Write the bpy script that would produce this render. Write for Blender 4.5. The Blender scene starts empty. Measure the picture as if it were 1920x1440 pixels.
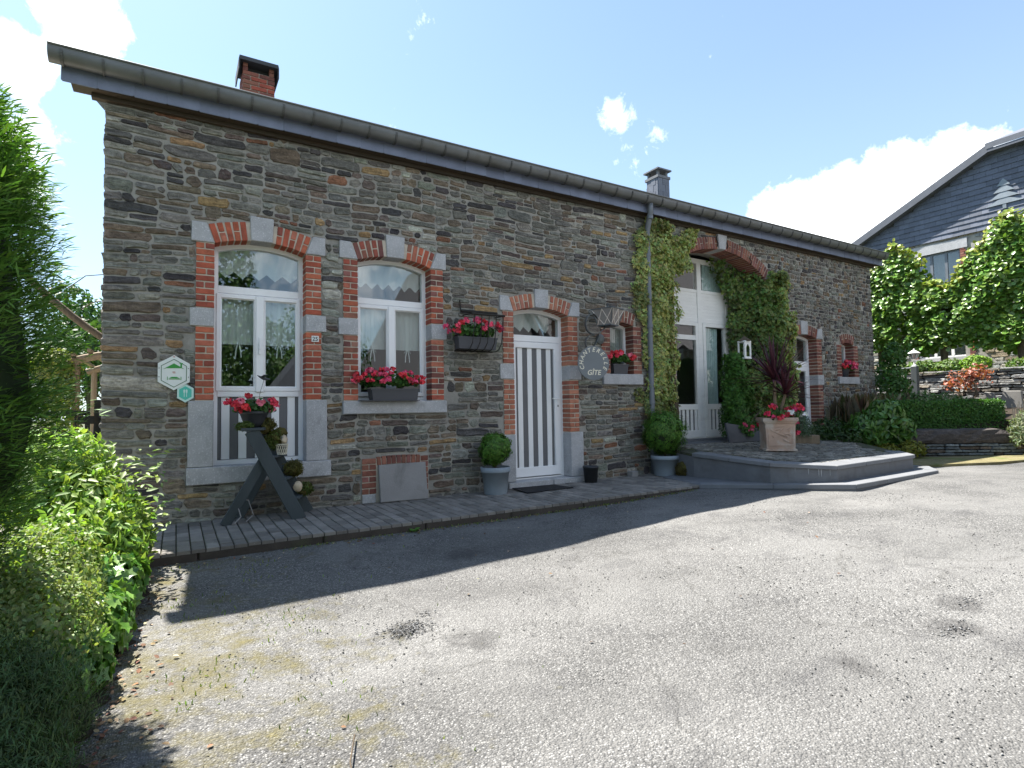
import bpy, bmesh, math, random
import numpy as np
from mathutils import Vector, Matrix
random.seed(11); rng = np.random.default_rng(11)
S = bpy.context.scene; C = S.collection
R_ = math.radians
sin, cos, pi = math.sin, math.cos, math.pi

# ------------------------------------------------------------------ camera
cam = bpy.data.cameras.new('camera'); camo = bpy.data.objects.new('camera', cam); C.objects.link(camo)
cam.sensor_width = 36.0; cam.lens = 36.0 * 1050.7 / 1920.0; cam.clip_start = 0.05; cam.clip_end = 2000
def _rot(y, p, r):
    Ry = Matrix(((cos(y), -sin(y), 0), (sin(y), cos(y), 0), (0, 0, 1)))
    Rx = Matrix(((1, 0, 0), (0, cos(p), -sin(p)), (0, sin(p), cos(p))))
    Rr = Matrix(((cos(r), 0, sin(r)), (0, 1, 0), (-sin(r), 0, cos(r))))
    return Ry @ Rx @ Rr
_M = _rot(-0.540276, 0.0463533, 0.01730671)
_m4 = Matrix(((_M[0][0], _M[0][2], -_M[0][1], 0.544), (_M[1][0], _M[1][2], -_M[1][1], -6.4),
              (_M[2][0], _M[2][2], -_M[2][1], 1.037), (0, 0, 0, 1)))
camo.matrix_world = _m4
S.camera = camo

# ------------------------------------------------------------------ light, sky, exposure
SUN = Vector((0.97, -2.2, -4.49)).normalized()
sl = bpy.data.lights.new('sun', 'SUN'); slo = bpy.data.objects.new('sun', sl); C.objects.link(slo)
sl.energy = 5.0; sl.angle = R_(0.53); sl.color = (1.0, 0.955, 0.88)
slo.rotation_euler = SUN.to_track_quat('-Z', 'Y').to_euler(); slo.location = (0, 0, 30)
S.view_settings.view_transform = 'Standard'; S.view_settings.look = 'None'
S.view_settings.exposure = 1.72; S.view_settings.gamma = 1.0; S.view_settings.use_curve_mapping = False
S.render.engine = 'CYCLES'
S.cycles.max_bounces = 6; S.cycles.diffuse_bounces = 3; S.cycles.glossy_bounces = 3
S.cycles.transparent_max_bounces = 12; S.cycles.transmission_bounces = 4
S.cycles.use_denoising = True; S.cycles.sample_clamp_indirect = 6.0; S.cycles.caustics_reflective = False

class NT:
    """small node-tree helper"""
    def __init__(s, nt): s.nt = nt
    def n(s, typ, ins=None, **kw):
        nd = s.nt.nodes.new(typ)
        for k, v in kw.items(): setattr(nd, k, v)
        for k, v in (ins or {}).items():
            if hasattr(v, 'is_output') or isinstance(v, bpy.types.NodeSocket): s.nt.links.new(v, nd.inputs[k])
            else: nd.inputs[k].default_value = v
        return nd
    def math(s, op, a, b=0.0, clamp=False):
        nd = s.n('ShaderNodeMath', {0: a, 1: b}, operation=op, use_clamp=clamp); return nd.outputs[0]
    def noise(s, vec, scale, detail=4.0, rough=0.55, dist=0.0):
        return s.n('ShaderNodeTexNoise', {'Vector': vec, 'Scale': scale, 'Detail': detail, 'Roughness': rough, 'Distortion': dist}).outputs['Fac']
    def ramp(s, fac, stops, interp='LINEAR'):
        nd = s.n('ShaderNodeValToRGB', {'Fac': fac}); e = nd.color_ramp; e.interpolation = interp
        while len(e.elements) < len(stops): e.elements.new(0.5)
        for el, (p, c) in zip(e.elements, stops):
            el.position = p; el.color = (c, c, c, 1) if isinstance(c, (int, float)) else (*c[:3], 1)
        return nd.outputs['Color']
    def mix(s, fac, a, b, blend='MIX'):
        nd = s.n('ShaderNodeMix', data_type='RGBA', blend_type=blend); nd.clamp_factor = True
        for i, v in ((0, fac), (6, a), (7, b)):
            if isinstance(v, bpy.types.NodeSocket): s.nt.links.new(v, nd.inputs[i])
            elif i == 0: nd.inputs[0].default_value = v
            else: nd.inputs[i].default_value = (*v[:3], 1)
        return nd.outputs[2]
    def link(s, a, b): s.nt.links.new(a, b)

w = bpy.data.worlds.new('World'); S.world = w; w.use_nodes = True
w.node_tree.nodes.clear(); t = NT(w.node_tree)
sky = t.n('ShaderNodeTexSky', sky_type='NISHITA', sun_disc=False, sun_elevation=R_(61.9), sun_rotation=R_(-23.8),
          altitude=400.0, air_density=1.0, dust_density=1.0, ozone_density=1.0)
geo = t.n('ShaderNodeTexCoord').outputs['Generated']
sep = t.n('ShaderNodeSeparateXYZ', {0: geo})
zz = t.math('MAXIMUM', sep.outputs[2], 0.0); den = t.math('ADD', zz, 0.22)
cx = t.math('DIVIDE', sep.outputs[0], den); cy = t.math('DIVIDE', sep.outputs[1], den)
cv = t.n('ShaderNodeCombineXYZ', {0: cx, 1: cy, 2: 0.37}).outputs[0]
nz = t.noise(cv, 1.15, 9.0, 0.58, 0.15)
nf = t.noise(geo, 9.0, 8.0, 0.6, 0.3); nh = t.noise(geo, 34.0, 9.0, 0.68, 0.5)
# the cumulus banks standing round the house, as directions on the sky dome
def bank(d, c0, c1, amp):
    dn = Vector(d).normalized()
    dt = t.n('ShaderNodeVectorMath', {0: geo, 1: tuple(dn)}, operation='DOT_PRODUCT').outputs['Value']
    mr = t.n('ShaderNodeMapRange', {'Value': dt, 'From Min': c0, 'From Max': c1, 'To Min': 0.0, 'To Max': amp}); mr.clamp = True
    return mr.outputs[0]
CLOUDS = [((-0.1078, 0.8577, 0.5028), 0.99799, 0.99992, 0.38), ((-0.1249, 0.8701, 0.4768), 0.99919, 0.99997, 0.287), ((-0.1722, 0.8811, 0.4405), 0.99863, 0.99995, 0.38), ((-0.1691, 0.8941, 0.4147), 0.99945, 0.99998, 0.287), ((-0.2225, 0.9213, 0.3189), 0.99146, 0.99966, 0.345), ((0.5977, 0.6534, 0.4647), 0.99892, 0.99996, 0.25), ((0.5926, 0.6342, 0.4967), 0.99969, 0.99999, 0.21), ((0.6448, 0.6262, 0.4383), 0.99943, 0.99998, 0.12), ((0.6288, 0.6651, 0.4028), 0.99924, 0.99997, 0.13), ((0.8108, 0.5096, 0.2881), 0.99694, 0.99988, 0.5), ((0.8475, 0.4488, 0.2835), 0.99621, 0.99985, 0.5), ((0.8749, 0.3819, 0.2977), 0.99627, 0.99985, 0.5), ((0.8933, 0.3251, 0.3105), 0.99793, 0.99992, 0.5), ((0.8676, 0.4304, 0.2492), 0.99557, 0.99982, 0.5), ((0.9008, 0.2926, 0.3208), 0.99914, 0.99997, 0.3), ((0.9321, 0.2794, 0.2304), 0.99388, 0.99975, 0.5), ((0.25, -0.8, 0.42), 0.9, 0.995, 0.3), ((-0.5, -0.7, 0.3), 0.9, 0.995, 0.3), ((0.75, -0.55, 0.3), 0.92, 0.995, 0.32)]
acc = None
for cl in CLOUDS:
    b = bank(*cl); acc = b if acc is None else t.math('MAXIMUM', acc, b)
dens = t.math('ADD', t.math('ADD', t.math('ADD', t.math('MULTIPLY', nz, 0.30), t.math('MULTIPLY', nf, 0.45)), t.math('MULTIPLY', nh, 0.50)), acc)
mask = t.ramp(dens, [(0.775, 0.0), (0.87, 0.4), (1.06, 1.0)])
hz = t.ramp(zz, [(0.0, 0.65), (0.22, 0.36), (0.5, 0.20), (1.0, 0.05)])
skyc = t.mix(1.0, sky.outputs[0], (0.91, 1.06, 1.09), 'MULTIPLY')
skyh = t.mix(hz, skyc, (4.3, 5.1, 5.9))
col = t.mix(mask, skyh, (11.0, 11.2, 11.5))
bg = t.n('ShaderNodeBackground', {'Color': col, 'Strength': 0.072})
t.link(bg.outputs[0], t.n('ShaderNodeOutputWorld').inputs[0])

# ------------------------------------------------------------------ materials
MATS = {}
def _new(name):
    m = bpy.data.materials.new(name); m.use_nodes = True; m.node_tree.nodes.clear(); MATS[name] = m
    return m, NT(m.node_tree)
def _out(t, sh): t.link(sh, t.n('ShaderNodeOutputMaterial').inputs[0])
def tint(t): return t.n('ShaderNodeAttribute', attribute_name='tint').outputs['Color']
def obj_co(t): return t.n('ShaderNodeTexCoord').outputs['Object']
def surf(name, col=None, rough=0.75, var=0.18, vscale=6.0, bump=0.15, bscale=60.0, metal=0.0, spec=0.3, stretch=None, speck=None, dirt=None):
    """plain surface: own colour (or the mesh's own tint), mottling, fine relief, wear"""
    m, t = _new(name); co = obj_co(t)
    if stretch: co = t.n('ShaderNodeVectorMath', {0: co, 1: stretch}, operation='MULTIPLY').outputs[0]
    base = tint(t) if col is None else t.n('ShaderNodeRGB').outputs[0]
    if col is not None: base.default_value = (*col, 1)
    n1 = t.noise(co, vscale, 6.0, 0.6)
    f = t.ramp(n1, [(0.25, 1 - var), (0.75, 1 + var)])
    c = t.mix(1.0, base, f, 'MULTIPLY')
    if speck:
        n3 = t.noise(co, speck[1], 3.0, 0.7)
        c = t.mix(t.ramp(n3, [(speck[2], 0.0), (speck[2] + 0.05, speck[3])]), c, speck[0])
    if dirt:
        n4 = t.noise(co, dirt[1], 7.0, 0.65, 0.4)
        c = t.mix(t.ramp(n4, [(dirt[2], 0.0), (dirt[2] + 0.14, dirt[3])]), c, dirt[0])
    ins = {'Base Color': c, 'Roughness': rough, 'Metallic': metal, 'Specular IOR Level': spec}
    if bump:
        n2 = t.noise(co, bscale, 6.0, 0.65)
        bp = t.n('ShaderNodeBump', {'Height': n2, 'Strength': bump, 'Distance': 0.01}); ins['Normal'] = bp.outputs[0]
    b = t.n('ShaderNodeBsdfPrincipled', ins); _out(t, b.outputs[0]); return m
def leafmat(name, col=None, rough=0.5, trans=0.3, var=0.25, spec=0.35):
    m, t = _new(name)
    base = tint(t) if col is None else t.n('ShaderNodeRGB').outputs[0]
    if col is not None: base.default_value = (*col, 1)
    n1 = t.noise(obj_co(t), 11.0, 3.0)
    c = t.mix(1.0, base, t.ramp(n1, [(0.3, 1 - var), (0.7, 1 + var)]), 'MULTIPLY')
    b = t.n('ShaderNodeBsdfPrincipled', {'Base Color': c, 'Roughness': rough, 'Specular IOR Level': spec})
    tr = t.n('ShaderNodeBsdfTranslucent', {'Color': t.mix(1.0, c, (1.25, 1.35, 0.5), 'MULTIPLY')})
    mx = t.n('ShaderNodeMixShader', {0: trans, 1: b.outputs[0], 2: tr.outputs[0]}); _out(t, mx.outputs[0]); return m

def stone_mat(name, streak=(2.0, 2.0, 11.0)):
    m, t = _new(name); co = obj_co(t); base = tint(t)
    st = t.n('ShaderNodeVectorMath', {0: co, 1: streak}, operation='MULTIPLY').outputs[0]
    n1 = t.noise(st, 2.6, 8.0, 0.68, 0.6); n2 = t.noise(co, 26.0, 6.0, 0.7); n3 = t.noise(co, 3.6, 6.0, 0.65, 0.5)
    c = t.mix(1.0, base, t.ramp(n1, [(0.28, 0.42), (0.5, 0.95), (0.74, 1.6)]), 'MULTIPLY')
    c = t.mix(1.0, c, t.ramp(n2, [(0.3, 0.6), (0.7, 1.38)]), 'MULTIPLY')
    c = t.mix(t.ramp(n3, [(0.60, 0.0), (0.74, 0.5)]), c, (0.16, 0.085, 0.04))          # rust staining
    n4 = t.noise(co, 14.0, 4.0, 0.75)
    c = t.mix(t.ramp(n4, [(0.66, 0.0), (0.72, 0.45)]), c, (0.32, 0.33, 0.28))         # pale lichen
    h = t.math('ADD', t.math('MULTIPLY', n1, 0.8), t.math('MULTIPLY', n2, 0.45))
    bp = t.n('ShaderNodeBump', {'Height': h, 'Strength': 1.0, 'Distance': 0.035})
    b = t.n('ShaderNodeBsdfPrincipled', {'Base Color': c, 'Roughness': 0.78, 'Specular IOR Level': 0.3, 'Normal': bp.outputs[0]})
    _out(t, b.outputs[0]); return m
stone_mat('rubble'); stone_mat('walling', (3.0, 3.0, 9.0))
surf('mortar', (0.31, 0.295, 0.265), 0.92, 0.28, 3.0, 0.6, 45.0, speck=((0.40, 0.35, 0.27), 9.0, 0.62, 0.4), dirt=((0.13, 0.125, 0.11), 1.3, 0.52, 0.5))
surf('brick_mortar', (0.50, 0.44, 0.36), 0.92, 0.22, 9.0, 0.5, 70.0, dirt=((0.25, 0.22, 0.19), 2.0, 0.55, 0.4))
surf('brick', None, 0.85, 0.28, 14.0, 0.45, 55.0, speck=((0.36, 0.22, 0.16), 40.0, 0.66, 0.35), dirt=((0.07, 0.04, 0.035), 5.0, 0.55, 0.45))
surf('bluestone', (0.40, 0.40, 0.41), 0.8, 0.16, 7.0, 0.6, 95.0, speck=((0.66, 0.66, 0.67), 60.0, 0.57, 0.6), dirt=((0.20, 0.20, 0.20), 4.5, 0.56, 0.5))
surf('upvc', (0.84, 0.84, 0.85), 0.32, 0.03, 3.0, 0.0, spec=0.5, dirt=((0.68, 0.67, 0.65), 1.6, 0.62, 0.25))
surf('wood_white', (0.80, 0.79, 0.76), 0.45, 0.05, 3.0, 0.08, 30.0, stretch=(1, 1, 6), dirt=((0.45, 0.43, 0.4), 1.5, 0.58, 0.3))
surf('plank_dark', (0.12, 0.122, 0.13), 0.42, 0.06, 3.0, 0.0, spec=0.45)
surf('plank_white', (0.82, 0.82, 0.82), 0.38, 0.03, 3.0, 0.0, spec=0.45)
surf('gutter', (0.14, 0.147, 0.15), 0.5, 0.2, 2.5, 0.06, 30.0, metal=0.45, spec=0.5, dirt=((0.10, 0.095, 0.075), 1.8, 0.5, 0.5))
surf('pipe', (0.17, 0.185, 0.205), 0.55, 0.14, 3.0, 0.05, 30.0, metal=0.3)
surf('slate', None, 0.62, 0.16, 5.0, 0.25, 38.0, spec=0.45)
surf('soffit_wood', (0.055, 0.042, 0.03), 0.7, 0.25, 4.0, 0.2, 30.0, stretch=(.6, 8, 8), dirt=((0.08, 0.05, 0.03), 3.0, 0.5, 0.5))
surf('roofing', (0.06, 0.063, 0.07), 0.7, 0.2, 4.0, 0.3, 20.0)
surf('plaster', (0.35, 0.33, 0.30), 0.9, 0.1, 2.0, 0.1, 30.0)
surf('verge', (0.17, 0.145, 0.07), 0.95, 0.4, 5.0, 1.0, 50.0, speck=((0.30, 0.28, 0.25), 40.0, 0.6, 0.7), dirt=((0.09, 0.12, 0.03), 2.5, 0.5, 0.8))
surf('paver', None, 0.82, 0.22, 9.0, 0.4, 80.0, speck=((0.42, 0.42, 0.42), 45.0, 0.66, 0.4), dirt=((0.085, 0.085, 0.05), 2.2, 0.58, 0.5))
surf('joint', (0.06, 0.06, 0.04), 0.95, 0.4, 14.0, 0.5, 60.0, dirt=((0.075, 0.10, 0.025), 3.0, 0.5, 0.8))
surf('kerb', (0.06, 0.05, 0.043), 0.9, 0.3, 6.0, 0.5, 50.0, dirt=((0.06, 0.075, 0.03), 2.5, 0.56, 0.5))
surf('step_slab', (0.17, 0.175, 0.185), 0.75, 0.14, 5.0, 0.3, 60.0, dirt=((0.10, 0.10, 0.095), 2.0, 0.55, 0.4))
surf('step_riser', (0.145, 0.15, 0.16), 0.8, 0.18, 4.0, 0.25, 50.0, dirt=((0.09, 0.085, 0.08), 2.0, 0.52, 0.5))
surf('efflorescence', (0.32, 0.33, 0.345), 0.9, 0.3, 20.0, 0.3, 50.0)
surf('concrete', (0.26, 0.25, 0.245), 0.9, 0.12, 4.0, 0.35, 60.0, dirt=((0.13, 0.12, 0.12), 3.0, 0.57, 0.6))
surf('terracotta', (0.48, 0.33, 0.25), 0.85, 0.18, 5.0, 0.25, 50.0, dirt=((0.56, 0.49, 0.42), 3.2, 0.45, 0.8))
surf('pot_blue', (0.245, 0.285, 0.325), 0.6, 0.12, 4.0, 0.15, 40.0, dirt=((0.13, 0.105, 0.08), 6.0, 0.63, 0.7))
surf('plastic_dark', (0.035, 0.037, 0.043), 0.5, 0.12, 4.0, 0.05, 40.0, spec=0.4)
surf('plastic_grey', (0.062, 0.064, 0.074), 0.5, 0.08, 4.0, 0.04, 40.0, spec=0.4)
surf('iron', (0.035, 0.033, 0.03), 0.6, 0.25, 9.0, 0.2, 60.0, metal=0.5, dirt=((0.10, 0.05, 0.025), 7.0, 0.58, 0.6))
surf('painted_wood', (0.052, 0.065, 0.072), 0.6, 0.2, 5.0, 0.35, 30.0, stretch=(1, 1, .3), dirt=((0.17, 0.15, 0.12), 9.0, 0.66, 0.6))
surf('old_wood', (0.22, 0.165, 0.11), 0.85, 0.25, 5.0, 0.4, 20.0, stretch=(6, 6, .7))
surf('bark', (0.10, 0.078, 0.055), 0.95, 0.3, 9.0, 0.8, 22.0, stretch=(3, 3, .6))
surf('soil', (0.035, 0.026, 0.018), 0.98, 0.3, 20.0, 0.8, 50.0)
surf('moss', (0.085, 0.075, 0.02), 0.98, 0.5, 12.0, 1.0, 90.0, dirt=((0.05, 0.035, 0.015), 6.0, 0.5, 0.6))
surf('sheer', (0.72, 0.74, 0.72), 0.9, 0.05, 4.0, 0.0)
surf('drape', (0.55, 0.66, 0.66), 0.9, 0.08, 5.0, 0.1, 30.0, stretch=(6, 6, .3))
surf('sign_white', (0.75, 0.78, 0.76), 0.35, 0.02, 3.0, 0.0, spec=0.5)
surf('sign_green', (0.05, 0.30, 0.06), 0.4, 0.03, 3.0, 0.0)
surf('sign_dark_green', (0.035, 0.13, 0.06), 0.4, 0.03, 3.0, 0.0)
surf('sign_teal', (0.10, 0.52, 0.42), 0.4, 0.03, 3.0, 0.0)
surf('sign_pale', (0.55, 0.75, 0.70), 0.4, 0.03, 3.0, 0.0)
surf('sign_red', (0.5, 0.12, 0.10), 0.4, 0.03, 3.0, 0.0)
surf('sign_grey', (0.17, 0.185, 0.195), 0.55, 0.08, 5.0, 0.05, 40.0)
surf('cream', (0.78, 0.72, 0.58), 0.6, 0.05, 5.0, 0.0)
surf('ink', (0.02, 0.02, 0.03), 0.5, 0.0, 5.0, 0.0)
surf('metal_lamp', (0.12, 0.135, 0.14), 0.5, 0.12, 6.0, 0.05, 40.0, metal=0.5)
surf('lead', (0.70, 0.62, 0.55), 0.5, 0.1, 6.0, 0.0)
surf('strap_zinc', (0.095, 0.097, 0.095), 0.5, 0.15, 6.0, 0.0, metal=0.4)
surf('shell', (0.55, 0.45, 0.32), 0.55, 0.15, 14.0, 0.2, 40.0)
surf('dead_leaf', None, 0.85, 0.25, 30.0, 0.2, 60.0)
surf('petal', None, 0.55, 0.15, 40.0, 0.0, spec=0.3)
surf('lawn', (0.10, 0.20, 0.035), 0.9, 0.25, 3.0, 0.8, 60.0)
surf('earth', (0.085, 0.078, 0.05), 0.95, 0.3, 2.0, 0.6, 20.0, dirt=((0.06, 0.10, 0.025), 1.2, 0.48, 0.8))
surf('gravel_path', (0.40, 0.37, 0.32), 0.95, 0.15, 4.0, 0.5, 50.0)
surf('rubber_mat', (0.018, 0.018, 0.02), 0.85, 0.2, 8.0, 0.5, 160.0)
surf('pebble', None, 0.85, 0.2, 30.0, 0.2, 60.0)
surf('pipe_blue', (0.08, 0.25, 0.55), 0.5, 0.05, 5.0, 0.0)
leafmat('leaf'); leafmat('leaf_backlit', trans=.36); leafmat('leaf_gloss', rough=0.32, spec=0.5, trans=0.25); leafmat('needle', rough=0.6, trans=0.18)
leafmat('blade', rough=0.4, trans=0.1, var=0.2)

def glass_mat(name, f0, tintc, rough=0.0):
    m, t = _new(name)
    fc = t.n('ShaderNodeLayerWeight', {'Blend': 0.5}).outputs['Facing']
    fr = t.math('ADD', t.math('MULTIPLY', t.math('POWER', fc, 5.0), 1.0 - f0), f0, True)     # Schlick, the same from either side of the pane
    gl = t.n('ShaderNodeBsdfGlossy', {'Color': (0.95, 0.97, 1.0, 1), 'Roughness': rough}); tr = t.n('ShaderNodeBsdfTransparent', {'Color': (*tintc, 1)})
    mx = t.n('ShaderNodeMixShader', {0: fr, 1: tr.outputs[0], 2: gl.outputs[0]}); _out(t, mx.outputs[0])
glass_mat('glass', 0.085, (0.90, 0.93, 0.92))
def frosted():
    m, t = _new('lamp_glass')
    d = t.n('ShaderNodeBsdfPrincipled', {'Base Color': (0.42, 0.39, 0.37, 1), 'Roughness': 0.35}); tr = t.n('ShaderNodeBsdfTransparent', {'Color': (0.9, 0.88, 0.86, 1)})
    mx = t.n('ShaderNodeMixShader', {0: 0.45, 1: d.outputs[0], 2: tr.outputs[0]}); _out(t, mx.outputs[0])
frosted()
def sheer_mat():
    m, t = _new('voile')
    d = t.n('ShaderNodeBsdfDiffuse', {'Color': (0.85, 0.87, 0.85, 1)}); tl = t.n('ShaderNodeBsdfTranslucent', {'Color': (0.78, 0.80, 0.78, 1)})
    a = t.n('ShaderNodeMixShader', {0: 0.22, 1: d.outputs[0], 2: tl.outputs[0]}); tr = t.n('ShaderNodeBsdfTransparent')
    mx = t.n('ShaderNodeMixShader', {0: 0.14, 1: a.outputs[0], 2: tr.outputs[0]}); _out(t, mx.outputs[0])
sheer_mat()

def drive_mat():
    """worn tar with its chippings showing: pale grit, dark tar, tar pits, moss and dust"""
    m, t = _new('driveway'); co = obj_co(t)
    v = t.n('ShaderNodeTexVoronoi', {'Vector': co, 'Scale': 112.0, 'Randomness': 1.0}); v2 = t.n('ShaderNodeTexVoronoi', {'Vector': co, 'Scale': 52.0, 'Randomness': 1.0})
    n0 = t.noise(co, 0.33, 4.0, 0.55, 0.6); n1 = t.noise(co, 0.75, 7.0, 0.6, 0.3); n2 = t.noise(co, 2.6, 7.0, 0.65, 0.5); n3 = t.noise(co, 9.0, 5.0, 0.7)
    hue = t.n('ShaderNodeSeparateColor', {0: v.outputs['Color']}).outputs[0]
    grit = t.ramp(hue, [(0.0, (0.044, 0.044, 0.044)), (0.35, (0.122, 0.120, 0.117)), (0.75, (0.20, 0.197, 0.191)), (1.0, (0.36, 0.355, 0.343))])
    gap = t.ramp(v.outputs['Distance'], [(0.30, 0.0), (0.62, 0.8)])
    c = t.mix(gap, grit, (0.088, 0.086, 0.083))
    c = t.mix(t.ramp(n1, [(0.38, 0.0), (0.66, 0.6)]), c, (0.215, 0.211, 0.203))
    lane = t.noise(t.n('ShaderNodeVectorMath', {0: t.n('ShaderNodeVectorRotate', {'Vector': co, 'Angle': 0.35}, rotation_type='Z_AXIS').outputs[0], 1: (0.16, 1.1, 1.0)}, operation='MULTIPLY').outputs[0], 1.4, 4.0, 0.5)
    c = t.mix(1.0, c, t.ramp(lane, [(0.34, 0.86), (0.5, 1.0), (0.66, 1.10)]), 'MULTIPLY')        # wheel tracks
    wv = t.n('ShaderNodeVectorMath', {0: co, 1: t.n('ShaderNodeVectorMath', {0: t.n('ShaderNodeTexNoise', {'Vector': co, 'Scale': 3.0, 'Detail': 5.0}).outputs['Color'], 1: (0.5, 0.5, 0.5)}, operation='MULTIPLY').outputs[0]}, operation='ADD').outputs[0]
    ve = t.n('ShaderNodeTexVoronoi', {'Vector': wv, 'Scale': 0.75}, feature='DISTANCE_TO_EDGE').outputs['Distance']
    crk = t.math('MULTIPLY', t.ramp(ve, [(0.0, 0.35), (0.010, 0.0)]), t.ramp(n1, [(0.42, 0.0), (0.55, 1.0)]))
    c = t.mix(crk, c, (0.045, 0.043, 0.038))                                                # hair cracks
    c = t.mix(1.0, c, t.ramp(n0, [(0.32, 0.84), (0.5, 1.0), (0.68, 1.10)]), 'MULTIPLY')         # dusted, pale wheel lanes
    c = t.mix(t.ramp(n2, [(0.53, 0.0), (0.70, 0.5)]), c, (0.065, 0.064, 0.066))       # worn to tar
    sx = t.n('ShaderNodeSeparateXYZ', {0: co})
    lft = t.n('ShaderNodeMapRange', {'Value': sx.outputs[0], 'From Min': 0.0, 'From Max': 2.6, 'To Min': 0.25, 'To Max': -0.03}); lft.clamp = True
    mo = t.math('ADD', t.math('ADD', t.math('MULTIPLY', n2, 0.5), t.math('MULTIPLY', n3, 0.5)), lft.outputs[0])
    c = t.mix(t.ramp(mo, [(0.64, 0.0), (0.80, 0.75)]), c, (0.125, 0.108, 0.036))
    for (px, py, r0) in ((1.70, -3.27, .17), (1.88, -3.08, .09), (1.95, -3.6, .22), (4.0, -5.05, .18), (4.35, -4.95, .2), (3.3, -4.9, .16), (2.6, -2.2, .25)):   # pot-holes worn down to bare tar
        ds = t.n('ShaderNodeVectorMath', {0: co, 1: (px, py, -.15)}, operation='DISTANCE').outputs['Value']
        f_ = t.math('ADD', t.math('SUBTRACT', 1.0, t.math('DIVIDE', ds, r0)), t.math('MULTIPLY', t.math('SUBTRACT', n3, 0.5), 2.2))
        c = t.mix(t.ramp(f_, [(0.15, 0.0), (0.7, 0.65)]), c, (0.06, 0.058, 0.057))        # moss creeping in from the bed
    c = t.mix(t.ramp(t.math('ADD', n3, t.math('MULTIPLY', lft.outputs[0], 0.35)), [(0.71, 0.0), (0.79, 0.5)]), c, (0.19, 0.165, 0.085))
    h = t.math('ADD', t.math('MULTIPLY', t.math('SUBTRACT', 1.0, v.outputs['Distance']), 0.55), t.math('MULTIPLY', t.math('SUBTRACT', 1.0, v2.outputs['Distance']), 0.35))
    h = t.math('ADD', h, t.math('MULTIPLY', n3, 0.8))
    bp = t.n('ShaderNodeBump', {'Height': h, 'Strength': 1.0, 'Distance': 0.013})
    b = t.n('ShaderNodeBsdfPrincipled', {'Base Color': c, 'Roughness': 0.92, 'Specular IOR Level': 0.2, 'Normal': bp.outputs[0]}); _out(t, b.outputs[0])
drive_mat()

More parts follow.
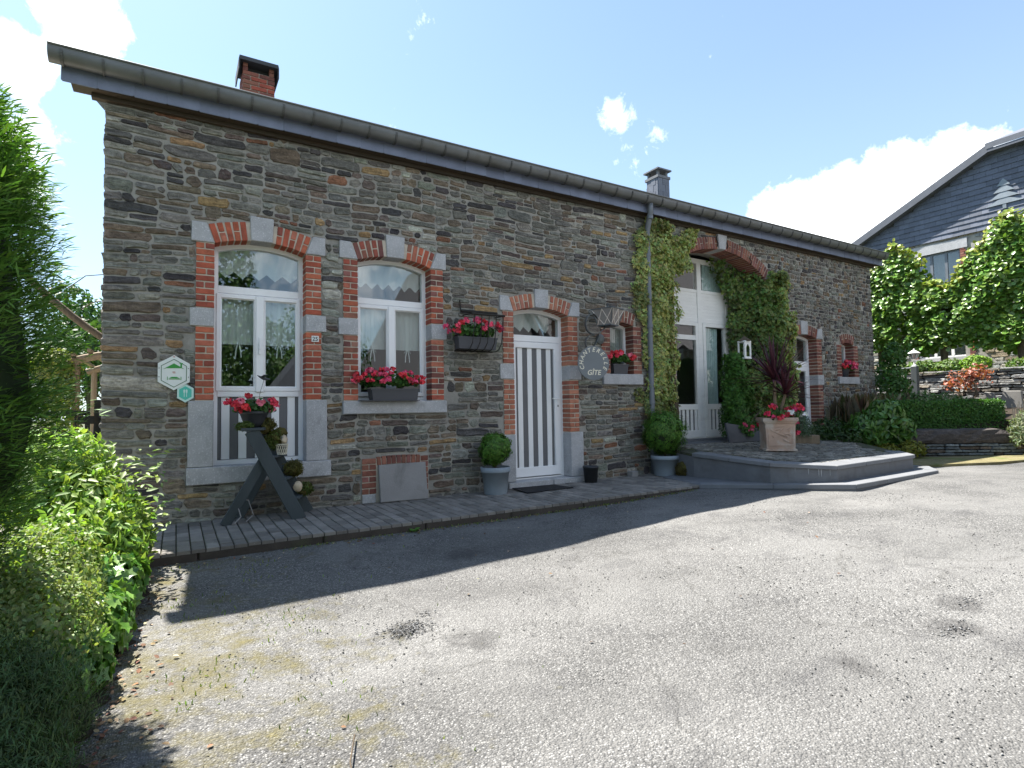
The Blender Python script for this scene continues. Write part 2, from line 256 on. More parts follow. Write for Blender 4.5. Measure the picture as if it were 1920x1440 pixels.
# ------------------------------------------------------------------ mesh helpers
class MB:
    def __init__(s): s.v = []; s.f = []; s.c = []; s.col = (0.5, 0.5, 0.5); s.T = None
    def pts(s, ps):
        k = len(s.v)
        for p in ps:
            q = Vector(p)
            if s.T is not None: q = s.T @ q
            s.v.append((q.x, q.y, q.z))
        return k
    def face(s, idx, col=None): s.f.append(tuple(idx)); s.c.append(col or s.col)
    def box(s, x0, x1, y0, y1, z0, z1, col=None):
        k = s.pts([(x0, y0, z0), (x1, y0, z0), (x1, y1, z0), (x0, y1, z0), (x0, y0, z1), (x1, y0, z1), (x1, y1, z1), (x0, y1, z1)])
        for q in ((0, 3, 2, 1), (4, 5, 6, 7), (0, 1, 5, 4), (1, 2, 6, 5), (2, 3, 7, 6), (3, 0, 4, 7)): s.face([k + i for i in q], col)
        return s
    def loft(s, a, b, col=None, capa=True, capb=True):
        n = len(a); k = s.pts(a); m = s.pts(b)
        for i in range(n):
            j = (i + 1) % n; s.face((k + i, k + j, m + j, m + i), col)
        if capa: s.face([k + i for i in range(n)][::-1], col)
        if capb: s.face([m + i for i in range(n)], col)
        return s
    def prism(s, poly, y0, y1, col=None):      # polygon (x,z) drawn on the facade, pushed from y0 to y1
        return s.loft([(x, y0, z) for x, z in poly], [(x, y1, z) for x, z in poly], col)
    def slab(s, poly, z0, z1, col=None):       # polygon (x,y) on the ground
        zf = z1 if callable(z1) else (lambda x, y: z1); zb = z0 if callable(z0) else (lambda x, y: z0)
        return s.loft([(x, y, zb(x, y)) for x, y in poly], [(x, y, zf(x, y)) for x, y in poly], col)
    def ring(s, outer, inner, y0, y1, col=None):  # frame between two outlines (x,z)
        n = len(outer); A = s.pts([(x, y0, z) for x, z in outer]); B = s.pts([(x, y0, z) for x, z in inner])
        Cc = s.pts([(x, y1, z) for x, z in outer]); D = s.pts([(x, y1, z) for x, z in inner])
        for i in range(n):
            j = (i + 1) % n
            s.face((A + i, A + j, B + j, B + i), col); s.face((Cc + j, Cc + i, D + i, D + j), col)
            s.face((B + i, B + j, D + j, D + i), col); s.face((A + j, A + i, Cc + i, Cc + j), col)
        return s
    def tube(s, path, r, n=8, col=None, cap=True):
        path = [Vector(p) for p in path]; rs = r if isinstance(r, (list, tuple)) else [r] * len(path)
        rings = []; up = Vector((0, 0, 1))
        for i, p in enumerate(path):
            d = (path[min(i + 1, len(path) - 1)] - path[max(i - 1, 0)]).normalized()
            if i == 0:
                a = d.cross(up if abs(d.z) < 0.9 else Vector((1, 0, 0))).normalized()
            else: a = (a - d * a.dot(d)).normalized()
            b = d.cross(a)
            rings.append(s.pts([p + (a * cos(2 * pi * k / n) + b * sin(2 * pi * k / n)) * rs[i] for k in range(n)]))
        for q, w2 in zip(rings, rings[1:]):
            for k in range(n): s.face((q + k, q + (k + 1) % n, w2 + (k + 1) % n, w2 + k), col)
        if cap: s.face([rings[0] + k for k in range(n)][::-1], col); s.face([rings[-1] + k for k in range(n)], col)
        return s
    def lathe(s, prof, n=24, c=(0, 0, 0), col=None, cap0=True, cap1=False):
        rings = [s.pts([(c[0] + r * cos(2 * pi * k / n), c[1] + r * sin(2 * pi * k / n), c[2] + z) for k in range(n)]) for r, z in prof]
        for q, w2 in zip(rings, rings[1:]):
            for k in range(n): s.face((q + k, q + (k + 1) % n, w2 + (k + 1) % n, w2 + k), col)
        if cap0: s.face([rings[0] + k for k in range(n)][::-1], col)
        if cap1: s.face([rings[-1] + k for k in range(n)], col)
        return s
    def strap(s, path, wdt, th, axis=(0, 1, 0), col=None):   # flat bar bent along a path, its width along axis
        path = [Vector(p) for p in path]; ax = Vector(axis).normalized(); rings = []
        for i, p in enumerate(path):
            d = (path[min(i + 1, len(path) - 1)] - path[max(i - 1, 0)]).normalized(); n = d.cross(ax).normalized()
            rings.append(s.pts([p + ax * wdt / 2 + n * th / 2, p - ax * wdt / 2 + n * th / 2, p - ax * wdt / 2 - n * th / 2, p + ax * wdt / 2 - n * th / 2]))
        for q, w2 in zip(rings, rings[1:]):
            for k in range(4): s.face((q + k, q + (k + 1) % 4, w2 + (k + 1) % 4, w2 + k), col)
        s.face([rings[0] + k for k in range(4)][::-1], col); s.face([rings[-1] + k for k in range(4)], col); return s
    def blob(s, c, r, n=10, m=7, amp=0.18, seed=0, col=None):     # lumpy stone or clod
        rr = random.Random(seed); ph = [(rr.uniform(1, 3.2), rr.uniform(1, 3.2), rr.uniform(1, 3.2), rr.uniform(0, 6)) for _ in range(4)]
        rows = []
        for i in range(m + 1):
            th = pi * i / m; row = []
            for k in range(n):
                a = 2 * pi * k / n; d = Vector((sin(th) * cos(a), sin(th) * sin(a), cos(th)))
                q = 1 + amp * sum(sin(p[0] * d.x * 2 + p[1] * d.y * 2 + p[2] * d.z * 2 + p[3]) for p in ph) / 2
                row.append((c[0] + d.x * r[0] * q, c[1] + d.y * r[1] * q, c[2] + d.z * r[2] * q))
            rows.append(s.pts(row))
        for q, w2 in zip(rows, rows[1:]):
            for k in range(n): s.face((q + k, w2 + k, w2 + (k + 1) % n, q + (k + 1) % n), col)
        return s

def wloc(o):
    v = Vector((0, 0, 0))
    while o is not None: v += o.location; o = o.parent
    return v
def build(name, mb, mat, parent=None, smooth=False, bevel=0.0, kind=None, label=None):
    me = bpy.data.meshes.new(name); off = wloc(parent) if parent is not None else Vector((0, 0, 0))
    me.from_pydata([(x - off.x, y - off.y, z - off.z) for x, y, z in mb.v], [], mb.f)
    at = me.attributes.new('tint', 'FLOAT_COLOR', 'CORNER')
    arr = np.ones((len(me.loops), 4), np.float32); lt = [len(f) for f in mb.f]
    arr[:, :3] = np.repeat(np.array([c[:3] for c in mb.c], np.float32).reshape(-1, 3), lt, axis=0)
    at.data.foreach_set('color', arr.ravel())
    if bevel:
        bm = bmesh.new(); bm.from_mesh(me); bmesh.ops.remove_doubles(bm, verts=bm.verts, dist=1e-5)
        bmesh.ops.bevel(bm, geom=[e for e in bm.edges if len(e.link_faces) == 2 and e.calc_face_angle(0) > 0.5], offset=bevel, segments=1, affect='EDGES', clamp_overlap=True)
        bm.to_mesh(me); bm.free()
    me.materials.append(MATS[mat])
    if smooth: me.polygons.foreach_set('use_smooth', [True] * len(me.polygons))
    me.update()
    o = bpy.data.objects.new(name, me); C.objects.link(o)
    if parent is not None: o.parent = parent
    if kind: o['kind'] = kind
    if label: o['label'] = label
    return o
def tag(o, label, cat, group=None):
    o['label'] = label; o['category'] = cat
    if group: o['group'] = group
    return o
def thing(name, label, cat, loc=(0, 0, 0), group=None):
    o = bpy.data.objects.new(name, None); C.objects.link(o); o.location = loc; o.empty_display_size = 0.1
    return tag(o, label, cat, group)
def struct(o): o['kind'] = 'structure'; return o
def copy_as(src, parent, loc, rot=(0, 0, 0), scale=1.0):
    o = src.copy(); C.objects.link(o); o.parent = parent; o.location = loc; o.rotation_euler = rot
    o.scale = (scale,) * 3 if isinstance(scale, (int, float)) else scale
    return o

def np_mesh(name, V, Fc, tints, mat, parent=None, kind=None, smooth=False):
    """V (n,3), Fc (m,k) same-size faces, tints (n,3) per point"""
    me = bpy.data.meshes.new(name); off = wloc(parent) if parent is not None else Vector((0, 0, 0))
    V = np.asarray(V, np.float32) - np.array(off, np.float32); Fc = np.asarray(Fc, np.int32)
    me.vertices.add(len(V)); me.vertices.foreach_set('co', V.ravel())
    k = Fc.shape[1]; me.loops.add(Fc.size); me.loops.foreach_set('vertex_index', Fc.ravel())
    me.polygons.add(len(Fc)); me.polygons.foreach_set('loop_start', np.arange(0, Fc.size, k, dtype=np.int32))
    if smooth: me.polygons.foreach_set('use_smooth', np.ones(len(Fc), bool))
    me.update(calc_edges=True)
    at = me.attributes.new('tint', 'FLOAT_COLOR', 'POINT'); a = np.ones((len(V), 4), np.float32); a[:, :3] = tints; at.data.foreach_set('color', a.ravel())
    me.materials.append(MATS[mat])
    o = bpy.data.objects.new(name, me); C.objects.link(o)
    if parent is not None: o.parent = parent
    if kind: o['kind'] = kind
    return o
# leaf shapes: (points, triangles, weight of the margin colour per point)
def _leafshape(kind):
    if kind == 'oval':
        P = [(0, 0, 0), (.30, .35, .07), (.24, .72, .06), (0, 1, -.05), (-.24, .72, .06), (-.30, .35, .07), (0, .5, -.02)]
        F = [(0, 1, 6), (1, 2, 6), (2, 3, 6), (3, 4, 6), (4, 5, 6), (5, 0, 6)]; e = [0, 1, 1, 1, 1, 1, 0]
    elif kind == 'round':
        P = [(0, -.05, 0), (.45, .1, .1), (.5, .5, .12), (.28, .9, .05), (-.28, .9, .05), (-.5, .5, .12), (-.45, .1, .1), (0, .4, -.04)]
        F = [(i, (i + 1) % 7, 7) for i in range(7)]; e = [1] * 7 + [0]
    elif kind == 'ivy':
        P = [(0, 0, 0), (.50, .06, .04), (.36, .38, .05), (.60, .60, .0), (.24, .70, .05), (0, 1.08, -.06), (-.24, .70, .05), (-.60, .60, .0), (-.36, .38, .05), (-.50, .06, .04), (0, .42, -.03)]
        F = [(i, (i + 1) % 10, 10) for i in range(10)]; e = [0] + [1] * 9 + [0]
    elif kind == 'tip':      # narrow needle spray
        P = [(-.10, 0, 0), (.10, 0, 0), (.13, .55, .03), (0, 1, -.02), (-.13, .55, .03)]
        F = [(0, 1, 2), (0, 2, 4), (4, 2, 3)]; e = [0, 0, .5, 1, .5]
    elif kind == 'frond':    # feathery conifer spray, three fingers
        P = [(0, 0, 0), (.08, .30, .02), (.30, .62, .0), (.05, .52, .0), (0, 1.0, -.08), (-.05, .52, .0), (-.30, .62, .0), (-.08, .30, .02)]
        F = [(0, 1, 7), (1, 2, 3), (7, 1, 3), (7, 3, 5), (5, 3, 4), (7, 5, 6)]; e = [0, .3, 1, .5, 1, .5, 1, .3]
    elif kind == 'needle':
        P = [(-.05, 0, 0), (.05, 0, 0), (.07, .55, .03), (0, 1, -.02), (-.07, .55, .03)]
        F = [(0, 1, 2), (0, 2, 4), (4, 2, 3)]; e = [0, 0, .5, 1, .5]
    elif kind == 'lance':
        P = [(0, 0, 0), (.18, .32, .05), (.17, .62, .05), (0, 1, -.10), (-.17, .62, .05), (-.18, .32, .05), (0, .5, -.02)]
        F = [(0, 1, 6), (1, 2, 6), (2, 3, 6), (3, 4, 6), (4, 5, 6), (5, 0, 6)]; e = [0, 1, 1, 1, 1, 1, 0]
    else:                    # 'lite': two triangles, for far or dense foliage
        P = [(0, 0, 0), (.32, .5, .08), (0, 1, -.04), (-.32, .5, .08)]; F = [(0, 1, 2), (0, 2, 3)]; e = [0, 1, 1, 1]
    return np.array(P, np.float32), np.array(F, np.int32), np.array(e, np.float32)
def unit(a): return a / np.maximum(np.linalg.norm(a, axis=-1, keepdims=True), 1e-6)
def leaves(name, pos, nrm, size, shape, mat, parent=None, base=(.05, .1, .02), edge=None, vary=.3, hue=.15, axis=None, droop=.3, wild=.6, kind=None, seed=1, bright=None):
    g = np.random.default_rng(seed); n = len(pos); P, F, e = _leafshape(shape)
    pos = np.asarray(pos, np.float32); nrm = unit(np.asarray(nrm, np.float32) + g.normal(0, wild * .5, (n, 3)).astype(np.float32))
    ax = g.normal(0, 1, (n, 3)).astype(np.float32) if axis is None else np.asarray(axis, np.float32) + g.normal(0, wild * .4, (n, 3)).astype(np.float32)
    ax[:, 2] -= droop; ax = unit(ax - nrm * (ax * nrm).sum(1, keepdims=True)); b = np.cross(ax, nrm)
    sz = (np.broadcast_to(size, (n,)) * g.uniform(.7, 1.3, n)).astype(np.float32)[:, None, None]
    V = pos[:, None, :] + sz * (P[None, :, 0:1] * b[:, None, :] + P[None, :, 1:2] * ax[:, None, :] + P[None, :, 2:3] * nrm[:, None, :])
    k = len(P); Fc = (F[None] + (np.arange(n) * k)[:, None, None]).reshape(-1, 3)
    br = g.uniform(1 - vary, 1 + vary, (n, 1, 1)) if bright is None else (np.asarray(bright)[:, None, None] * g.uniform(1 - vary, 1 + vary, (n, 1, 1)))
    hv = 1 + g.uniform(-hue, hue, (n, 1, 3)) * np.array([1.2, .5, 1.0])
    base = np.asarray(base, np.float32); base = base[None, None, :] if base.ndim == 1 else base[:, None, :]
    cc = np.repeat(base * np.ones((n, 1, 3)), k, axis=1)
    if edge is not None:
        ed = np.asarray(edge, np.float32); ed = ed[None, None, :] if ed.ndim == 1 else ed[:, None, :]
        cc = cc * (1 - e[None, :, None]) + ed * e[None, :, None]
    cc = np.clip(cc * br * hv, 0.003, .9).reshape(-1, 3)
    return np_mesh(name, V.reshape(-1, 3), Fc, cc, mat, parent, kind)
def lump(d, seed, amp, freq=2.3):    # smooth bumps over directions or points
    g = np.random.default_rng(seed); out = np.zeros(len(d))
    for _ in range(5):
        kx = g.normal(0, freq, 3); out += np.sin(d @ kx + g.uniform(0, 6.3)); freq *= 1.35
    return out / 5 * amp
def shell(n, c, r, seed, amp=.2, inner=.7, low=-1.0, freq=2.5):
    """points through the outer part of a lumpy ellipsoid, with outward normals"""
    g = np.random.default_rng(seed); d = unit(g.normal(0, 1, (int(n * 1.6) + 50, 3))); d = d[d[:, 2] > low][:n]
    q = (1 + lump(d, seed, amp, freq)) * (inner + (1 - inner) * g.uniform(0, 1, len(d)) ** .6)
    r = np.array(r); return np.array(c) + d * r * q[:, None], unit(d / r)
# ================================================================== the stone cottage
X0, X1, ZT = -0.05, 13.6, 4.06
FD = 0.16                                    # depth of the reveals
house = thing('stone_cottage', 'long single-storey grey rubble stone cottage with brick window surrounds and zinc gutter', 'cottage', (0, 0, 0))
# openings: x0, x1, bottom, springing, crown
OPN = dict(w1=(0.866, 1.754, 0.525, 2.79, 2.865), w2=(2.325, 3.226, 1.17, 2.80, 2.88), door=(4.411, 5.318, 0.085, 2.36, 2.44),
           s1=(6.09, 6.555, 1.55, 2.29, 2.335), arch=(7.47, 9.87, 0.40, 3.385, 3.765), d2=(10.62, 11.43, 0.43, 2.345, 2.41), s2=(12.31, 12.77, 1.60, 2.27, 2.315))
def arc_z(x, x0, x1, sp, cr):
    w2 = (x1 - x0) / 2; r = cr - sp; Rr = (w2 * w2 + r * r) / (2 * r); xm = (x0 + x1) / 2
    return cr - Rr + math.sqrt(max(Rr * Rr - (x - xm) ** 2, 0))
def arc_geo(x0, x1, sp, cr):
    w2 = (x1 - x0) / 2; r = cr - sp; Rr = (w2 * w2 + r * r) / (2 * r); return (x0 + x1) / 2, cr - Rr, Rr, math.asin(w2 / Rr)
def outline(x0, x1, zb, sp, cr, n=14):       # arch-topped outline, anticlockwise seen from the yard
    p = [(x0, zb), (x1, zb)]
    for i in range(n + 1):
        x = x1 + (x0 - x1) * i / n; p.append((x, arc_z(x, x0, x1, sp, cr)))
    return p

wm = MB(); WD = 0.5
def front(x0, x1, za, zb_, zc, zd):          # quad from (za,zb_) at the bottom to (zc,zd) at the top
    for y, fl in ((0.0, 0), (WD, 1)):
        k = wm.pts([(x0, y, za), (x1, y, zb_), (x1, y, zd), (x0, y, zc)]); wm.face((k, k + 1, k + 2, k + 3) if not fl else (k + 3, k + 2, k + 1, k))
cur = X0
for key in OPN:
    a, b, zb, sp, cr = OPN[key]; g = 0.03; a -= g; b += g; sp += g; cr += g; zb_ = zb - 0.02
    front(cur, a, -.3, -.3, ZT, ZT)
    n = 28 if key == 'arch' else 10
    for i in range(n):
        xa = a + (b - a) * i / n; xb = a + (b - a) * (i + 1) / n
        ya = arc_z(xa, a, b, sp, cr); yb = arc_z(xb, a, b, sp, cr)
        front(xa, xb, -.3, -.3, zb_, zb_); front(xa, xb, ya, yb, ZT, ZT)
        k = wm.pts([(xa, 0, ya), (xb, 0, yb), (xb, WD, yb), (xa, WD, ya)]); wm.face((k, k + 1, k + 2, k + 3))
    k = wm.pts([(a, 0, zb_), (b, 0, zb_), (b, WD, zb_), (a, WD, zb_)]); wm.face((k, k + 1, k + 2, k + 3))
    for x, fl in ((a, 0), (b, 1)):
        k = wm.pts([(x, 0, zb_), (x, WD, zb_), (x, WD, sp), (x, 0, sp)]); wm.face((k, k + 1, k + 2, k + 3) if fl else (k + 3, k + 2, k + 1, k))
    cur = b
front(cur, X1, -.3, -.3, ZT, ZT)
for x in (X0, X1):
    k = wm.pts([(x, 0, -.3), (x, 7.0, -.3), (x, 7.0, ZT), (x, 0, ZT)]); wm.face((k, k + 1, k + 2, k + 3))
k = wm.pts([(X0, 7.0, -.3), (X1, 7.0, -.3), (X1, 7.0, ZT), (X0, 7.0, ZT)]); wm.face((k, k + 1, k + 2, k + 3))
wall = build('wall', wm, 'mortar', house)
# rooms behind the glass
rm = MB(); rm.box(X0 + .3, X1 - .3, WD + .02, 6.6, 0.05, 0.06); rm.box(X0 + .3, X1 - .3, 3.6, 3.7, 0.06, 4.0); rm.box(X0 + .2, X1 - .2, WD + .01, 6.7, 4.02, 4.05)
for x in (2.05, 3.9, 5.8, 6.95, 10.3, 12.0): rm.box(x - .05, x + .05, WD + .02, 3.6, 0.06, 4.0)
build('room_wall', rm, 'plaster', house)

# ---- zones taken by dressed stone and brick (so that the rubble stops at them)
ZONES = []
def zone(x0, x1, z0, z1): ZONES.append((x0, x1, z0, z1))
BRICKCOL = [(.40, .105, .058), (.36, .09, .052), (.43, .125, .068), (.32, .08, .052), (.39, .12, .075), (.28, .078, .055), (.43, .15, .095)]
OLDCOL = [(.22, .085, .06), (.26, .11, .075), (.18, .07, .055), (.24, .10, .085), (.15, .062, .055), (.28, .14, .10)]
DOORCOL = [(.40, .155, .095), (.36, .13, .08), (.42, .18, .115), (.31, .11, .075), (.33, .14, .10)]
def stone_col():
    r = random.random()
    if r < .38: c = (.158, .158, .146)
    elif r < .55: c = (.205, .214, .192)
    elif r < .74: c = (.168, .138, .108)
    elif r < .84: c = (.066, .064, .068)
    elif r < .92: c = (.118, .096, .088)
    elif r < .95: c = (.26, .18, .095)
    elif r < .96: c = (.20, .10, .066)
    else: c = (.32, .325, .295)
    k = random.uniform(.80, 1.42); return tuple(min(.6, v * k * w_ * random.uniform(.96, 1.04)) for v, w_ in zip(c, (1.04, 1.0, .95)))
stuff_brick = MB()
def brickbox(par, x0, x1, y0, y1, z0, z1, cols, solo, T=None, wob=.002):
    m = MB() if solo else stuff_brick; c = random.choice(cols); q = random.uniform(.82, 1.15); c = tuple(v * q for v in c); m.T = T
    j = lambda: random.uniform(-wob, wob)
    k = m.pts([(x0 + j(), y0 + j(), z0 + j()), (x1 + j(), y0 + j(), z0 + j()), (x1 + j(), y1, z0 + j()), (x0 + j(), y1, z0 + j()),
               (x0 + j(), y0 + j(), z1 + j()), (x1 + j(), y0 + j(), z1 + j()), (x1 + j(), y1, z1 + j()), (x0 + j(), y1, z1 + j())])
    for q in ((0, 3, 2, 1), (4, 5, 6, 7), (0, 1, 5, 4), (1, 2, 6, 5), (2, 3, 7, 6), (3, 0, 4, 7)): m.face([k + i for i in q], c)
    m.T = None
    if solo: build('brick', m, 'brick', par, bevel=.0035)
def blockpoly(par, poly, y0=-.028, y1=FD, solo=True):
    m = MB(); m.prism([(x + random.uniform(-.003, .003), z + random.uniform(-.003, .003)) for x, z in poly], y0 + random.uniform(-.003, .003), y1)
    return build('quoin_block', m, 'bluestone', par, bevel=.006)
def jamb(par, xi, sgn, jw, z0, z1, cols, solo, depth=FD, pitch=.0675):
    """brick jamb: xi = edge of the opening, sgn = +1 when the jamb lies to its right"""
    n = max(1, round((z1 - z0) / pitch)); h = (z1 - z0) / n; xo = xi + sgn * jw; jt = .0135
    xa, xb = min(xi, xo), max(xi, xo)
    zone(xa, xb, z0, z1)
    for i in range(n):
        za = z0 + i * h + jt / 2; zb = z0 + (i + 1) * h - jt / 2
        if i % 2 == 0: cuts = [(xa, xb)]
        else:
            xm = (xa + xb) / 2 + random.uniform(-.012, .012); cuts = [(xa, xm - jt / 2), (xm + jt / 2, xb)]
        for p, q in cuts: brickbox(par, p, q, -.021 + random.uniform(-.002, .002), depth, za, zb, cols, solo)
    return xa, xb
def arch_ring(par, x0, x1, sp, cr, th, cols, solo, gaps=(), pitch=.068, depth=FD):
    xm, zc, Rr, ha = arc_geo(x0, x1, sp, cr)
    n = max(3, round(2 * ha * (Rr + th * .4) / pitch)); st = 2 * ha / n; jt = .013
    for i in range(n):
        am = -ha + (i + .5) * st; T = Matrix.Translation((xm, 0, zc)) @ Matrix.Rotation(am, 4, 'Y')
        if any(a < am < b for a, b in gaps): continue
        w2 = st * Rr / 2 - jt / 2
        segs = [(0, th)] if i % 2 == 0 else [(0, th * .5 - jt / 2), (th * .5 + jt / 2, th)]
        for a, b in segs: brickbox(par, -w2, w2, -.021, depth, Rr + a, Rr + b, cols, solo, T)
    for i in range(12):
        a = -ha + 2 * ha * i / 12; b = -ha + 2 * ha * (i + 1) / 12; t = max(cos(a), cos(b))
        zone(xm + (Rr + th) * sin(a), xm + (Rr + th) * sin(b), sp - .02, zc + (Rr + th) * t)
def mortar_ring(m, x0, x1, sp, cr, th, depth=FD, n=16):
    xm, zc, Rr, ha = arc_geo(x0, x1, sp, cr)
    for i in range(n):
        a = -ha + 2 * ha * i / n; b = -ha + 2 * ha * (i + 1) / n
        q = [(xm + (Rr + .004) * sin(a), zc + (Rr + .004) * cos(a)), (xm + (Rr + .004) * sin(b), zc + (Rr + .004) * cos(b)),
             (xm + (Rr + th) * sin(b), zc + (Rr + th) * cos(b)), (xm + (Rr + th) * sin(a), zc + (Rr + th) * cos(a))]
        m.prism(q, -.013, depth - .003)
def surround(key, th, mids, bott, cols, solo, keyst=True, spr=True, jw=.163, sill=None, jb=None):
    x0, x1, zb, sp, cr = OPN[key]; base = MB(); jb = zb if jb is None else jb
    lo = bott[1] if bott else jb
    for xi, s in ((x0, -1), (x1, 1)):
        a, b = min(xi, xi + s * jw), max(xi, xi + s * jw)
        base.box(a + (.004 if s > 0 else 0), b - (.004 if s < 0 else 0), -.013, FD - .003, lo, sp)
    mortar_ring(base, x0, x1, sp, cr, th)
    par = build('brick_surround', base, 'brick_mortar', house)
    edges = [lo]
    for m0, m1 in mids: edges += [m0, m1]
    edges.append(sp)
    for xi, s in ((x0, -1), (x1, 1)):
        for a, b in zip(edges[::2], edges[1::2]): jamb(par, xi, s, jw, a + (.004), b - .004, cols, solo)
        for m0, m1 in mids:
            xo = xi + s * random.uniform(.205, .218); blockpoly(par, [(min(xi, xo), m0), (max(xi, xo), m0), (max(xi, xo), m1), (min(xi, xo), m1)]); zone(min(xi, xo), max(xi, xo), m0, m1)
        if bott:
            xo = xi + s * .222; blockpoly(par, [(min(xi, xo), bott[0]), (max(xi, xo), bott[0]), (max(xi, xo), bott[1]), (min(xi, xo), bott[1])], -.032); zone(min(xi, xo), max(xi, xo), bott[0], bott[1])
    xm, zc, Rr, ha = arc_geo(x0, x1, sp, cr); gaps = []
    if keyst:
        kw = .108; gaps.append((-kw / Rr, kw / Rr))
        blockpoly(par, [(xm - kw * .97, cr - .004), (xm + kw * .97, cr - .004), (xm + kw * 1.06, cr + .256), (xm - kw * 1.06, cr + .256)], -.034); zone(xm - kw * 1.06, xm + kw * 1.06, cr, cr + .256)
    arch_ring(par, x0, x1, sp, cr, th, cols, solo, gaps)
    if spr:
        d = math.tan(ha)
        for s, xi in ((-1, x0), (1, x1)):
            blockpoly(par, [(xi, sp), (xi + s * .205, sp), (xi + s * .205, sp + .2), (xi + s * (.2 * d + .004), sp + .2)][::s], -.03)
            zone(min(xi, xi + s * .205), max(xi, xi + s * .205), sp, sp + .2)
    return par
surround('w1', .195, [(1.935, 2.115)], (.525, 1.18), BRICKCOL, True)
surround('w2', .195, [(1.925, 2.11)], None, BRICKCOL + OLDCOL, True)
surround('door', .19, [(1.45, 1.65)], (.09, .707), DOORCOL, True)
surround('s1', .185, [], None, OLDCOL, False, False, False)
surround('d2', .19, [(1.43, 1.62)], None, OLDCOL, False)
surround('s2', .185, [], None, OLDCOL, False, False, False)
# the great arch
ax0, ax1, azb, asp, acr = OPN['arch']
am_ = MB(); mortar_ring(am_, ax0, ax1, asp, acr, .2, .30, 30)
for xi, s in ((ax0, -1), (ax1, 1)): am_.box(min(xi, xi + s * .2), max(xi, xi + s * .2), -.013, .30, azb, asp)
apar = build('brick_surround', am_, 'brick_mortar', house, label='wide brick arch over the recessed glass doors')
arch_ring(apar, ax0, ax1, asp, acr, .2, OLDCOL, False, [(-.052, .052)], .062, .30)
for xi, s in ((ax0, -1), (ax1, 1)): jamb(apar, xi, s, .2, azb, asp, OLDCOL, False, .30)
blockpoly(apar, [(8.59, 3.765), (8.75, 3.765), (8.80, 4.02), (8.56, 4.02)], -.05, .25)
zone(8.56, 8.80, 3.765, 4.02)
for sx in (8.545, 8.805):   # S-shaped iron clamps beside the keystone
    m = MB(); m.tube([(sx + .02 * sin(t_ * 2 * pi), -.035 - .01 * t_, 3.80 + .19 * t_) for t_ in np.linspace(0, 1, 9)], .009, 6); build('wall_anchor', m, 'iron', apar, True)
m = MB(); m.tube([(9.44 + .02 * sin(t_ * 2 * pi), -.04, 3.60 + .15 * t_) for t_ in np.linspace(0, 1, 9)], .009, 6); build('wall_anchor', m, 'iron', apar, True)
# cellar hatch surround
cel = MB(); cel.box(2.362, 3.17, -.013, .10, .0, .50); cel.prism([(2.362, .50), (3.17, .50), (3.17, .505), (2.362, .505)], -.012, .1)
cpar = build('brick_surround', cel, 'brick_mortar', house, label='small brick surround of the blocked cellar hatch')
zone(2.36, 3.175, -.05, .545)
for xa, xb in ((2.365, 2.525), (3.075, 3.165)):
    for i in range(6):
        za = .10 + i * .0685; xm = (xa + xb) / 2
        for p, q in ([(xa, xb)] if i % 2 or xb - xa < .1 else [(xa, xm - .005), (xm + .005, xb)]): brickbox(cpar, p, q, -.022, .09, za + .005, za + .063, OLDCOL[:4], True)
    blockpoly(cpar, [(xa, 0), (xb, 0), (xb, .098), (xa, .098)], -.024, .09)
for i in range(9):
    xa = 2.53 + i * .06; T = Matrix.Translation((xa + .03, 0, .47)) @ Matrix.Rotation((i - 4) * .02, 4, 'Y'); zc_ = .012 * (1 - ((i - 4) / 4.5) ** 2)
    brickbox(cpar, -.025, .025, -.024, .09, -.045 + zc_, .05 + zc_, OLDCOL[:4], True, T)
m = MB(); m.box(2.53, 3.07, .03, .1, .02, .43); build('hatch_board', m, 'concrete', cpar)
build('brick', stuff_brick, 'brick', house, kind='stuff')

# ---- sills and steps of dressed stone
def sillbox(name, x0, x1, y0, y1, z0, z1, par=house, mat='bluestone'):
    m = MB(); m.box(x0, x1, y0, y1, z0, z1); zone(x0, x1, z0, z1); return build(name, m, mat, par, bevel=.008)
sillbox('sill', .634, 2.017, -.045, FD + .05, .35, .521)
sillbox('sill', 2.15, 3.415, -.05, FD + .05, 1.02, 1.168)
sillbox('sill', 5.93, 6.72, -.05, FD + .05, 1.39, 1.548)
sillbox('sill', 12.16, 12.91, -.05, FD + .05, 1.455, 1.598)
sillbox('door_step', 4.283, 4.99, -.055, FD + .04, -.03, .083); sillbox('door_step', 4.995, 5.53, -.055, FD + .04, -.03, .083)

# ---- rubble walling
STONES = []
def split(x0, x1, z0, z1, dep=0):
    w_, h_ = x1 - x0, z1 - z0; far = min(1, max(0, (x0 - 5.5) / 4.5))
    hmax = random.uniform(.085, .19); wmax = random.uniform(.15, .60) * (1 - .58 * far)
    if h_ > hmax and h_ > .09 and dep < 8:
        c = z0 + h_ * random.uniform(.36, .64); split(x0, x1, z0, c, dep + 1); split(x0, x1, c, z1, dep + 1)
    elif w_ > wmax and w_ > .16 - .03 * far and dep < 10:
        c = x0 + w_ * random.uniform(.28, .72); split(x0, c, z0, z1, dep + 1); split(c, x1, z0, z1, dep + 1)
    else: STONES.append([x0, x1, z0, z1])
z = -.06
while z < ZT - .01:
    h = min(random.uniform(.20, .38), ZT - z); x = X0
    if ZT - z - h < .06: h = ZT - z
    while x < X1 - .01:
        bw = min(random.uniform(.4, 1.2), X1 - x)
        if X1 - x - bw < .15: bw = X1 - x
        split(x, x + bw, z, z + h); x += bw
    z += h
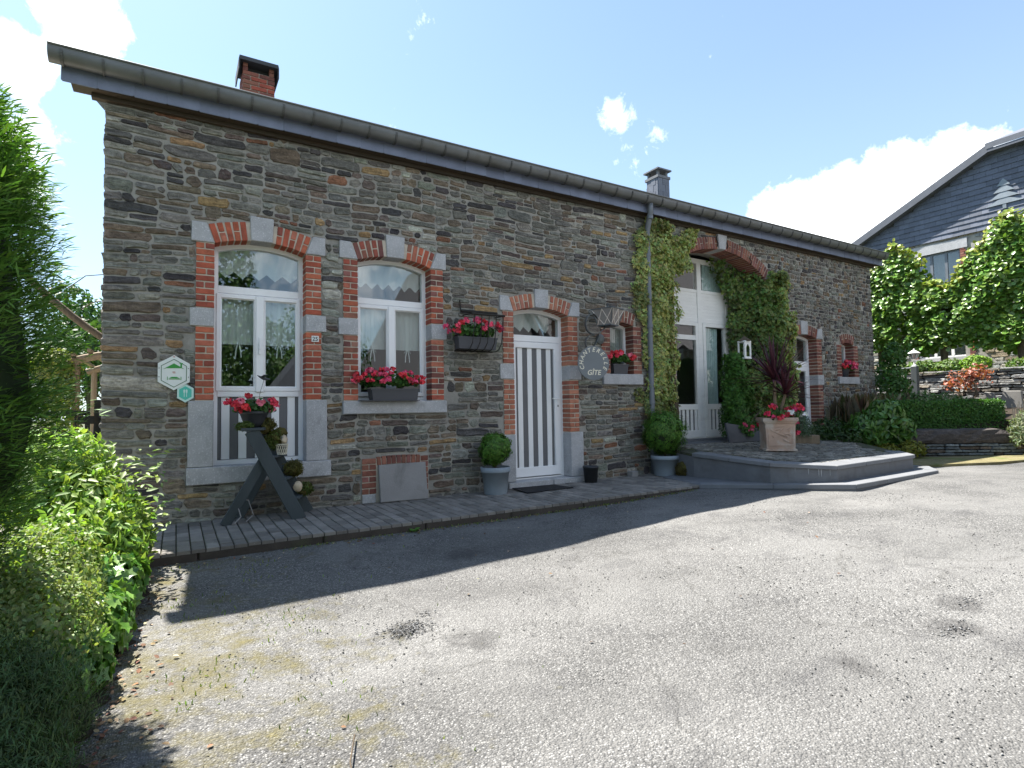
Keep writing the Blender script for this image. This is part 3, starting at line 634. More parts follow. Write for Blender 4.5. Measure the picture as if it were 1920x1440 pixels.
def clip(st, zs):
    x0, x1, z0, z1 = st
    for a, b, c, d in zs:
        if x0 < b and x1 > a and z0 < d and z1 > c:
            opt = [(x0, a, z0, z1), (b, x1, z0, z1), (x0, x1, z0, c), (x0, x1, d, z1)]
            opt = [o for o in opt if o[1] - o[0] > .045 and o[3] - o[2] > .028]
            if not opt: return None
            x0, x1, z0, z1 = max(opt, key=lambda o: (o[1] - o[0]) * (o[3] - o[2]))
    return [x0, x1, z0, z1]
ALLZ = ZONES + [(a - .0, b + .0, zb, sp) for a, b, zb, sp, cr in OPN.values()]
xa_, xb_, zb_, sp_, cr_ = OPN['arch']
for i in range(12):
    p = xa_ + (xb_ - xa_) * i / 12; q = xa_ + (xb_ - xa_) * (i + 1) / 12; ALLZ.append((p, q, zb_, max(arc_z(p, xa_, xb_, sp_, cr_), arc_z(q, xa_, xb_, sp_, cr_))))
wx = lambda x, z_: .016 * sin(x * 1.7 + z_ * 2.1 + 1.0) + .010 * sin(x * 4.3 - z_ * 3.0) + .008 * sin(x * .6 + z_ * 5)
def stone_mesh(m, x0, x1, z0, z1, T=None, yf=0.0, proud=(.006, .02), col=None, warp=True):
    """one rubble stone: uneven outline, chipped arrises, a slightly dished face"""
    w_, h_ = x1 - x0, z1 - z0; j = min(.0105, w_ * .12, h_ * .13) * random.uniform(.5, 1.4); x0 += j; x1 -= j; z0 += j; z1 -= j; w_, h_ = x1 - x0, z1 - z0
    ch = lambda: random.uniform(.08, .44) * min(h_, w_, .11)
    P = []; jt = lambda s: random.uniform(-s, s)
    def edge(ax_, az, bx, bz, n):
        for i in range(n):
            t_ = (i + 1) / (n + 1); P.append((ax_ + (bx - ax_) * t_, az + (bz - az) * t_))
    n = 4 if w_ > .3 else (3 if w_ > .18 else 2)
    c = [(ch(), ch()) for _ in range(4)]; s = min(.011, h_ * .11); tq = random.uniform(-.05, .05) * min(1, h_ / w_ * 2.2)
    P.append((x0 + c[0][0], z0)); edge(x0 + c[0][0], z0, x1 - c[1][0], z0, n); P.append((x1 - c[1][0], z0)); P.append((x1, z0 + c[1][1]))
    P.append((x1, z1 - c[2][1])); P.append((x1 - c[2][0], z1)); edge(x1 - c[2][0], z1, x0 + c[3][0], z1, n); P.append((x0 + c[3][0], z1)); P.append((x0, z1 - c[3][1])); P.append((x0, z0 + c[0][1]))
    P = [(x + jt(s), z_ + jt(s) + (x - (x0 + x1) / 2) * tq) for x, z_ in P]
    if warp: P = [(x, z_ + wx(x, z_)) for x, z_ in P]
    cx_ = sum(p[0] for p in P) / len(P); cz_ = sum(p[1] for p in P) / len(P); pr = random.uniform(*proud)
    ins = min(.009, h_ * .12) * random.uniform(.6, 1.3) ; k = len(P); tl, tr = jt(.005), jt(.005)
    Q = [(cx_ + (x - cx_) * (1 - ins / max(w_ * .5, .03)), cz_ + (z_ - cz_) * (1 - ins / max(h_ * .5, .02))) for x, z_ in P]
    A = [(x, yf + .012, z_) for x, z_ in P]; B = [(x, yf - pr * random.uniform(.5, .8), z_) for x, z_ in P]
    D = [(x, yf - pr + jt(.003) + tl * (x - cx_) / w_ + tr * (z_ - cz_) / h_, z_) for x, z_ in Q]
    m.T = T; a = m.pts(A); b = m.pts(B); d = m.pts(D); e = m.pts([(cx_ + jt(.2) * w_, yf - pr + jt(.004), cz_ + jt(.2) * h_)]); m.T = None
    col = col or stone_col()
    for i in range(k):
        q = (i + 1) % k; m.face((a + i, a + q, b + q, b + i), col); m.face((b + i, b + q, d + q, d + i), col); m.face((d + i, d + q, e), col)
CAMX, CAMY = .544, -6.4
good = []
for st in STONES:
    r = clip(st, ALLZ)
    if r and r[1] - r[0] > .05 and r[3] - r[2] > .026:
        cx_ = (r[0] + r[1]) / 2; d2_ = (cx_ - CAMX) ** 2 + CAMY ** 2
        vis = 0 if (6.75 < cx_ < 7.4 or 9.95 < cx_ < 10.5) else 1     # behind ivy
        good.append(((r[1] - r[0]) * (r[3] - r[2]) / d2_ ** 1.5 * vis, r))
good.sort(key=lambda q: -q[0])
rest = MB()
for i, (_, r) in enumerate(good):
    if r[0] < X0 + .01: r[0] -= random.uniform(.002, .022)       # quoins stand out unevenly at the corners
    if r[1] > X1 - .01: r[1] += random.uniform(.002, .02)
    if i < 300:
        m = MB(); stone_mesh(m, *r); build('rubble_stone', m, 'rubble', wall)
    else: stone_mesh(rest, *r)
build('rubble_stone', rest, 'rubble', house, kind='stuff')

# ---- windows and doors
def rect(x0, x1, z0, z1): return [(x0, z0), (x1, z0), (x1, z1), (x0, z1)]
def pane(par, poly, y, name='pane'):
    m = MB(); m.prism(poly, y, y + .005); return build(name, m, 'glass', par)
def sash(par, x0, x1, z0, z1, y, t_=.045, glass=True, mat='upvc'):
    m = MB(); m.ring(rect(x0, x1, z0, z1), rect(x0 + t_, x1 - t_, z0 + t_, z1 - t_), y, y + .055); s = build('sash', m, mat, par, bevel=.005)
    m = MB(); m.ring(rect(x0 + t_ - .008, x1 - t_ + .008, z0 + t_ - .008, z1 - t_ + .008), rect(x0 + t_ + .008, x1 - t_ - .008, z0 + t_ + .008, z1 - t_ - .008), y + .018, y + .034); build('glazing_bead', m, mat, par)
    if glass: pane(par, rect(x0 + t_, x1 - t_, z0 + t_, z1 - t_), y + .024)
    return s
def frame(key, t_=.05, y=FD - .005, mat='upvc', zb=None, name='window', label=None, bott=True):
    x0, x1, b, sp, cr = OPN[key]; b = b if zb is None else zb
    m = MB(); m.ring(outline(x0 - .02, x1 + .02, b - .005, sp + .01, cr + .012), outline(x0 + t_, x1 - t_, b + (t_ if bott else .012), sp - t_ * .8, cr - t_), y, y + .075)
    return build(name, m, mat, house, label=label)
FY = FD - .005
# 1: tall french window
f1 = frame('w1', .045, label='tall arched white french window with striped lower panel')
m = MB(); m.box(.905, 1.715, FY - .003, FY + .07, 2.315, 2.395); build('transom', m, 'upvc', f1, bevel=.006)
x0, x1, b, sp, cr = OPN['w1']
pane(f1, [(max(.912, min(1.708, x)), z_) for x, z_ in outline(.905, 1.715, 2.39, 2.76, 2.815)], FY + .03)
sash(f1, .893, 1.303, 1.285, 2.312, FY - .012); sash(f1, 1.318, 1.728, 1.285, 2.312, FY - .012)
m = MB(); m.box(1.27, 1.352, FY - .026, FY + .03, 1.275, 2.312); build('stile', m, 'upvc', f1, bevel=.006)
m = MB(); m.box(.905, 1.715, FY - .006, FY + .06, 1.225, 1.285); build('rail', m, 'upvc', f1, bevel=.005)
def planks(par, x0, x1, z0, z1, y, n, firstdark=True):
    """striped infill: n boards, the outer two half as wide"""
    wv = (x1 - x0) / (n - 1); x = x0
    for i in range(n):
        w_ = wv / 2 if i in (0, n - 1) else wv
        dark = (i % 2 == 0) == firstdark; m = MB(); yy = y + (.006 if dark else 0)
        m.box(x + .0015, x + w_ - .0015, yy, yy + .02, z0, z1); build('plank', m, 'plank_dark' if dark else 'plank_white', par, bevel=.002); x += w_
planks(f1, .905, 1.715, .575, 1.228, FY + .012, 11)
m = MB(); m.box(1.30, 1.318, FY - .05, FY - .028, 1.68, 1.80); m.box(1.302, 1.316, FY - .06, FY - .045, 1.73, 1.86); build('handle', m, 'upvc', f1)
# 2: window with flower box
f2 = frame('w2', .045, label='arched white two-leaf window behind the sill flower box')
m = MB(); m.box(2.365, 3.185, FY - .003, FY + .07, 2.325, 2.40); build('transom', m, 'upvc', f2, bevel=.006)
pane(f2, outline(2.365, 3.185, 2.395, 2.77, 2.83), FY + .03)
sash(f2, 2.352, 2.768, 1.225, 2.322, FY - .012); sash(f2, 2.783, 3.199, 1.225, 2.322, FY - .012)
m = MB(); m.box(2.735, 2.817, FY - .026, FY + .03, 1.215, 2.322); build('stile', m, 'upvc', f2, bevel=.006)
# 3: striped front door with fanlight
f3 = frame('door', .05, zb=.09, name='front_door', label='white front door striped with dark vertical boards under an arched fanlight', bott=False)
m = MB(); m.box(4.45, 5.28, FY - .003, FY + .07, 1.985, 2.075); build('transom', m, 'upvc', f3, bevel=.006)
pane(f3, outline(4.45, 5.28, 2.07, 2.325, 2.393), FY + .03)
m = MB(); m.ring(rect(4.455, 5.275, .115, 1.98), rect(4.535, 5.172, .245, 1.895), FY - .015, FY + .05); build('door_leaf', m, 'upvc', f3, bevel=.006)
planks(f3, 4.535, 5.172, .245, 1.895, FY + .01, 9)
m = MB(); m.box(5.20, 5.24, FY - .023, FY - .014, 1.03, 1.24); m.tube([(5.222, FY - .02, 1.19), (5.222, FY - .065, 1.19), (5.10, FY - .07, 1.19)], .009, 8); build('handle', m, 'upvc', f3)
m = MB(); m.box(5.214, 5.228, FY - .026, FY - .022, 1.07, 1.10); build('keyhole', m, 'ink', f3)
# 4: small window by the lantern
f4 = frame('s1', .045, label='small white window beside the round sign')
pane(f4, outline(6.13, 6.515, 1.59, 2.255, 2.295), FY + .03)
# 5: narrow glazed door right of the arch
f5 = frame('d2', .05, name='glazed_door', label='narrow white glazed door right of the ivy')
m = MB(); m.box(10.66, 11.39, FY - .003, FY + .07, 1.80, 1.90); build('transom', m, 'upvc', f5, bevel=.006)
pane(f5, outline(10.66, 11.39, 1.895, 2.305, 2.36), FY + .03)
sash(f5, 10.655, 11.395, .48, 1.795, FY - .012, .085)
# 6: little end window
f6 = frame('s2', .04, label='small end window with a pot of red flowers'); pane(f6, outline(12.345, 12.735, 1.635, 2.235, 2.28), FY + .03)
# great arch glazing, set back
GY = .50
gm = MB(); gm.box(7.44, 7.90, GY - .02, GY + .1, .40, 3.74); gm.box(9.45, 9.90, GY - .02, GY + .1, .40, 3.74); build('arch_pier', gm, 'mortar', house)
gm = MB(); gm.ring(rect(7.895, 9.455, .40, 3.73), rect(7.95, 9.40, .545, 3.64), GY, GY + .09)
for z0, z1 in ((2.56, 2.64), (3.10, 3.16)): gm.box(7.95, 9.40, GY + .005, GY + .085, z0, z1)
gm.box(8.625, 8.735, GY - .006, GY + .084, .50, 3.66)
ga = build('arch_glazing', gm, 'wood_white', house, label='recessed white glazed doors and boarded band under the arch', bevel=.004)
m = MB(); m.box(7.9, 9.45, GY - .05, GY + .06, .415, .475); build('threshold', m, 'step_slab', ga, bevel=.006)
for i in range(8):    # boarded band
    z0 = 2.64 + i * .0575; m = MB(); m.box(7.95, 8.626, GY + .012, GY + .05, z0 + .0004, z0 + .0571); m.box(8.734, 9.40, GY + .012, GY + .05, z0 + .0004, z0 + .0571); build('board', m, 'wood_white', ga, bevel=.0012)
pane(ga, rect(7.98, 8.60, 3.16, 3.66), GY + .03); pane(ga, rect(8.75, 9.38, 3.16, 3.66), GY + .03)
def leafdoor(x0, x1, n):
    m = MB(); m.ring(rect(x0, x1, .49, 2.555), rect(x0 + .075, x1 - .075, .62, 2.49), GY - .012, GY + .05); m.box(x0 + .07, x1 - .07, GY - .008, GY + .046, .985, 1.085)
    return build('door_leaf', m, 'wood_white', ga, bevel=.004)
leafdoor(7.955, 8.62, 0); leafdoor(8.74, 9.395, 0)
m = MB(); m.box(8.02, 8.56, GY - .006, GY + .044, 2.235, 2.32); build('rail', m, 'wood_white', ga)
pane(ga, rect(8.025, 8.555, 2.315, 2.49), GY + .025); pane(ga, rect(8.025, 8.555, 1.08, 2.24), GY + .025); pane(ga, rect(8.81, 9.325, 1.08, 2.49), GY + .025)
for x0, x1 in ((8.03, 8.55), (8.815, 9.32)):
    n = 5; w_ = (x1 - x0) / n
    m = MB(); m.box(x0, x1, GY + .02, GY + .03, .615, .99); build('panel', m, 'plank_dark', ga)
    for i in range(n): m = MB(); m.box(x0 + i * w_ + w_ * .22, x0 + i * w_ + w_ * .80, GY + .002, GY + .019, .615, .99); build('slat', m, 'wood_white', ga, bevel=.002)

# ---- curtains (hung inside)
def curtain(name, label, x0, x1, z0, z1, y, mat='voile', folds=5, amp=.012, points=0, rows=8, group=None, gather=None, cat='curtain'):
    nx = 40; V = []; F = []
    for r in range(rows + 1):
        for i in range(nx + 1):
            u = i / nx; zz_ = z0
            if points: ph = (u * points) % 1; zz_ = z0 + .075 * abs(ph - .5) * 2
            z_ = z1 + (zz_ - z1) * r / rows; x = x0 + (x1 - x0) * u
            if gather: k_ = gather(r / rows); x = k_[0] + (k_[1] - k_[0]) * u
            V.append((x, y + amp * sin(u * folds * 2 * pi + r * .2), z_))
    for r in range(rows):
        for i in range(nx): a = r * (nx + 1) + i; F.append((a, a + 1, a + nx + 2, a + nx + 1))
    o = np_mesh(name, V, F, np.ones((len(V), 3)) * .7, mat, smooth=True); return tag(o, label, cat, group)
curtain('lace_valance', 'pointed white lace valance in the fanlight of the tall french window', .90, 1.72, 2.50, 2.83, FY + .09, points=5)
curtain('sheer_blind', 'sheer white blind in the left leaf of the french window', .92, 1.285, 1.79, 2.31, FY + .09, amp=.006)
curtain('sheer_blind', 'sheer white blind in the right leaf of the french window', 1.335, 1.71, 1.79, 2.31, FY + .09, amp=.006)
curtain('lace_valance', 'pointed white lace valance in the fanlight above the flower box window', 2.36, 3.19, 2.53, 2.86, FY + .09, points=6)
curtain('sheer_blind', 'sheer white blind in the left leaf above the sill flower box', 2.385, 2.745, 1.80, 2.32, FY + .09, amp=.006)
curtain('sheer_blind', 'sheer white blind in the right leaf above the sill flower box', 2.81, 3.175, 1.80, 2.32, FY + .09, amp=.006)
curtain('lace_valance', 'pointed lace valance in the fanlight of the striped front door', 4.45, 5.17, 2.13, 2.42, FY + .09, points=5)
curtain('lace_valance', 'short pale curtain in the small window by the round sign', 6.34, 6.54, 1.85, 2.32, FY + .10, points=1)
curtain('door_curtain', 'blue-grey curtain tied back behind the arch door', 8.82, 9.22, 1.08, 2.48, GY + .062, 'drape', 7, .012, rows=16,
        gather=lambda v: (8.82 + .10 * v ** 2, 9.20 - .02 * v))
curtain('door_curtain', 'pale curtain in the upper arch window', 8.84, 9.36, 3.17, 3.66, GY + .06, 'drape', 6, .010)
curtain('door_curtain', 'plain grey curtain in the narrow glazed door right of the ivy', 10.68, 10.98, .5, 2.35, FY + .14, 'drape', 5, .012)
def ties(x, z_, label):
    m = MB(); y = FY + .082
    for s in (-1, 1):
        m.strap([(x, y, z_), (x + s * .03, y - .005, z_ - .012), (x + s * .045, y, z_ - .04), (x + s * .02, y, z_ - .02)], .012, .003, (0, 1, 0)); m.strap([(x + s * .006, y, z_), (x + s * .022, y, z_ - .07), (x + s * .028, y - .004, z_ - .15)], .012, .004, (.8, .2, 0))
    m.strap([(x, y + .004, z_), (x, y + .006, z_ + .52)], .022, .002, (1, 0, 0))
    tag(build('blind_tie', m, 'sheer'), label, 'ribbon', 'white ribbons tied round the rolled blinds')
for x, l in ((1.11, 'white ribbon bow on the left blind of the french window'), (1.52, 'white ribbon bow on the right blind of the french window'),
             (2.57, 'white ribbon bow on the left blind above the flower box'), (3.01, 'white ribbon bow on the right blind above the flower box')): ties(x, 1.80, l)

# ---- roof, eaves, gutter
RP = math.tan(R_(19)); rf = MB()
def roofz(y): return 4.30 + (y + .18) * RP
rf.loft([(-.38, -.16, roofz(-.16) - .06), (13.84, -.16, roofz(-.16) - .06), (13.84, -.16, roofz(-.16)), (-.38, -.16, roofz(-.16))],
        [(-.38, 3.6, roofz(3.6) - .06), (13.84, 3.6, roofz(3.6) - .06), (13.84, 3.6, roofz(3.6)), (-.38, 3.6, roofz(3.6))])
rf.loft([(-.38, 7.4, roofz(-.2) - .06), (13.84, 7.4, roofz(-.2) - .06), (13.84, 7.4, roofz(-.2)), (-.38, 7.4, roofz(-.2))],
        [(-.38, 3.6, roofz(3.6) - .06), (13.84, 3.6, roofz(3.6) - .06), (13.84, 3.6, roofz(3.6)), (-.38, 3.6, roofz(3.6))])
roof = build('roof', rf, 'roofing', house)
g_ = MB()   # gable infill
for x in (X0, X1): g_.loft([(x, 0, ZT), (x, 7, ZT), (x, 3.55, roofz(3.55) - .07)], [(x + .02, 0, ZT), (x + .02, 7, ZT), (x + .02, 3.55, roofz(3.55) - .07)])
build('gable', g_, 'mortar', house)
ev = MB(); ev.box(-.30, 13.78, -.13, .02, 4.062, 4.10); ev.box(-.30, 13.78, -.10, .0, 4.10, 4.20); ev.box(-.16, 13.70, -.05, .02, 4.02, 4.06)
build('soffit', ev, 'soffit_wood', house)
fb = MB(); fb.box(-.355, 13.82, -.138, -.128, 4.075, 4.30); fas = build('fascia', fb, 'roofing', house)
x = -.37; i = 0
while x < 13.8:
    w_ = min(random.uniform(.255, .285), 13.84 - x); T = Matrix.Translation((x, -.139 - .004 * (i % 2), 4.06)) @ Matrix.Rotation(random.uniform(-.006, .006), 4, 'Y')
    m = MB(); m.T = T; q = random.uniform(.85, 1.15); c = (.15 * q, .175 * q, .25 * q)
    m.prism([(0, .012), (.012, 0), (w_ - .012, 0), (w_ + .012, .012), (w_ + .012, .225), (0, .225)], -.012, 0, c); build('slate', m, 'slate', fas, bevel=.002); x += w_; i += 1
gt = MB(); prof = [(-.135, 4.295)] + [(-.218 + .083 * cos(a), 4.268 - .095 * sin(a)) for a in np.linspace(0.05, pi - .02, 13)] + [(-.301, 4.30), (-.306, 4.306), (-.314, 4.306), (-.316, 4.296), (-.309, 4.29)]
a_ = [(-.447, y, z_) for y, z_ in prof]; b_ = [(13.83, y, z_) for y, z_ in prof]
k = gt.pts(a_); q = gt.pts(b_)
for i in range(len(prof) - 1): gt.face((k + i, q + i, q + i + 1, k + i + 1))
inn = [(y + (.004 if y < -.2 else -.004), z_ + .004) for y, z_ in prof[:15]]; k2 = gt.pts([(-.447, y, z_) for y, z_ in inn]); q2 = gt.pts([(13.83, y, z_) for y, z_ in inn])
for i in range(len(inn) - 1): gt.face((k2 + i + 1, q2 + i + 1, q2 + i, k2 + i))
for xx in (-.447, 13.83): e_ = gt.pts([(xx, y, z_) for y, z_ in prof[:15]]); gt.face([e_ + i for i in range(15)])
gut = build('gutter', gt, 'gutter', house, True)
x = -.35; br = None
while x < 13.75:
    if br is None:
        m = MB(); m.strap([(x, -.218 + .088 * cos(a), 4.268 - .103 * sin(a)) for a in np.linspace(0.02, pi, 13)], .02, .007, (1, 0, 0)); br = build('bracket', m, 'strap_zinc', gut)
    else: copy_as(br, gut, (x + .35, 0, 0))
    x += .305 * random.uniform(.96, 1.04)
dp = MB(); dp.tube([(6.80, -.215, 4.19), (6.80, -.215, 4.10), (6.81, -.20, 4.03), (6.825, -.14, 3.90), (6.835, -.10, 3.80), (6.84, -.09, 3.70), (6.84, -.09, .98), (6.84, -.09, .02)], .043, 14)
pip = build('downpipe', dp, 'pipe', house, True)
for z_ in (3.98, 3.42, 2.3, 1.12):
    m = MB(); m.lathe([(.046, -.03), (.05, -.025), (.05, .025), (.046, .03)], 14, (6.84 if z_ < 3.8 else 6.815, -.09 if z_ < 3.8 else -.185, z_)); build('pipe_collar', m, 'pipe', pip)

# ---- chimneys
cm = MB(); cm.box(1.262, 1.628, 1.512, 1.868, 4.6, 5.56)
ch1 = build('chimney', cm, 'brick_mortar', house, label='red brick chimney with dark slab cap')
zc = 5.02; r = 0
while zc < 5.55:
    cuts = np.arange(1.25 - (.1 if r % 2 else 0), 1.66, .2)
    for xa in cuts:
        p, q2_ = max(1.25, xa + .005), min(1.64, xa + .195)
        if q2_ - p > .03: brickbox(ch1, p, q2_, 1.50, 1.60, zc + .004, zc + .054, OLDCOL[:3] + BRICKCOL[3:4], True)
    brickbox(ch1, 1.249, 1.30, 1.605, 1.88, zc + .004, zc + .054, OLDCOL[:3], True); zc += .06; r += 1
for xa in (1.255, 1.575):
    for k_ in range(2): brickbox(ch1, xa, xa + .06, 1.505, 1.60, 5.56 + k_ * .055, 5.61 + k_ * .055, OLDCOL[:3], True)
    brickbox(ch1, xa, xa + .06, 1.78, 1.87, 5.56, 5.665, OLDCOL[:3], False) if False else None
m = MB(); m.box(1.27, 1.62, 1.62, 1.86, 5.56, 5.66); m.prism([(1.20, 5.66), (1.69, 5.66), (1.68, 5.71), (1.21, 5.71)], 1.44, 1.94); m.box(1.20, 1.215, 1.44, 1.94, 5.53, 5.66); m.box(1.675, 1.69, 1.44, 1.94, 5.53, 5.66); build('chimney_cap', m, 'roofing', ch1)
CA, CB, CYA, CYB = 9.29, 9.60, 2.0, 2.33
cm = MB(); cm.box(CA, CB, CYA, CYB, 4.7, 5.93)
ch2 = build('chimney', cm, 'roofing', house, label='slate-hung chimney with flat hood')
for fc in (0, 1):
    for r in range(6):
        z0 = 5.05 + r * .148
        for i in range(3):
            q = random.uniform(.8, 1.2); c = (.13 * q, .145 * q, .18 * q); m = MB()
            if fc == 0:
                cut = [CA - .004, CA + (.12 if r % 2 else .20), CB + .008]; a, b = cut[min(i, 1)], cut[min(i, 1) + 1] - .004
                if i == 2: continue
                m.box(a, b, CYA - .015 - .004 * (i % 2), CYA - .001, z0, z0 + .147, c)
            else:
                st_ = (CYB - CYA) / 2.6; off = -.5 * st_ * (r % 2); a, b = max(CYA + .001, CYA + i * st_ + off), min(CYB, CYA + (i + 1) * st_ + off - .004); m.box(CA - .015 - .004 * (i % 2), CA - .001, a, b, z0, z0 + .147, c)
            if b - a > .03: build('slate', m, 'slate', ch2)
m = MB(); m.box(CA - .03, CB + .03, CYA - .03, CYB + .03, 5.93, 5.985); m.box(CA - .05, CB + .05, CYA - .05, CYB + .05, 6.10, 6.13)
for px, py in ((CA + .01, CYA + .01), (CB - .06, CYA + .01), (CA + .01, CYB - .06), (CB - .06, CYB - .06)): m.box(px, px + .05, py, py + .05, 5.985, 6.10)
build('chimney_cap', m, 'step_slab', ch2)
# ================================================================== ground, driveway, pavement, terrace
def zr(x, y):
    """height of the driveway: falls away from the house at the left, rises to the right"""
    d = np.maximum(0, -1.33 - np.asarray(y, float)); ds = 3.0 * (1 - np.exp(-d / 3.0))
    b = np.interp(x, [-2, 3, 5, 6.4, 9, 16], [-.10, -.09, -.076, -.035, .03, .06])
    s = np.interp(x, [0, 1.4, 2.3, 3.6, 4.8, 6.5, 9], [-.088, -.088, -.070, -.040, .022, .034, .02])
    return b + s * ds
xs = np.concatenate([np.arange(-4, 12, .12), np.arange(12, 40, .8)]); ys = np.concatenate([np.arange(-40, -8, .8), np.arange(-8, .3, .10)])
gx, gy = np.meshgrid(xs, ys); gz = zr(gx, gy) + .006 * np.sin(gx * 5.1 + gy * 2.3) * np.sin(gy * 4.7) + .008 * np.sin(gx * 1.3 + 2) * np.sin(gy * 1.7)
nx = len(xs); idx = np.arange(len(ys) * nx).reshape(len(ys), nx)
F = np.stack([idx[:-1, :-1], idx[:-1, 1:], idx[1:, 1:], idx[1:, :-1]], -1).reshape(-1, 4)
struct(np_mesh('driveway', np.stack([gx, gy, gz], -1).reshape(-1, 3), F, np.ones((gx.size, 3)), 'driveway', smooth=True))
gm = MB(); gm.slab([(-400, -400), (400, -400), (400, 400), (-400, 400)], -.62, -.60); struct(build('ground', gm, 'earth'))
gm = MB(); gm.slab([(-40, 8.2), (-.1, 8.2), (-.1, 60), (-40, 60)], -.05, .06); struct(build('lawn', gm, 'lawn'))
gm = MB(); gm.slab([(-40, -.4), (-.06, -.4), (-.06, 8.2), (-40, 8.2)], -.2, .03); struct(build('garden_path', gm, 'gravel_path'))
gm = MB(); gm.slab([(-6, -9)] + [(float(np.interp(y_, [-9, -6, -5, -4.3, -3.3, -2.4, -1.4], [.06, .16, .22, .27, .24, .33, .36])) + .035 * sin(y_ * 9) + .025 * sin(y_ * 23 + 1) + .018 * sin(y_ * 51), float(y_)) for y_ in np.linspace(-9, -1.36, 220)] + [(-.05, -1.34), (-.05, -.4), (-6, -.4)], -.6, lambda x, y: float(zr(x, y)) + (.014 if x > 0 else .03))
struct(build('planting_bed', gm, 'soil'))
# raised garden to the right
gm = MB(); gm.slab([(11.9, -.75), (13.9, -2.3), (15.9, -3.2), (15.9, 9), (13.7, 9), (13.7, .2), (11.6, .2)], -.3, lambda x, y: .50 + .14 * max(0, x - 12.5)); struct(build('garden_bed', gm, 'soil'))
gm = MB(); gm.slab([(16.15, -14), (60, -14), (60, 30), (16.15, 30)], -.3, 1.62); struct(build('upper_garden', gm, 'earth'))
gm = MB(); gm.slab([(10.2, -2.15), (11.5, -1.2), (13.2, -2.42), (14.5, -2.9), (15.5, -3.3), (13.4, -3.15), (11.5, -2.75)], -.1, lambda x, y: float(zr(x, y)) + .035); struct(build('grass_verge', gm, 'verge'))

# ---- pavement in front of the door
zp = lambda x: float(np.interp(x, [0, 1.4, 3, 5, 6.4, 7.2], [-.012, 0, 0, .010, .018, .022]))
kb = MB()
for x0, x1 in zip(np.arange(-.25, 6.3, .95), np.append(np.arange(.70, 6.3, .95), 6.42)):
    x1 = min(x1, 6.42); kb.loft([(x0 + .003, -1.335, -.5), (x1 - .003, -1.335, -.5), (x1 - .003, -1.255, -.5), (x0 + .003, -1.255, -.5)], [(x0 + .003, -1.33, zp(x0) - .012), (x1 - .003, -1.33, zp(x1) - .012), (x1 - .003, -1.255, zp(x1) - .010), (x0 + .003, -1.255, zp(x0) - .010)])
pv = MB(); pv.slab([(-.25, -1.26), (6.42, -1.26), (7.2, -1.5), (7.2, .02), (-.25, .02)], -.4, lambda x, y: zp(x) - .014)
pave = struct(build('pavement', pv, 'joint')); build('kerb', kb, 'kerb', pave, bevel=.012)
cand = []
for ci, x in enumerate(np.arange(-.25, 7.1, .1005)):
    y = -1.335 - (.1 if ci % 2 else 0)
    while y < 0:
        ya, yb = max(y, -1.335), min(y + .2005, .0)
        ye = -1.335 if x < 6.35 else -1.335 - (x - 6.35) * 1.4
        if yb - ya > .03 and not (x > 6.72 and y < -.75): cand.append((x, x + .1005, ya, yb))
        y += .2005
cand.sort(key=lambda c_: (c_[0] - CAMX) ** 2 + (c_[2] - CAMY) ** 2 if c_[0] > .1 else 99)
rest = MB()
for i, (xa, xb, ya, yb) in enumerate(cand):
    m = MB() if i < 300 else rest; q = random.uniform(.72, 1.28); c = (.20 * q, .185 * q, .168 * q); g = .0048; dz = random.uniform(-.003, .003); zt = zp((xa + xb) / 2) + dz; e = .006
    A = [(xa + g, ya + g), (xb - g, ya + g), (xb - g, yb - g), (xa + g, yb - g)]; B = [(xa + g + e, ya + g + e), (xb - g - e, ya + g + e), (xb - g - e, yb - g - e), (xa + g + e, yb - g - e)]
    k0 = m.pts([(x, y, zt - .03) for x, y in A]); k1 = m.pts([(x, y, zt - .004) for x, y in A]); k2 = m.pts([(x, y, zt) for x, y in B])
    for s_ in range(4):
        n_ = (s_ + 1) % 4; m.face((k0 + s_, k0 + n_, k1 + n_, k1 + s_), c); m.face((k1 + s_, k1 + n_, k2 + n_, k2 + s_), c)
    m.face((k2, k2 + 1, k2 + 2, k2 + 3), c)
    if i < 300: build('paver', m, 'paver', pave)
build('paver', rest, 'paver', pave, kind='stuff')

# ---- terrace with its two steps
zl = lambda x, y=0: float(np.interp(x, [6.4, 7.36, 10.2], [.02, .095, .10]))
zt_ = lambda x, y: .30 + .055 * (y + 2.4)
low = MB(); LP = [(6.41, -1.325), (7.364, -2.80), (9.572, -2.731), (10.08, -2.407), (10.2, -2.0), (9.5, -.5), (6.6, -.5)]
low.slab(LP, -.4, zl); ter = struct(build('terrace', low, 'step_riser', bevel=.006))
for a, b in zip(LP[:3], LP[1:4]):     # edge slabs of the lower step
    d = (Vector(b) - Vector(a)); n = Vector((-d.y, d.x)).normalized(); k_ = max(1, round(d.length / .8))
    for i in range(k_):
        p, q = Vector(a) + d * (i / k_), Vector(a) + d * ((i + 1) / k_); e = d.normalized() * .003
        poly = [tuple(p + e - n * .012), tuple(q - e - n * .012), tuple(q - e + n * .15), tuple(p + e + n * .15)]
        m = MB(); m.slab(poly, lambda x, y: zl(x) - .05, lambda x, y: zl(x) + .006); build('edge_slab', m, 'step_slab', ter, bevel=.005)
UP = [(7.10, -.02), (6.90, -.45), (6.79, -.88), (6.89, -2.021), (7.416, -2.564), (9.609, -2.451), (9.953, -2.095), (10.9, -1.0), (11.75, -.35), (11.75, .14), (7.10, .14)]
cenx = Vector((8.9, -1.2)); RI = [tuple(Vector(p) + (cenx - Vector(p)).normalized() * .03) for p in UP]
m = MB(); m.slab(RI, -.3, lambda x, y: zt_(x, y) - .05); build('riser', m, 'step_riser', ter)
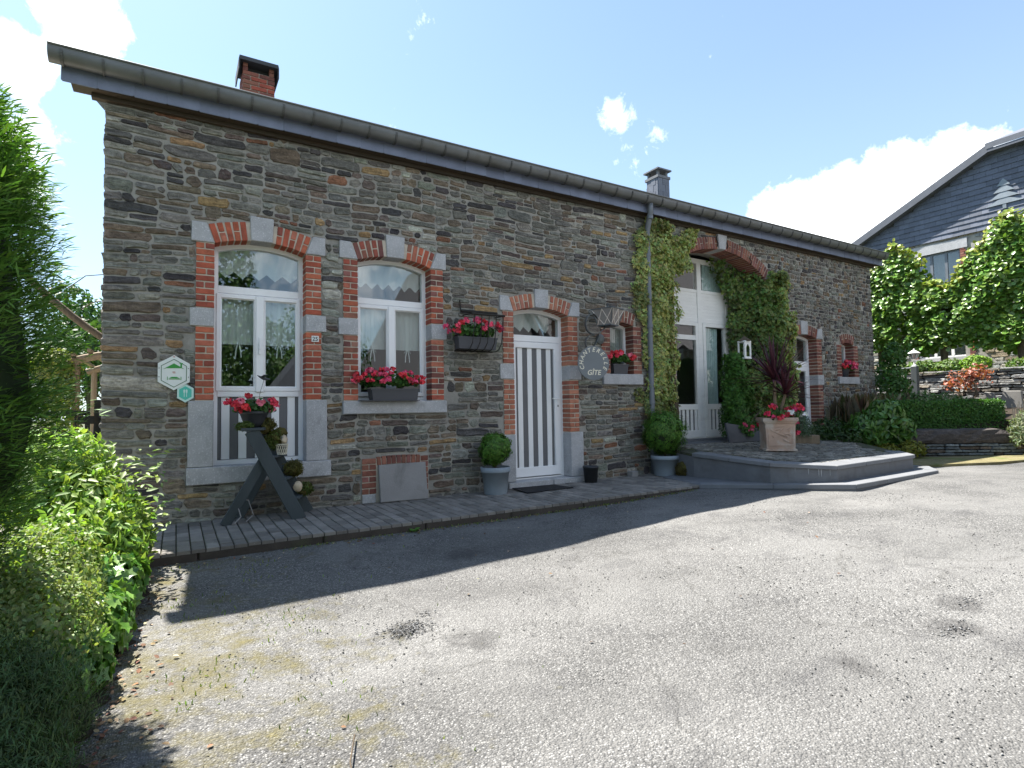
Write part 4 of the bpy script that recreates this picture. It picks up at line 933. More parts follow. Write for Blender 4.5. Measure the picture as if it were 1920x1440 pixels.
m = MB(); m.slab(RI, lambda x, y: zt_(x, y) - .052, lambda x, y: zt_(x, y) - .012); build('paving_bed', m, 'joint', ter)
m = MB(); m.slab([(7.5, .0), (9.85, .0), (9.85, .48), (7.5, .48)], .2, lambda x, y: zt_(x, 0) + .0); build('paving_bed', m, 'step_riser', ter)
IN = [None, None, (7.06, -.80), (7.12, -1.93), (7.52, -2.31), (9.50, -2.20), (9.73, -1.98)]
for i in range(2, 6):
    a, b, c_, d_ = Vector(UP[i]), Vector(UP[i + 1]), Vector(IN[i + 1]), Vector(IN[i]); L = (b - a).length; k_ = max(1, round(L / .75))
    for s_ in range(k_):
        u, v = s_ / k_ + .002, (s_ + 1) / k_ - .002
        poly = [tuple(a.lerp(b, u)), tuple(a.lerp(b, v)), tuple(d_.lerp(c_, v)), tuple(d_.lerp(c_, u))]
        m = MB(); m.slab(poly, lambda x, y: zt_(x, y) - .048, lambda x, y: zt_(x, y) + .004); build('edge_slab', m, 'step_slab', ter, bevel=.006)
for i in range(6):    # lime streaks run down the riser
    x = random.choice([7.02, 7.06, 7.10, 7.28, 7.31, 7.34, 7.37, 7.40, 7.2]) + random.uniform(-.02, .02); y = -2.021 - (x - 6.89) * 1.0325
    m = MB(); n = Vector((-.72, -.69)); h = random.uniform(.04, .11); w_ = random.uniform(.003, .010)
    t0 = Vector((x, y)) + Vector((.021, .021)) + n * .006; dd = Vector((.69, -.72)) * w_
    z0 = zt_(x, y) - .052
    k = m.pts([(t0.x - dd.x, t0.y - dd.y, z0), (t0.x + dd.x, t0.y + dd.y, z0), (t0.x + dd.x * .2, t0.y + dd.y * .2, z0 - h), (t0.x - dd.x * .3, t0.y - dd.y * .3, z0 - h * .8)]); m.face((k, k + 1, k + 2, k + 3)); build('lime_streak', m, 'efflorescence', ter)
PT = Matrix(((1, 0, 0, 0), (0, 0, 1, 0), (0, -1, .055, .30 + .055 * 2.4), (0, 0, 0, 1)))
def inside(x, y, P):
    c = False; n = len(P)
    for i in range(n):
        a, b = P[i], P[(i + 1) % n]
        if (a[1] > y) != (b[1] > y) and x < (b[0] - a[0]) * (y - a[1]) / (b[1] - a[1]) + a[0]: c = not c
    return c
INP = [(7.3, -.05), (7.08, -.75), (7.14, -1.92), (7.53, -2.30), (9.49, -2.19), (9.72, -1.97), (10.6, -1.0), (11.4, -.3), (11.4, -.05)]
pst = []; y = -2.3
while y < -.03:
    h = random.uniform(.085, .14); x = 7.0 + random.uniform(0, .2)
    while x < 11.3:
        w_ = random.uniform(.13, .30)
        if inside(x + .02, y + h / 2, INP) and inside(x + w_ - .02, y + h / 2, INP): pst.append((x, x + w_, y, y + h))
        x += w_
    y += h
pst.sort(key=lambda r: (r[0] - CAMX) ** 2 + (r[2] - CAMY) ** 2); rest = MB()
for i, r in enumerate(pst):
    m = MB() if i < 290 else rest; q = random.uniform(.7, 1.25); stone_mesh(m, *r, T=PT, yf=.006, proud=(.006, .016), col=(.21 * q, .198 * q, .172 * q), warp=False)
    if i < 290: build('paving_stone', m, 'walling', ter)
if rest.v: build('paving_stone', rest, 'walling', ter, kind='stuff')

# ---- loose chippings, tar crumbs, dead leaves
def pebbles(name, P, s, cols, label, cat, seed, flat=.6, sink=.2):
    g = np.random.default_rng(seed); n = len(P)
    O = np.array([(1, 0, 0), (-1, 0, 0), (0, 1, 0), (0, -1, 0), (0, 0, 1), (0, 0, -1)], float); Fo = np.array([(0, 2, 4), (2, 1, 4), (1, 3, 4), (3, 0, 4), (2, 0, 5), (1, 2, 5), (3, 1, 5), (0, 3, 5)])
    a = g.uniform(0, 6.28, n); sc = s[:, None, None] * g.uniform(.6, 1.4, (n, 6, 1)) * np.array([1, .75, flat])
    V = O[None] * sc; ca, sa = np.cos(a)[:, None], np.sin(a)[:, None]
    V = np.stack([V[..., 0] * ca - V[..., 1] * sa, V[..., 0] * sa + V[..., 1] * ca, V[..., 2]], -1) + P[:, None, :]
    V[..., 2] += (s * (flat - sink))[:, None]
    Fc = (Fo[None] + (np.arange(n) * 6)[:, None, None]).reshape(-1, 3); cc = np.repeat(cols, 6, axis=0)
    o = np_mesh(name, V.reshape(-1, 3), Fc, cc, 'pebble'); o['kind'] = 'stuff'; o['label'] = label; o['category'] = cat; return o
g = np.random.default_rng(5); n = 11000
px_ = g.uniform(.25, 7.5, n); py_ = -6.0 + 4.5 * g.uniform(0, 1, n) ** 1.5; dist = np.hypot(px_ - CAMX, py_ - CAMY)
ok = (py_ < -1.42) & ((dist > 1.2)) & ((px_ < 6.3) | (py_ < -3.0)); px_, py_ = px_[ok], py_[ok]
cl = np.sin(px_ * 3.1 + 1) * np.sin(py_ * 2.7 + .5) + g.normal(0, .6, len(px_)) > -.1; px_, py_ = px_[cl], py_[cl]
v = g.choice([.05, .09, .14, .20, .30], len(px_), p=[.2, .3, .3, .15, .05])[:, None] * g.uniform(.85, 1.15, (len(px_), 1)) * np.array([1, .985, .95])
pebbles('gravel', np.stack([px_, py_, zr(px_, py_)], -1), g.uniform(.0025, .0075, len(px_)), v, 'loose pale chippings scattered over the driveway', 'gravel', 6)
cr = []
for (x, y, sx, sy, k_) in ((1.70, -3.27, .075, .06, 300), (1.86, -3.12, .03, .02, 25), (4.0, -5.05, .07, .03, 60), (4.35, -4.95, .08, .03, 35)):
    cr.append(np.stack([g.normal(x, sx, k_), g.normal(y, sy, k_)], -1))
cr = np.concatenate(cr); kc = g.choice([.055, .10, .16, .24], len(cr), p=[.25, .3, .25, .2])[:, None] * np.ones((1, 3))
pebbles('tar_crumbs', np.column_stack([cr, zr(cr[:, 0], cr[:, 1])]), g.uniform(.003, .009, len(cr)), kc, 'dark broken tar crumbs in a shallow pit in the driveway', 'gravel', 8, .7)
n = 520; t_ = g.uniform(0, 1, n); e = g.uniform(0, 1, n)
lx = np.where(e < .55, .28 + g.exponential(.09, n), .4 + 5.9 * t_); ly = np.where(e < .55, -1.5 - 3.2 * t_, -1.36 - g.exponential(.05, n))
sc_ = e > .93; lx[sc_] = g.uniform(.6, 6, sc_.sum()); ly[sc_] = g.uniform(-4.5, -1.5, sc_.sum())
cols = np.array([(.16, .10, .055), (.22, .15, .085), (.11, .065, .04), (.32, .26, .17), (.15, .075, .05)])[g.integers(0, 5, n)]
o = leaves('dead_leaves', np.stack([lx, ly, zr(lx, ly) + .010], -1), np.tile([0, 0, 1.0], (n, 1)), .028, 'oval', 'dead_leaf', base=cols, wild=.55, droop=0, seed=3); o['kind'] = 'stuff'; o['label'] = 'dry brown leaves blown along the kerb and bed'; o['category'] = 'leaves'
n = 1700; e = g.uniform(0, 1, n); lx = np.where(e < .6, .45 + np.abs(g.normal(0, .55, n)), g.uniform(1.3, 6.3, n)); ly = np.where(e < .6, g.uniform(-5.0, -1.45, n), -1.345 - np.abs(g.normal(0, .03, n)))
cl = (np.sin(lx * 7) * np.sin(ly * 6.1) > .1) | (e > .6); lx, ly = lx[cl], ly[cl]; n = len(lx)
o = leaves('grass_tufts', np.stack([lx, ly, zr(lx, ly)], -1), g.normal(0, 1, (n, 3)) * np.array([1, 1, .1]), .022, 'tip', 'leaf', base=(.15, .20, .05), axis=np.tile([0, 0, 1.0], (n, 1)), droop=-.3, wild=1.0, seed=4, vary=.4); o['kind'] = 'stuff'; o['label'] = 'thin grass and moss sprouting along the kerb and bed edge'; o['category'] = 'grass'
# a plantain by the kerb
n = 9; a = np.linspace(0, 6, n); o = leaves('weed', np.tile([2.47, -1.37, -.085], (n, 1)), np.stack([-np.cos(a) * .5, -np.sin(a) * .5, np.ones(n)], -1), .06, 'oval', 'leaf', base=(.10, .22, .04), axis=np.stack([np.cos(a), np.sin(a), np.ones(n) * .7], -1), droop=0, wild=.2)
tag(o, 'small green weed growing at the foot of the kerb before the door', 'weed')
m = MB(); m.tube([(1.08, -4.42, -.24), (1.10, -4.28, -.235), (1.16, -4.12, -.232)], .0035, 5); tag(build('twig', m, 'bark'), 'thin brown twig lying on the driveway', 'twig')
# ================================================================== things at the front
def geranium(par, c, r, nl, nf, seed, cols=((.74, .035, .07), (.82, .06, .13), (.76, .04, .06), (.72, .07, .17), (.80, .14, .22), (.55, .03, .05)), fs=.045, trail=.4, leafc=(.045, .12, .025), front=None):
    """leaf mound and flower heads of a geranium, as parts of par"""
    g = np.random.default_rng(seed); p, nn = shell(nl, c, r, seed, .25, .35, -.6)
    leaves('foliage', p, nn, .038, 'round', 'leaf', par, base=leafc, edge=(leafc[0] * 1.3, leafc[1] * 1.2, leafc[2] * 1.2), vary=.4, seed=seed, droop=.1)
    st = MB(); off = wloc(par); k = 0; protos = []
    fd = []
    while len(fd) < nf:
        d = g.normal(0, 1, 3); d /= np.linalg.norm(d)
        if d[1] < .35 and d[2] > -.25 - trail * .4:
            q = np.array(c) + d * np.array(r) * g.uniform(.95, 1.25) + np.array([0, -.01, .02])
            if all(np.linalg.norm(q - f) > fs * .9 for f in fd) or k > 400: fd.append(q)
        k += 1
    for i, q in enumerate(fd):
        n = 26; d = unit(g.normal(0, 1, (n, 3))); d[:, 2] = np.abs(d[:, 2]) * .9 - .25; s_ = fs * g.uniform(.75, 1.25)
        col = np.array(cols[g.integers(0, len(cols))]); ps = q + d * s_ * .62
        if i < 4 or len(protos) < 3:
            o = leaves('flower_head', ps, d, s_ * .62, 'round', 'petal', par, base=col, edge=col * np.array([1.05, 1.6, 1.35]), vary=.25, hue=.1, seed=seed * 31 + i, wild=.8); protos.append((o, q))
        else:
            src, q0 = protos[i % len(protos)]; o = leaves('flower_head', ps, d, s_ * .62, 'round', 'petal', par, base=col, edge=col * np.array([1.05, 1.6, 1.35]), vary=.25, hue=.1, seed=seed * 31 + i, wild=.8)
        base = np.array([c[0] + (q[0] - c[0]) * .3, c[1] + (q[1] - c[1]) * .3, c[2] - r[2] * .5]); st.tube([tuple(base), tuple((base + q) / 2 + np.array([0, 0, .02])), tuple(q)], .0025, 4, (.10, .17, .05))
    build('stem', st, 'leaf', par)
def trough(par, x0, x1, y0, y1, z0, z1, mat='plastic_grey', taper=.02):
    m = MB(); o_ = lambda e, z_: [(x0 + e, y0 + e * .6, z_), (x1 - e, y0 + e * .6, z_), (x1 - e, y1 - e * .6, z_), (x0 + e, y1 - e * .6, z_)]
    m.loft(o_(taper, z0), o_(.004, z1 - .02), capb=False); m.loft(o_(-.004, z1 - .02), o_(-.006, z1), capb=False, capa=False)
    i1 = [(x0 + .006, y0 + .006, z1), (x1 - .006, y0 + .006, z1), (x1 - .006, y1 - .006, z1), (x0 + .006, y1 - .006, z1)]; o1 = o_(-.006, z1)
    a = m.pts(o1); b = m.pts(i1); c = m.pts([(x, y, z1 - .03) for x, y, _ in i1])
    for i in range(4):
        j = (i + 1) % 4; m.face((a + i, a + j, b + j, b + i)); m.face((b + i, b + j, c + j, c + i))
    build('trough', m, mat, par)
    s_ = MB(); s_.box(x0 + .01, x1 - .01, y0 + .01, y1 - .01, z1 - .06, z1 - .028); build('soil', s_, 'soil', par)
# flower box on the sill of the second window
t2 = thing('flower_box', 'grey window box of pink geraniums on the stone sill', 'flower box', (2.72, -.04, 1.168))
trough(t2, 2.45, 3.02, -.125, .055, 1.172, 1.31); m = MB(); m.box(2.33, 3.03, -.13, .06, 1.1685, 1.176); build('drip_tray', m, 'plastic_grey', t2)
geranium(t2, (2.70, -.05, 1.40), (.38, .12, .10), 420, 34, 21, fs=.043)
# hay rack with its box on the wall
rk = thing('hay_rack', 'black iron hay rack fixed to the wall left of the front door', 'rack', (3.82, 0, 1.80))
m = MB(); m.tube([(3.66, -.27, 2.235), (4.13, -.27, 2.235)], .014, 8); build('rail', m, 'iron', rk)
m = MB(); m.tube([(3.62, -.05, 2.30), (4.14, -.05, 2.30)], .02, 8); m.tube([(3.62, -.02, 2.44), (3.62, -.045, 2.28)], .008, 6); build('rail', m, 'iron', rk)
m = MB(); m.tube([(3.54, -.07, 1.79), (4.05, -.07, 1.79)], .010, 8); m.tube([(3.54, -.02, 1.79), (3.54, -.07, 1.79)], .010, 6); build('rail', m, 'iron', rk)
for x in np.linspace(3.70, 4.11, 5):
    m = MB(); m.tube([(x, -.27, 2.235), (x - .012, -.272, 2.05), (x - .03, -.265, 1.88), (x - .05, -.22, 1.80), (x - .06, -.15, 1.785), (x - .06, -.07, 1.79)], .006, 6); build('bar', m, 'iron', rk)
for s_ in (3.66, 4.13): m = MB(); m.tube([(s_, -.02, 2.25), (s_, -.27, 2.235)], .007, 6); build('bar', m, 'iron', rk)
t3 = thing('flower_box', 'grey trough of red geraniums sitting in the wall hay rack', 'flower box', (3.77, -.14, 1.80))
trough(t3, 3.50, 4.05, -.215, -.075, 1.805, 1.955); geranium(t3, (3.76, -.15, 2.04), (.33, .10, .10), 330, 20, 22, fs=.047)
# box in the little window
t4 = thing('flower_box', 'small grey box of red geraniums in the little window by the sign', 'flower box', (6.30, 0, 1.55))
trough(t4, 6.14, 6.44, -.03, .11, 1.552, 1.70); geranium(t4, (6.30, .02, 1.78), (.22, .09, .08), 200, 12, 23, fs=.05)
# pot in the end window
t5 = thing('flower_pot', 'grey pot of red geraniums in the end window', 'flower pot', (12.46, .02, 1.60))
m = MB(); m.lathe([(.075, 0), (.10, .15), (.105, .16)], 16, (12.46, .03, 1.601)); build('pot', m, 'plastic_grey', t5, True); geranium(t5, (12.55, .0, 1.80), (.22, .10, .09), 160, 13, 24, fs=.062)

# ---- signs on the wall
def hexa(cx_, cz_, w_, h_, n=6): return [(cx_ + w_ / 2 * (-1 if i in (1, 2) else (1 if i in (4, 5) else 0)), cz_ + h_ * (.5, .26, -.26, -.5, -.26, .26)[i]) for i in range(6)][::-1]
hs = thing('hexagonal_sign', 'white hexagonal sign with green house and bed pictograms', 'sign', (.523, -.02, 1.457))
m = MB(); m.prism(hexa(.523, 1.457, .268, .343), -.036, -.030); build('sign_plate', m, 'sign_white', hs)
m = MB(); y = -.0385; P = hexa(.523, 1.452, .215, .278); Q = hexa(.523, 1.452, .205, .266); m.ring(P, Q, y, -.0365); build('border_line', m, 'sign_dark_green', hs)
m = MB(); m.prism([(.432, 1.490), (.523, 1.548), (.614, 1.492), (.585, 1.502), (.461, 1.500)], -.0387, -.0366); m.prism([(.576, 1.515), (.590, 1.508), (.590, 1.548), (.576, 1.548)], -.0386, -.0366); m.box(.568, .598, -.0388, -.0366, 1.546, 1.552); build('roof_pictogram', m, 'sign_green', hs)
m = MB(); m.box(.478, .574, -.0388, -.0366, 1.392, 1.398); m.prism([(.482, 1.402), (.572, 1.402), (.548, 1.416), (.505, 1.416)], -.0388, -.0366); m.box(.466, .471, -.0388, -.0366, 1.384, 1.418); m.box(.580, .585, -.0388, -.0366, 1.384, 1.418); build('bed_pictogram', m, 'sign_green', hs)
m = MB(); m.box(.510, .534, -.0388, -.0366, 1.463, 1.467); m.box(.512, .536, -.0388, -.0366, 1.453, 1.457); m.prism([(.514, 1.608), (.532, 1.608), (.530, 1.616), (.516, 1.616)], -.0388, -.0366); build('lettering', m, 'sign_red', hs)
for x, z_ in ((.40, 1.50), (.645, 1.50), (.40, 1.415), (.646, 1.415)): m = MB(); m.lathe([(.004, 0), (.004, .003)], 8, (0, 0, 0), cap1=True); m.v = [(x + a, -.037 - c_, z_ + b) for a, b, c_ in m.v]; build('screw', m, 'iron', hs)
h2 = thing('hexagonal_sign', 'small teal hexagonal sign with white cutlery, below the white one', 'sign', (.621, -.02, 1.258))
m = MB(); m.prism(hexa(.621, 1.258, .141, .184), -.0295, -.0245); build('sign_plate', m, 'sign_pale', h2)
m = MB(); m.prism(hexa(.621, 1.258, .105, .138), -.0315, -.0297); build('field', m, 'sign_teal', h2)
m = MB()
for dx in (-.010, .010): m.prism([(.621 + dx - .007, 1.262), (.621 + dx + .007, 1.262), (.621 + dx + .008, 1.288), (.621 + dx, 1.296), (.621 + dx - .008, 1.288)], -.033, -.0317); m.box(.621 + dx - .003, .621 + dx + .003, -.033, -.0317, 1.222, 1.262)
build('cutlery_pictogram', m, 'sign_pale', h2)
def text_mesh(txt, size, shear=0.0, depth=.001):
    cu = bpy.data.curves.new('t', 'FONT'); cu.body = txt; cu.size = size; cu.align_x = 'CENTER'; cu.extrude = depth; cu.shear = shear; cu.offset = size * .012; cu.resolution_u = 3
    ob = bpy.data.objects.new('t', cu); C.objects.link(ob); bpy.context.view_layer.update()
    me = ob.evaluated_get(bpy.context.evaluated_depsgraph_get()).to_mesh(); v = [tuple(q.co) for q in me.vertices]; f = [tuple(p.vertices) for p in me.polygons]
    bpy.data.objects.remove(ob); bpy.data.curves.remove(cu); return v, f
def add_text(m, txt, size, place, shear=0.0):
    v, f = text_mesh(txt, size, shear); k = len(m.v)
    for p in v: m.v.append(tuple(place(p)))
    for q in f: m.f.append(tuple(k + i for i in q)); m.c.append(m.col)
nb = thing('house_number', 'little white enamel number plate reading 25', 'number plate', (1.85, -.03, 1.856))
m = MB(); m.box(1.812, 1.889, -.030, -.0245, 1.823, 1.890); build('plate', m, 'sign_white', nb, bevel=.003)
m = MB(); add_text(m, '25', .062, lambda p: (1.850 + p[0], -.032 - p[2], 1.835 + p[1])); build('numeral', m, 'ink', nb)

# ---- wall lantern with scroll bracket, and the round sign below it
lt = thing('wall_lantern', 'grey lattice wall lantern on a scrolled iron bracket right of the front door', 'lantern', (5.72, -.02, 2.05))
def smooth_path(pts, n=5):
    pts = [Vector(p) for p in pts]; out = []
    for i in range(len(pts) - 1):
        p0, p1, p2, p3 = pts[max(i - 1, 0)], pts[i], pts[i + 1], pts[min(i + 2, len(pts) - 1)]
        for k in range(n): t_ = k / n; out.append(.5 * ((2 * p1) + (p2 - p0) * t_ + (2 * p0 - 5 * p1 + 4 * p2 - p3) * t_ ** 2 + (3 * p1 - p0 - 3 * p2 + p3) * t_ ** 3))
    return out + [pts[-1]]
m = MB(); m.strap(smooth_path([(5.60, -.33, 2.30), (5.52, -.33, 2.36), (5.43, -.32, 2.31), (5.40, -.31, 2.20), (5.44, -.31, 2.11), (5.54, -.32, 2.075), (5.66, -.33, 2.12), (5.75, -.33, 2.19)]), .05, .008, (.25, 1, 0)); build('bracket', m, 'metal_lamp', lt)
m = MB(); m.strap(smooth_path([(5.55, -.31, 2.06), (5.46, -.31, 2.05), (5.40, -.30, 1.97), (5.43, -.29, 1.88), (5.50, -.28, 1.855), (5.60, -.24, 1.92), (5.72, -.16, 2.02), (5.86, -.04, 2.12)]), .05, .008, (.25, 1, 0)); build('bracket', m, 'metal_lamp', lt)
m = MB(); m.lathe([(.075, 0), (.075, .012), (.03, .03)], 18, (0, 0, 0), cap1=True); m.v = [(5.90 + a, -.018 - c_, 2.06 + b) for a, b, c_ in m.v]; build('wall_rose', m, 'metal_lamp', lt)
def sq(h, z_, cx_=5.79, cy_=-.33): return [(cx_ + h * sx * 1.0 * cos(.35) - h * sy * sin(.35), cy_ + h * sx * sin(.35) + h * sy * cos(.35), z_) for sx, sy in ((-1, -1), (1, -1), (1, 1), (-1, 1))]
top, bot = sq(.165, 2.43), sq(.105, 2.215)
m = MB(); m.loft(sq(.175, 2.432), sq(.172, 2.442)); m.loft(sq(.172, 2.442), sq(.03, 2.468), capb=True); m.lathe([(.014, 0), (.014, .03), (.02, .04), (.0, .055)], 10, (5.79, -.33, 2.465)); build('lantern_roof', m, 'metal_lamp', lt)
m = MB(); m.loft(sq(.112, 2.200), sq(.108, 2.216)); m.loft(sq(.06, 2.185), sq(.10, 2.2)); build('lantern_base', m, 'metal_lamp', lt)
for i in range(4):
    j = (i + 1) % 4; a, b, c_, d_ = map(Vector, (bot[i], bot[j], top[j], top[i])); m = MB(); k = m.pts([a, b, c_, d_]); m.face((k, k + 1, k + 2, k + 3)); build('pane', m, 'lamp_glass', lt)
    m = MB(); m.tube([a, d_], .009, 6); build('corner_bar', m, 'metal_lamp', lt)
    m = MB(); n = (b - a).cross(d_ - a).normalized() * .004
    for u in (0, .5):
        m.tube([a.lerp(b, u) + n, d_.lerp(c_, u + .5) + n], .005, 5); m.tube([a.lerp(b, u + .5) + n, d_.lerp(c_, u) + n], .005, 5)
    build('lattice', m, 'lead', lt)
rs = thing('round_sign', 'round grey hanging sign lettered CHANTERELLE GITE beside the front door', 'sign', (5.50, -.34, 1.668))
ang = R_(-14)    # turned towards the drive
ST = Matrix.Translation((5.50, -.34, 1.668)) @ Matrix.Rotation(ang, 4, 'Z')
def onsign(u, v, d): return ST @ Vector((u, -d, v))
rad = .236; m = MB(); n = 48
m.loft([onsign(rad * cos(2 * pi * i / n), rad * sin(2 * pi * i / n), -.009) for i in range(n)], [onsign(rad * cos(2 * pi * i / n), rad * sin(2 * pi * i / n), .009) for i in range(n)]); build('sign_disc', m, 'sign_grey', rs)
word = 'CHANTERELLE'; m = MB()
for i, chx in enumerate(word):
    a = R_(202 - i * 22.4); rr = .158
    def pl(p, a=a, rr=rr):
        u, v = p[0], p[1]; q = a - pi / 2
        return onsign(rr * cos(a) + u * cos(q) - v * sin(q), rr * sin(a) + u * sin(q) + v * cos(q), .0105 + p[2])
    add_text(m, chx, .082, pl, .25)
add_text(m, 'GÎTE', .098, lambda p: onsign(p[0], -.165 + p[1], .0105 + p[2]), .2)
build('lettering', m, 'cream', rs)
m = MB(); m.tube([onsign(0, .23, 0), onsign(-.01, .262, .02), (5.52, -.29, 1.935)], .004, 6); build('hanger', m, 'iron', rs)

# ---- old step ladder as flower stand
ld = thing('step_ladder', 'old dark painted wooden step ladder used as flower stand before the french window', 'step ladder', (1.3, -.3, 0))
def board(par, name, a, b, wv, th, mat='painted_wood'):
    """plank from a to b; wv = width vector, th = thickness vector"""
    a, b, wv, th = map(Vector, (a, b, wv, th)); q = lambda p: [p - wv - th, p + wv - th, p + wv + th, p - wv + th]; m = MB(); m.loft(q(a), q(b)); return build(name, m, mat, par, bevel=.004)
board(ld, 'stringer', (1.165, -.50, .88), (1.605, -.50, -.01), (.058, 0, .028), (0, .016, 0)); board(ld, 'stringer', (1.30, -.10, .88), (1.755, -.10, -.01), (.058, 0, .028), (0, .016, 0))
board(ld, 'prop_leg', (1.315, -.465, .66), (.945, -.42, -.01), (.040, 0, -.022), (0, .015, 0)); board(ld, 'prop_leg', (1.40, -.13, .60), (1.085, -.09, -.01), (.040, 0, -.022), (0, .015, 0))
board(ld, 'tread', (1.17, -.53, .895), (1.29, -.08, .895), (.10, 0, 0), (0, 0, .013))
for z_ in (.62, .40, .20):
    x = 1.165 + (.88 - z_) * .4944; board(ld, 'tread', (x + .03, -.485, z_), (x + .17, -.115, z_), (.075, 0, 0), (0, 0, .012))
m = MB(); m.tube([(.99, -.40, .17), (1.06, -.44, .15), (1.08, -.47, .07), (1.02, -.50, .015)], .006, 6); m.tube([(1.04, -.30, .22), (1.16, -.32, .20), (1.20, -.36, .06), (1.13, -.42, .012)], .005, 6); tag(build('hose_loop', m, 'concrete'), 'pale loop of cord hanging from the step ladder leg', 'cord')
bp_ = thing('flower_pot', 'black bowl of pink geraniums on top of the step ladder', 'flower pot', (1.21, -.30, .91))
m = MB(); m.lathe([(.075, 0), (.10, .05), (.128, .13), (.135, .135), (.135, .16), (.125, .16), (.12, .13)], 22, (1.21, -.30, .909)); build('pot', m, 'plastic_dark', bp_, True)
m = MB(); m.lathe([(.12, 0), (.001, .01)], 16, (1.21, -.30, 1.04)); build('soil', m, 'soil', bp_)
geranium(bp_, (1.20, -.30, 1.10), (.19, .14, .09), 230, 13, 25, fs=.047)
for i, (c_, r_, l_) in enumerate((((1.11, -.44, .925), (.07, .07, .035), 'brown moss cushion on the left end of the ladder top'), ((1.335, -.30, .93), (.07, .09, .07), 'mossy lump behind the pot on the ladder top'),
                               ((1.40, -.28, .78), (.09, .11, .10), 'mossy root piled on the upper ladder tread'), ((1.58, -.30, .48), (.09, .10, .08), 'green moss cushion on the middle ladder tread'), ((1.69, -.28, .265), (.08, .09, .06), 'moss cushion on the lowest ladder tread'))):
    o = thing('moss_cushion', l_, 'moss', (c_[0], c_[1], c_[2] - r_[2]), 'moss cushions on the step ladder')
    m = MB(); m.blob(c_, [v * .85 for v in r_], 12, 8, .5, 40 + i); build('core', m, 'moss', o, True)
    p, nn = shell(1500, c_, r_, 60 + i, .4, .75, freq=4); leaves('fuzz', p, nn, .026, 'frond', 'leaf', o, base=(.10, .095, .02) if i % 2 else (.08, .12, .02), wild=1.0, seed=i, axis=nn, droop=0)
bk = thing('wire_basket', 'tiny pale wire basket on the ladder tread', 'basket', (1.46, -.30, .635))
m = MB()
for i in range(16):
    a = 2 * pi * i / 16; b = a + .55
    for q in (b, a - .55): m.tube([(1.46 + .045 * cos(a), -.36 + .045 * sin(a), .637), (1.46 + .058 * cos(q), -.36 + .058 * sin(q), .735)], .0022, 4)
for z_, r_ in ((.637, .045), (.735, .058)): m.tube([(1.46 + r_ * cos(a), -.36 + r_ * sin(a), z_) for a in np.linspace(0, 2 * pi, 17)], .004, 5)
build('wire', m, 'cream', bk); m = MB(); m.lathe([(.04, 0), (.05, .09)], 14, (1.46, -.36, .637)); build('liner', m, 'plastic_dark', bk)
m = MB(); m.blob((1.475, -.36, .765), (.032, .03, .05), 9, 7, .35, 5); tag(build('seashell', m, 'shell', smooth=True), 'pale sea shell sticking out of the wire basket', 'shell')
m = MB(); m.blob((1.61, -.37, .30), (.045, .045, .055), 10, 8, .05, 6); tag(build('white_stone', m, 'shell', smooth=True), 'round cream stone by the lowest ladder tread', 'stone')
bd = thing('bird_ornament', 'little bird ornament on a thin rod above the ladder pot', 'ornament', (1.26, -.30, 1.1))
m = MB(); m.tube([(1.25, -.30, 1.05), (1.262, -.30, 1.25), (1.30, -.30, 1.385)], .002, 5); build('rod', m, 'iron', bd)
m = MB(); m.tube([(1.235, -.30, 1.428), (1.262, -.30, 1.412), (1.30, -.30, 1.396), (1.335, -.30, 1.388), (1.36, -.30, 1.392)], [.002, .010, .018, .010, .003], 8); m.strap([(1.28, -.30, 1.405), (1.31, -.36, 1.43)], .04, .003, (1, 0, 0)); build('bird', m, 'plastic_grey', bd)

# ---- slab before the cellar hatch, mat, pots
m = MB(); T = Matrix.Translation((2.84, -.10, .0)) @ Matrix.Rotation(R_(-9), 4, 'X') @ Matrix.Rotation(R_(.6), 4, 'Y'); m.T = T; m.prism([(-.292, .004), (.285, .004), (.278, .44), (-.298, .43)], -.022, .022)
m.T = None; tag(build('concrete_slab', m, 'concrete', bevel=.006), 'pinkish grey concrete slab leaning against the cellar hatch', 'slab')
m = MB(); m.slab([(4.30, -.095), (4.93, -.137), (4.98, -.514), (4.24, -.547)], .012, .024); tag(build('doormat', m, 'rubber_mat', bevel=.003), 'black doormat on the pavers before the front door', 'doormat')
def boxball(name, label, cx_, cy_, z0, pr, ph, rb, cz_, seed, n, pr2=None):
    o = thing(name, label, 'potted shrub', (cx_, cy_, z0)); R0 = pr
    m = MB(); m.lathe([(R0 * .80, 0), (R0 * .82, .01), (R0 * .97, ph * .80), (R0 * 1.04, ph * .80), (R0 * 1.06, ph * .84), (R0 * 1.06, ph), (R0 * .97, ph), (R0 * .95, ph * .9)], 30, (cx_, cy_, z0)); build('pot', m, 'pot_blue', o, True)
    m = MB(); m.lathe([(R0 * .97, 0), (R0 * .3, .02), (.001, .02)], 20, (cx_, cy_, z0 + ph * .9)); build('soil', m, 'soil', o)
    m = MB(); m.tube([(cx_, cy_, z0 + ph * .9), (cx_, cy_, cz_ - rb[2] * .3)], .018, 7); build('stem', m, 'bark', o)
    m = MB(); m.blob((cx_, cy_, cz_), [v * .76 for v in rb], 14, 10, .10, seed, (.02, .035, .01)); build('dark_core', m, 'needle', o, True)  # closed dark shape filling the middle of the ball
    p, nn = shell(n, (cx_, cy_, cz_), rb, seed, .30, .66, freq=4.5); leaves('foliage', p, nn, .03, 'oval', 'leaf', o, base=(.075, .165, .025), edge=(.11, .23, .04), vary=.4, seed=seed, wild=1.1, droop=-.4, axis=nn); return o
boxball('potted_boxwood', 'clipped boxwood ball in a blue-grey pot left of the front door', 3.96, -.27, .002, .175, .335, (.205, .205, .205), .56, 31, 5200)
boxball('potted_boxwood', 'larger clipped boxwood in a blue-grey pot under the downpipe', 6.84, -.33, .022, .20, .30, (.335, .30, .35), .66, 32, 8500)
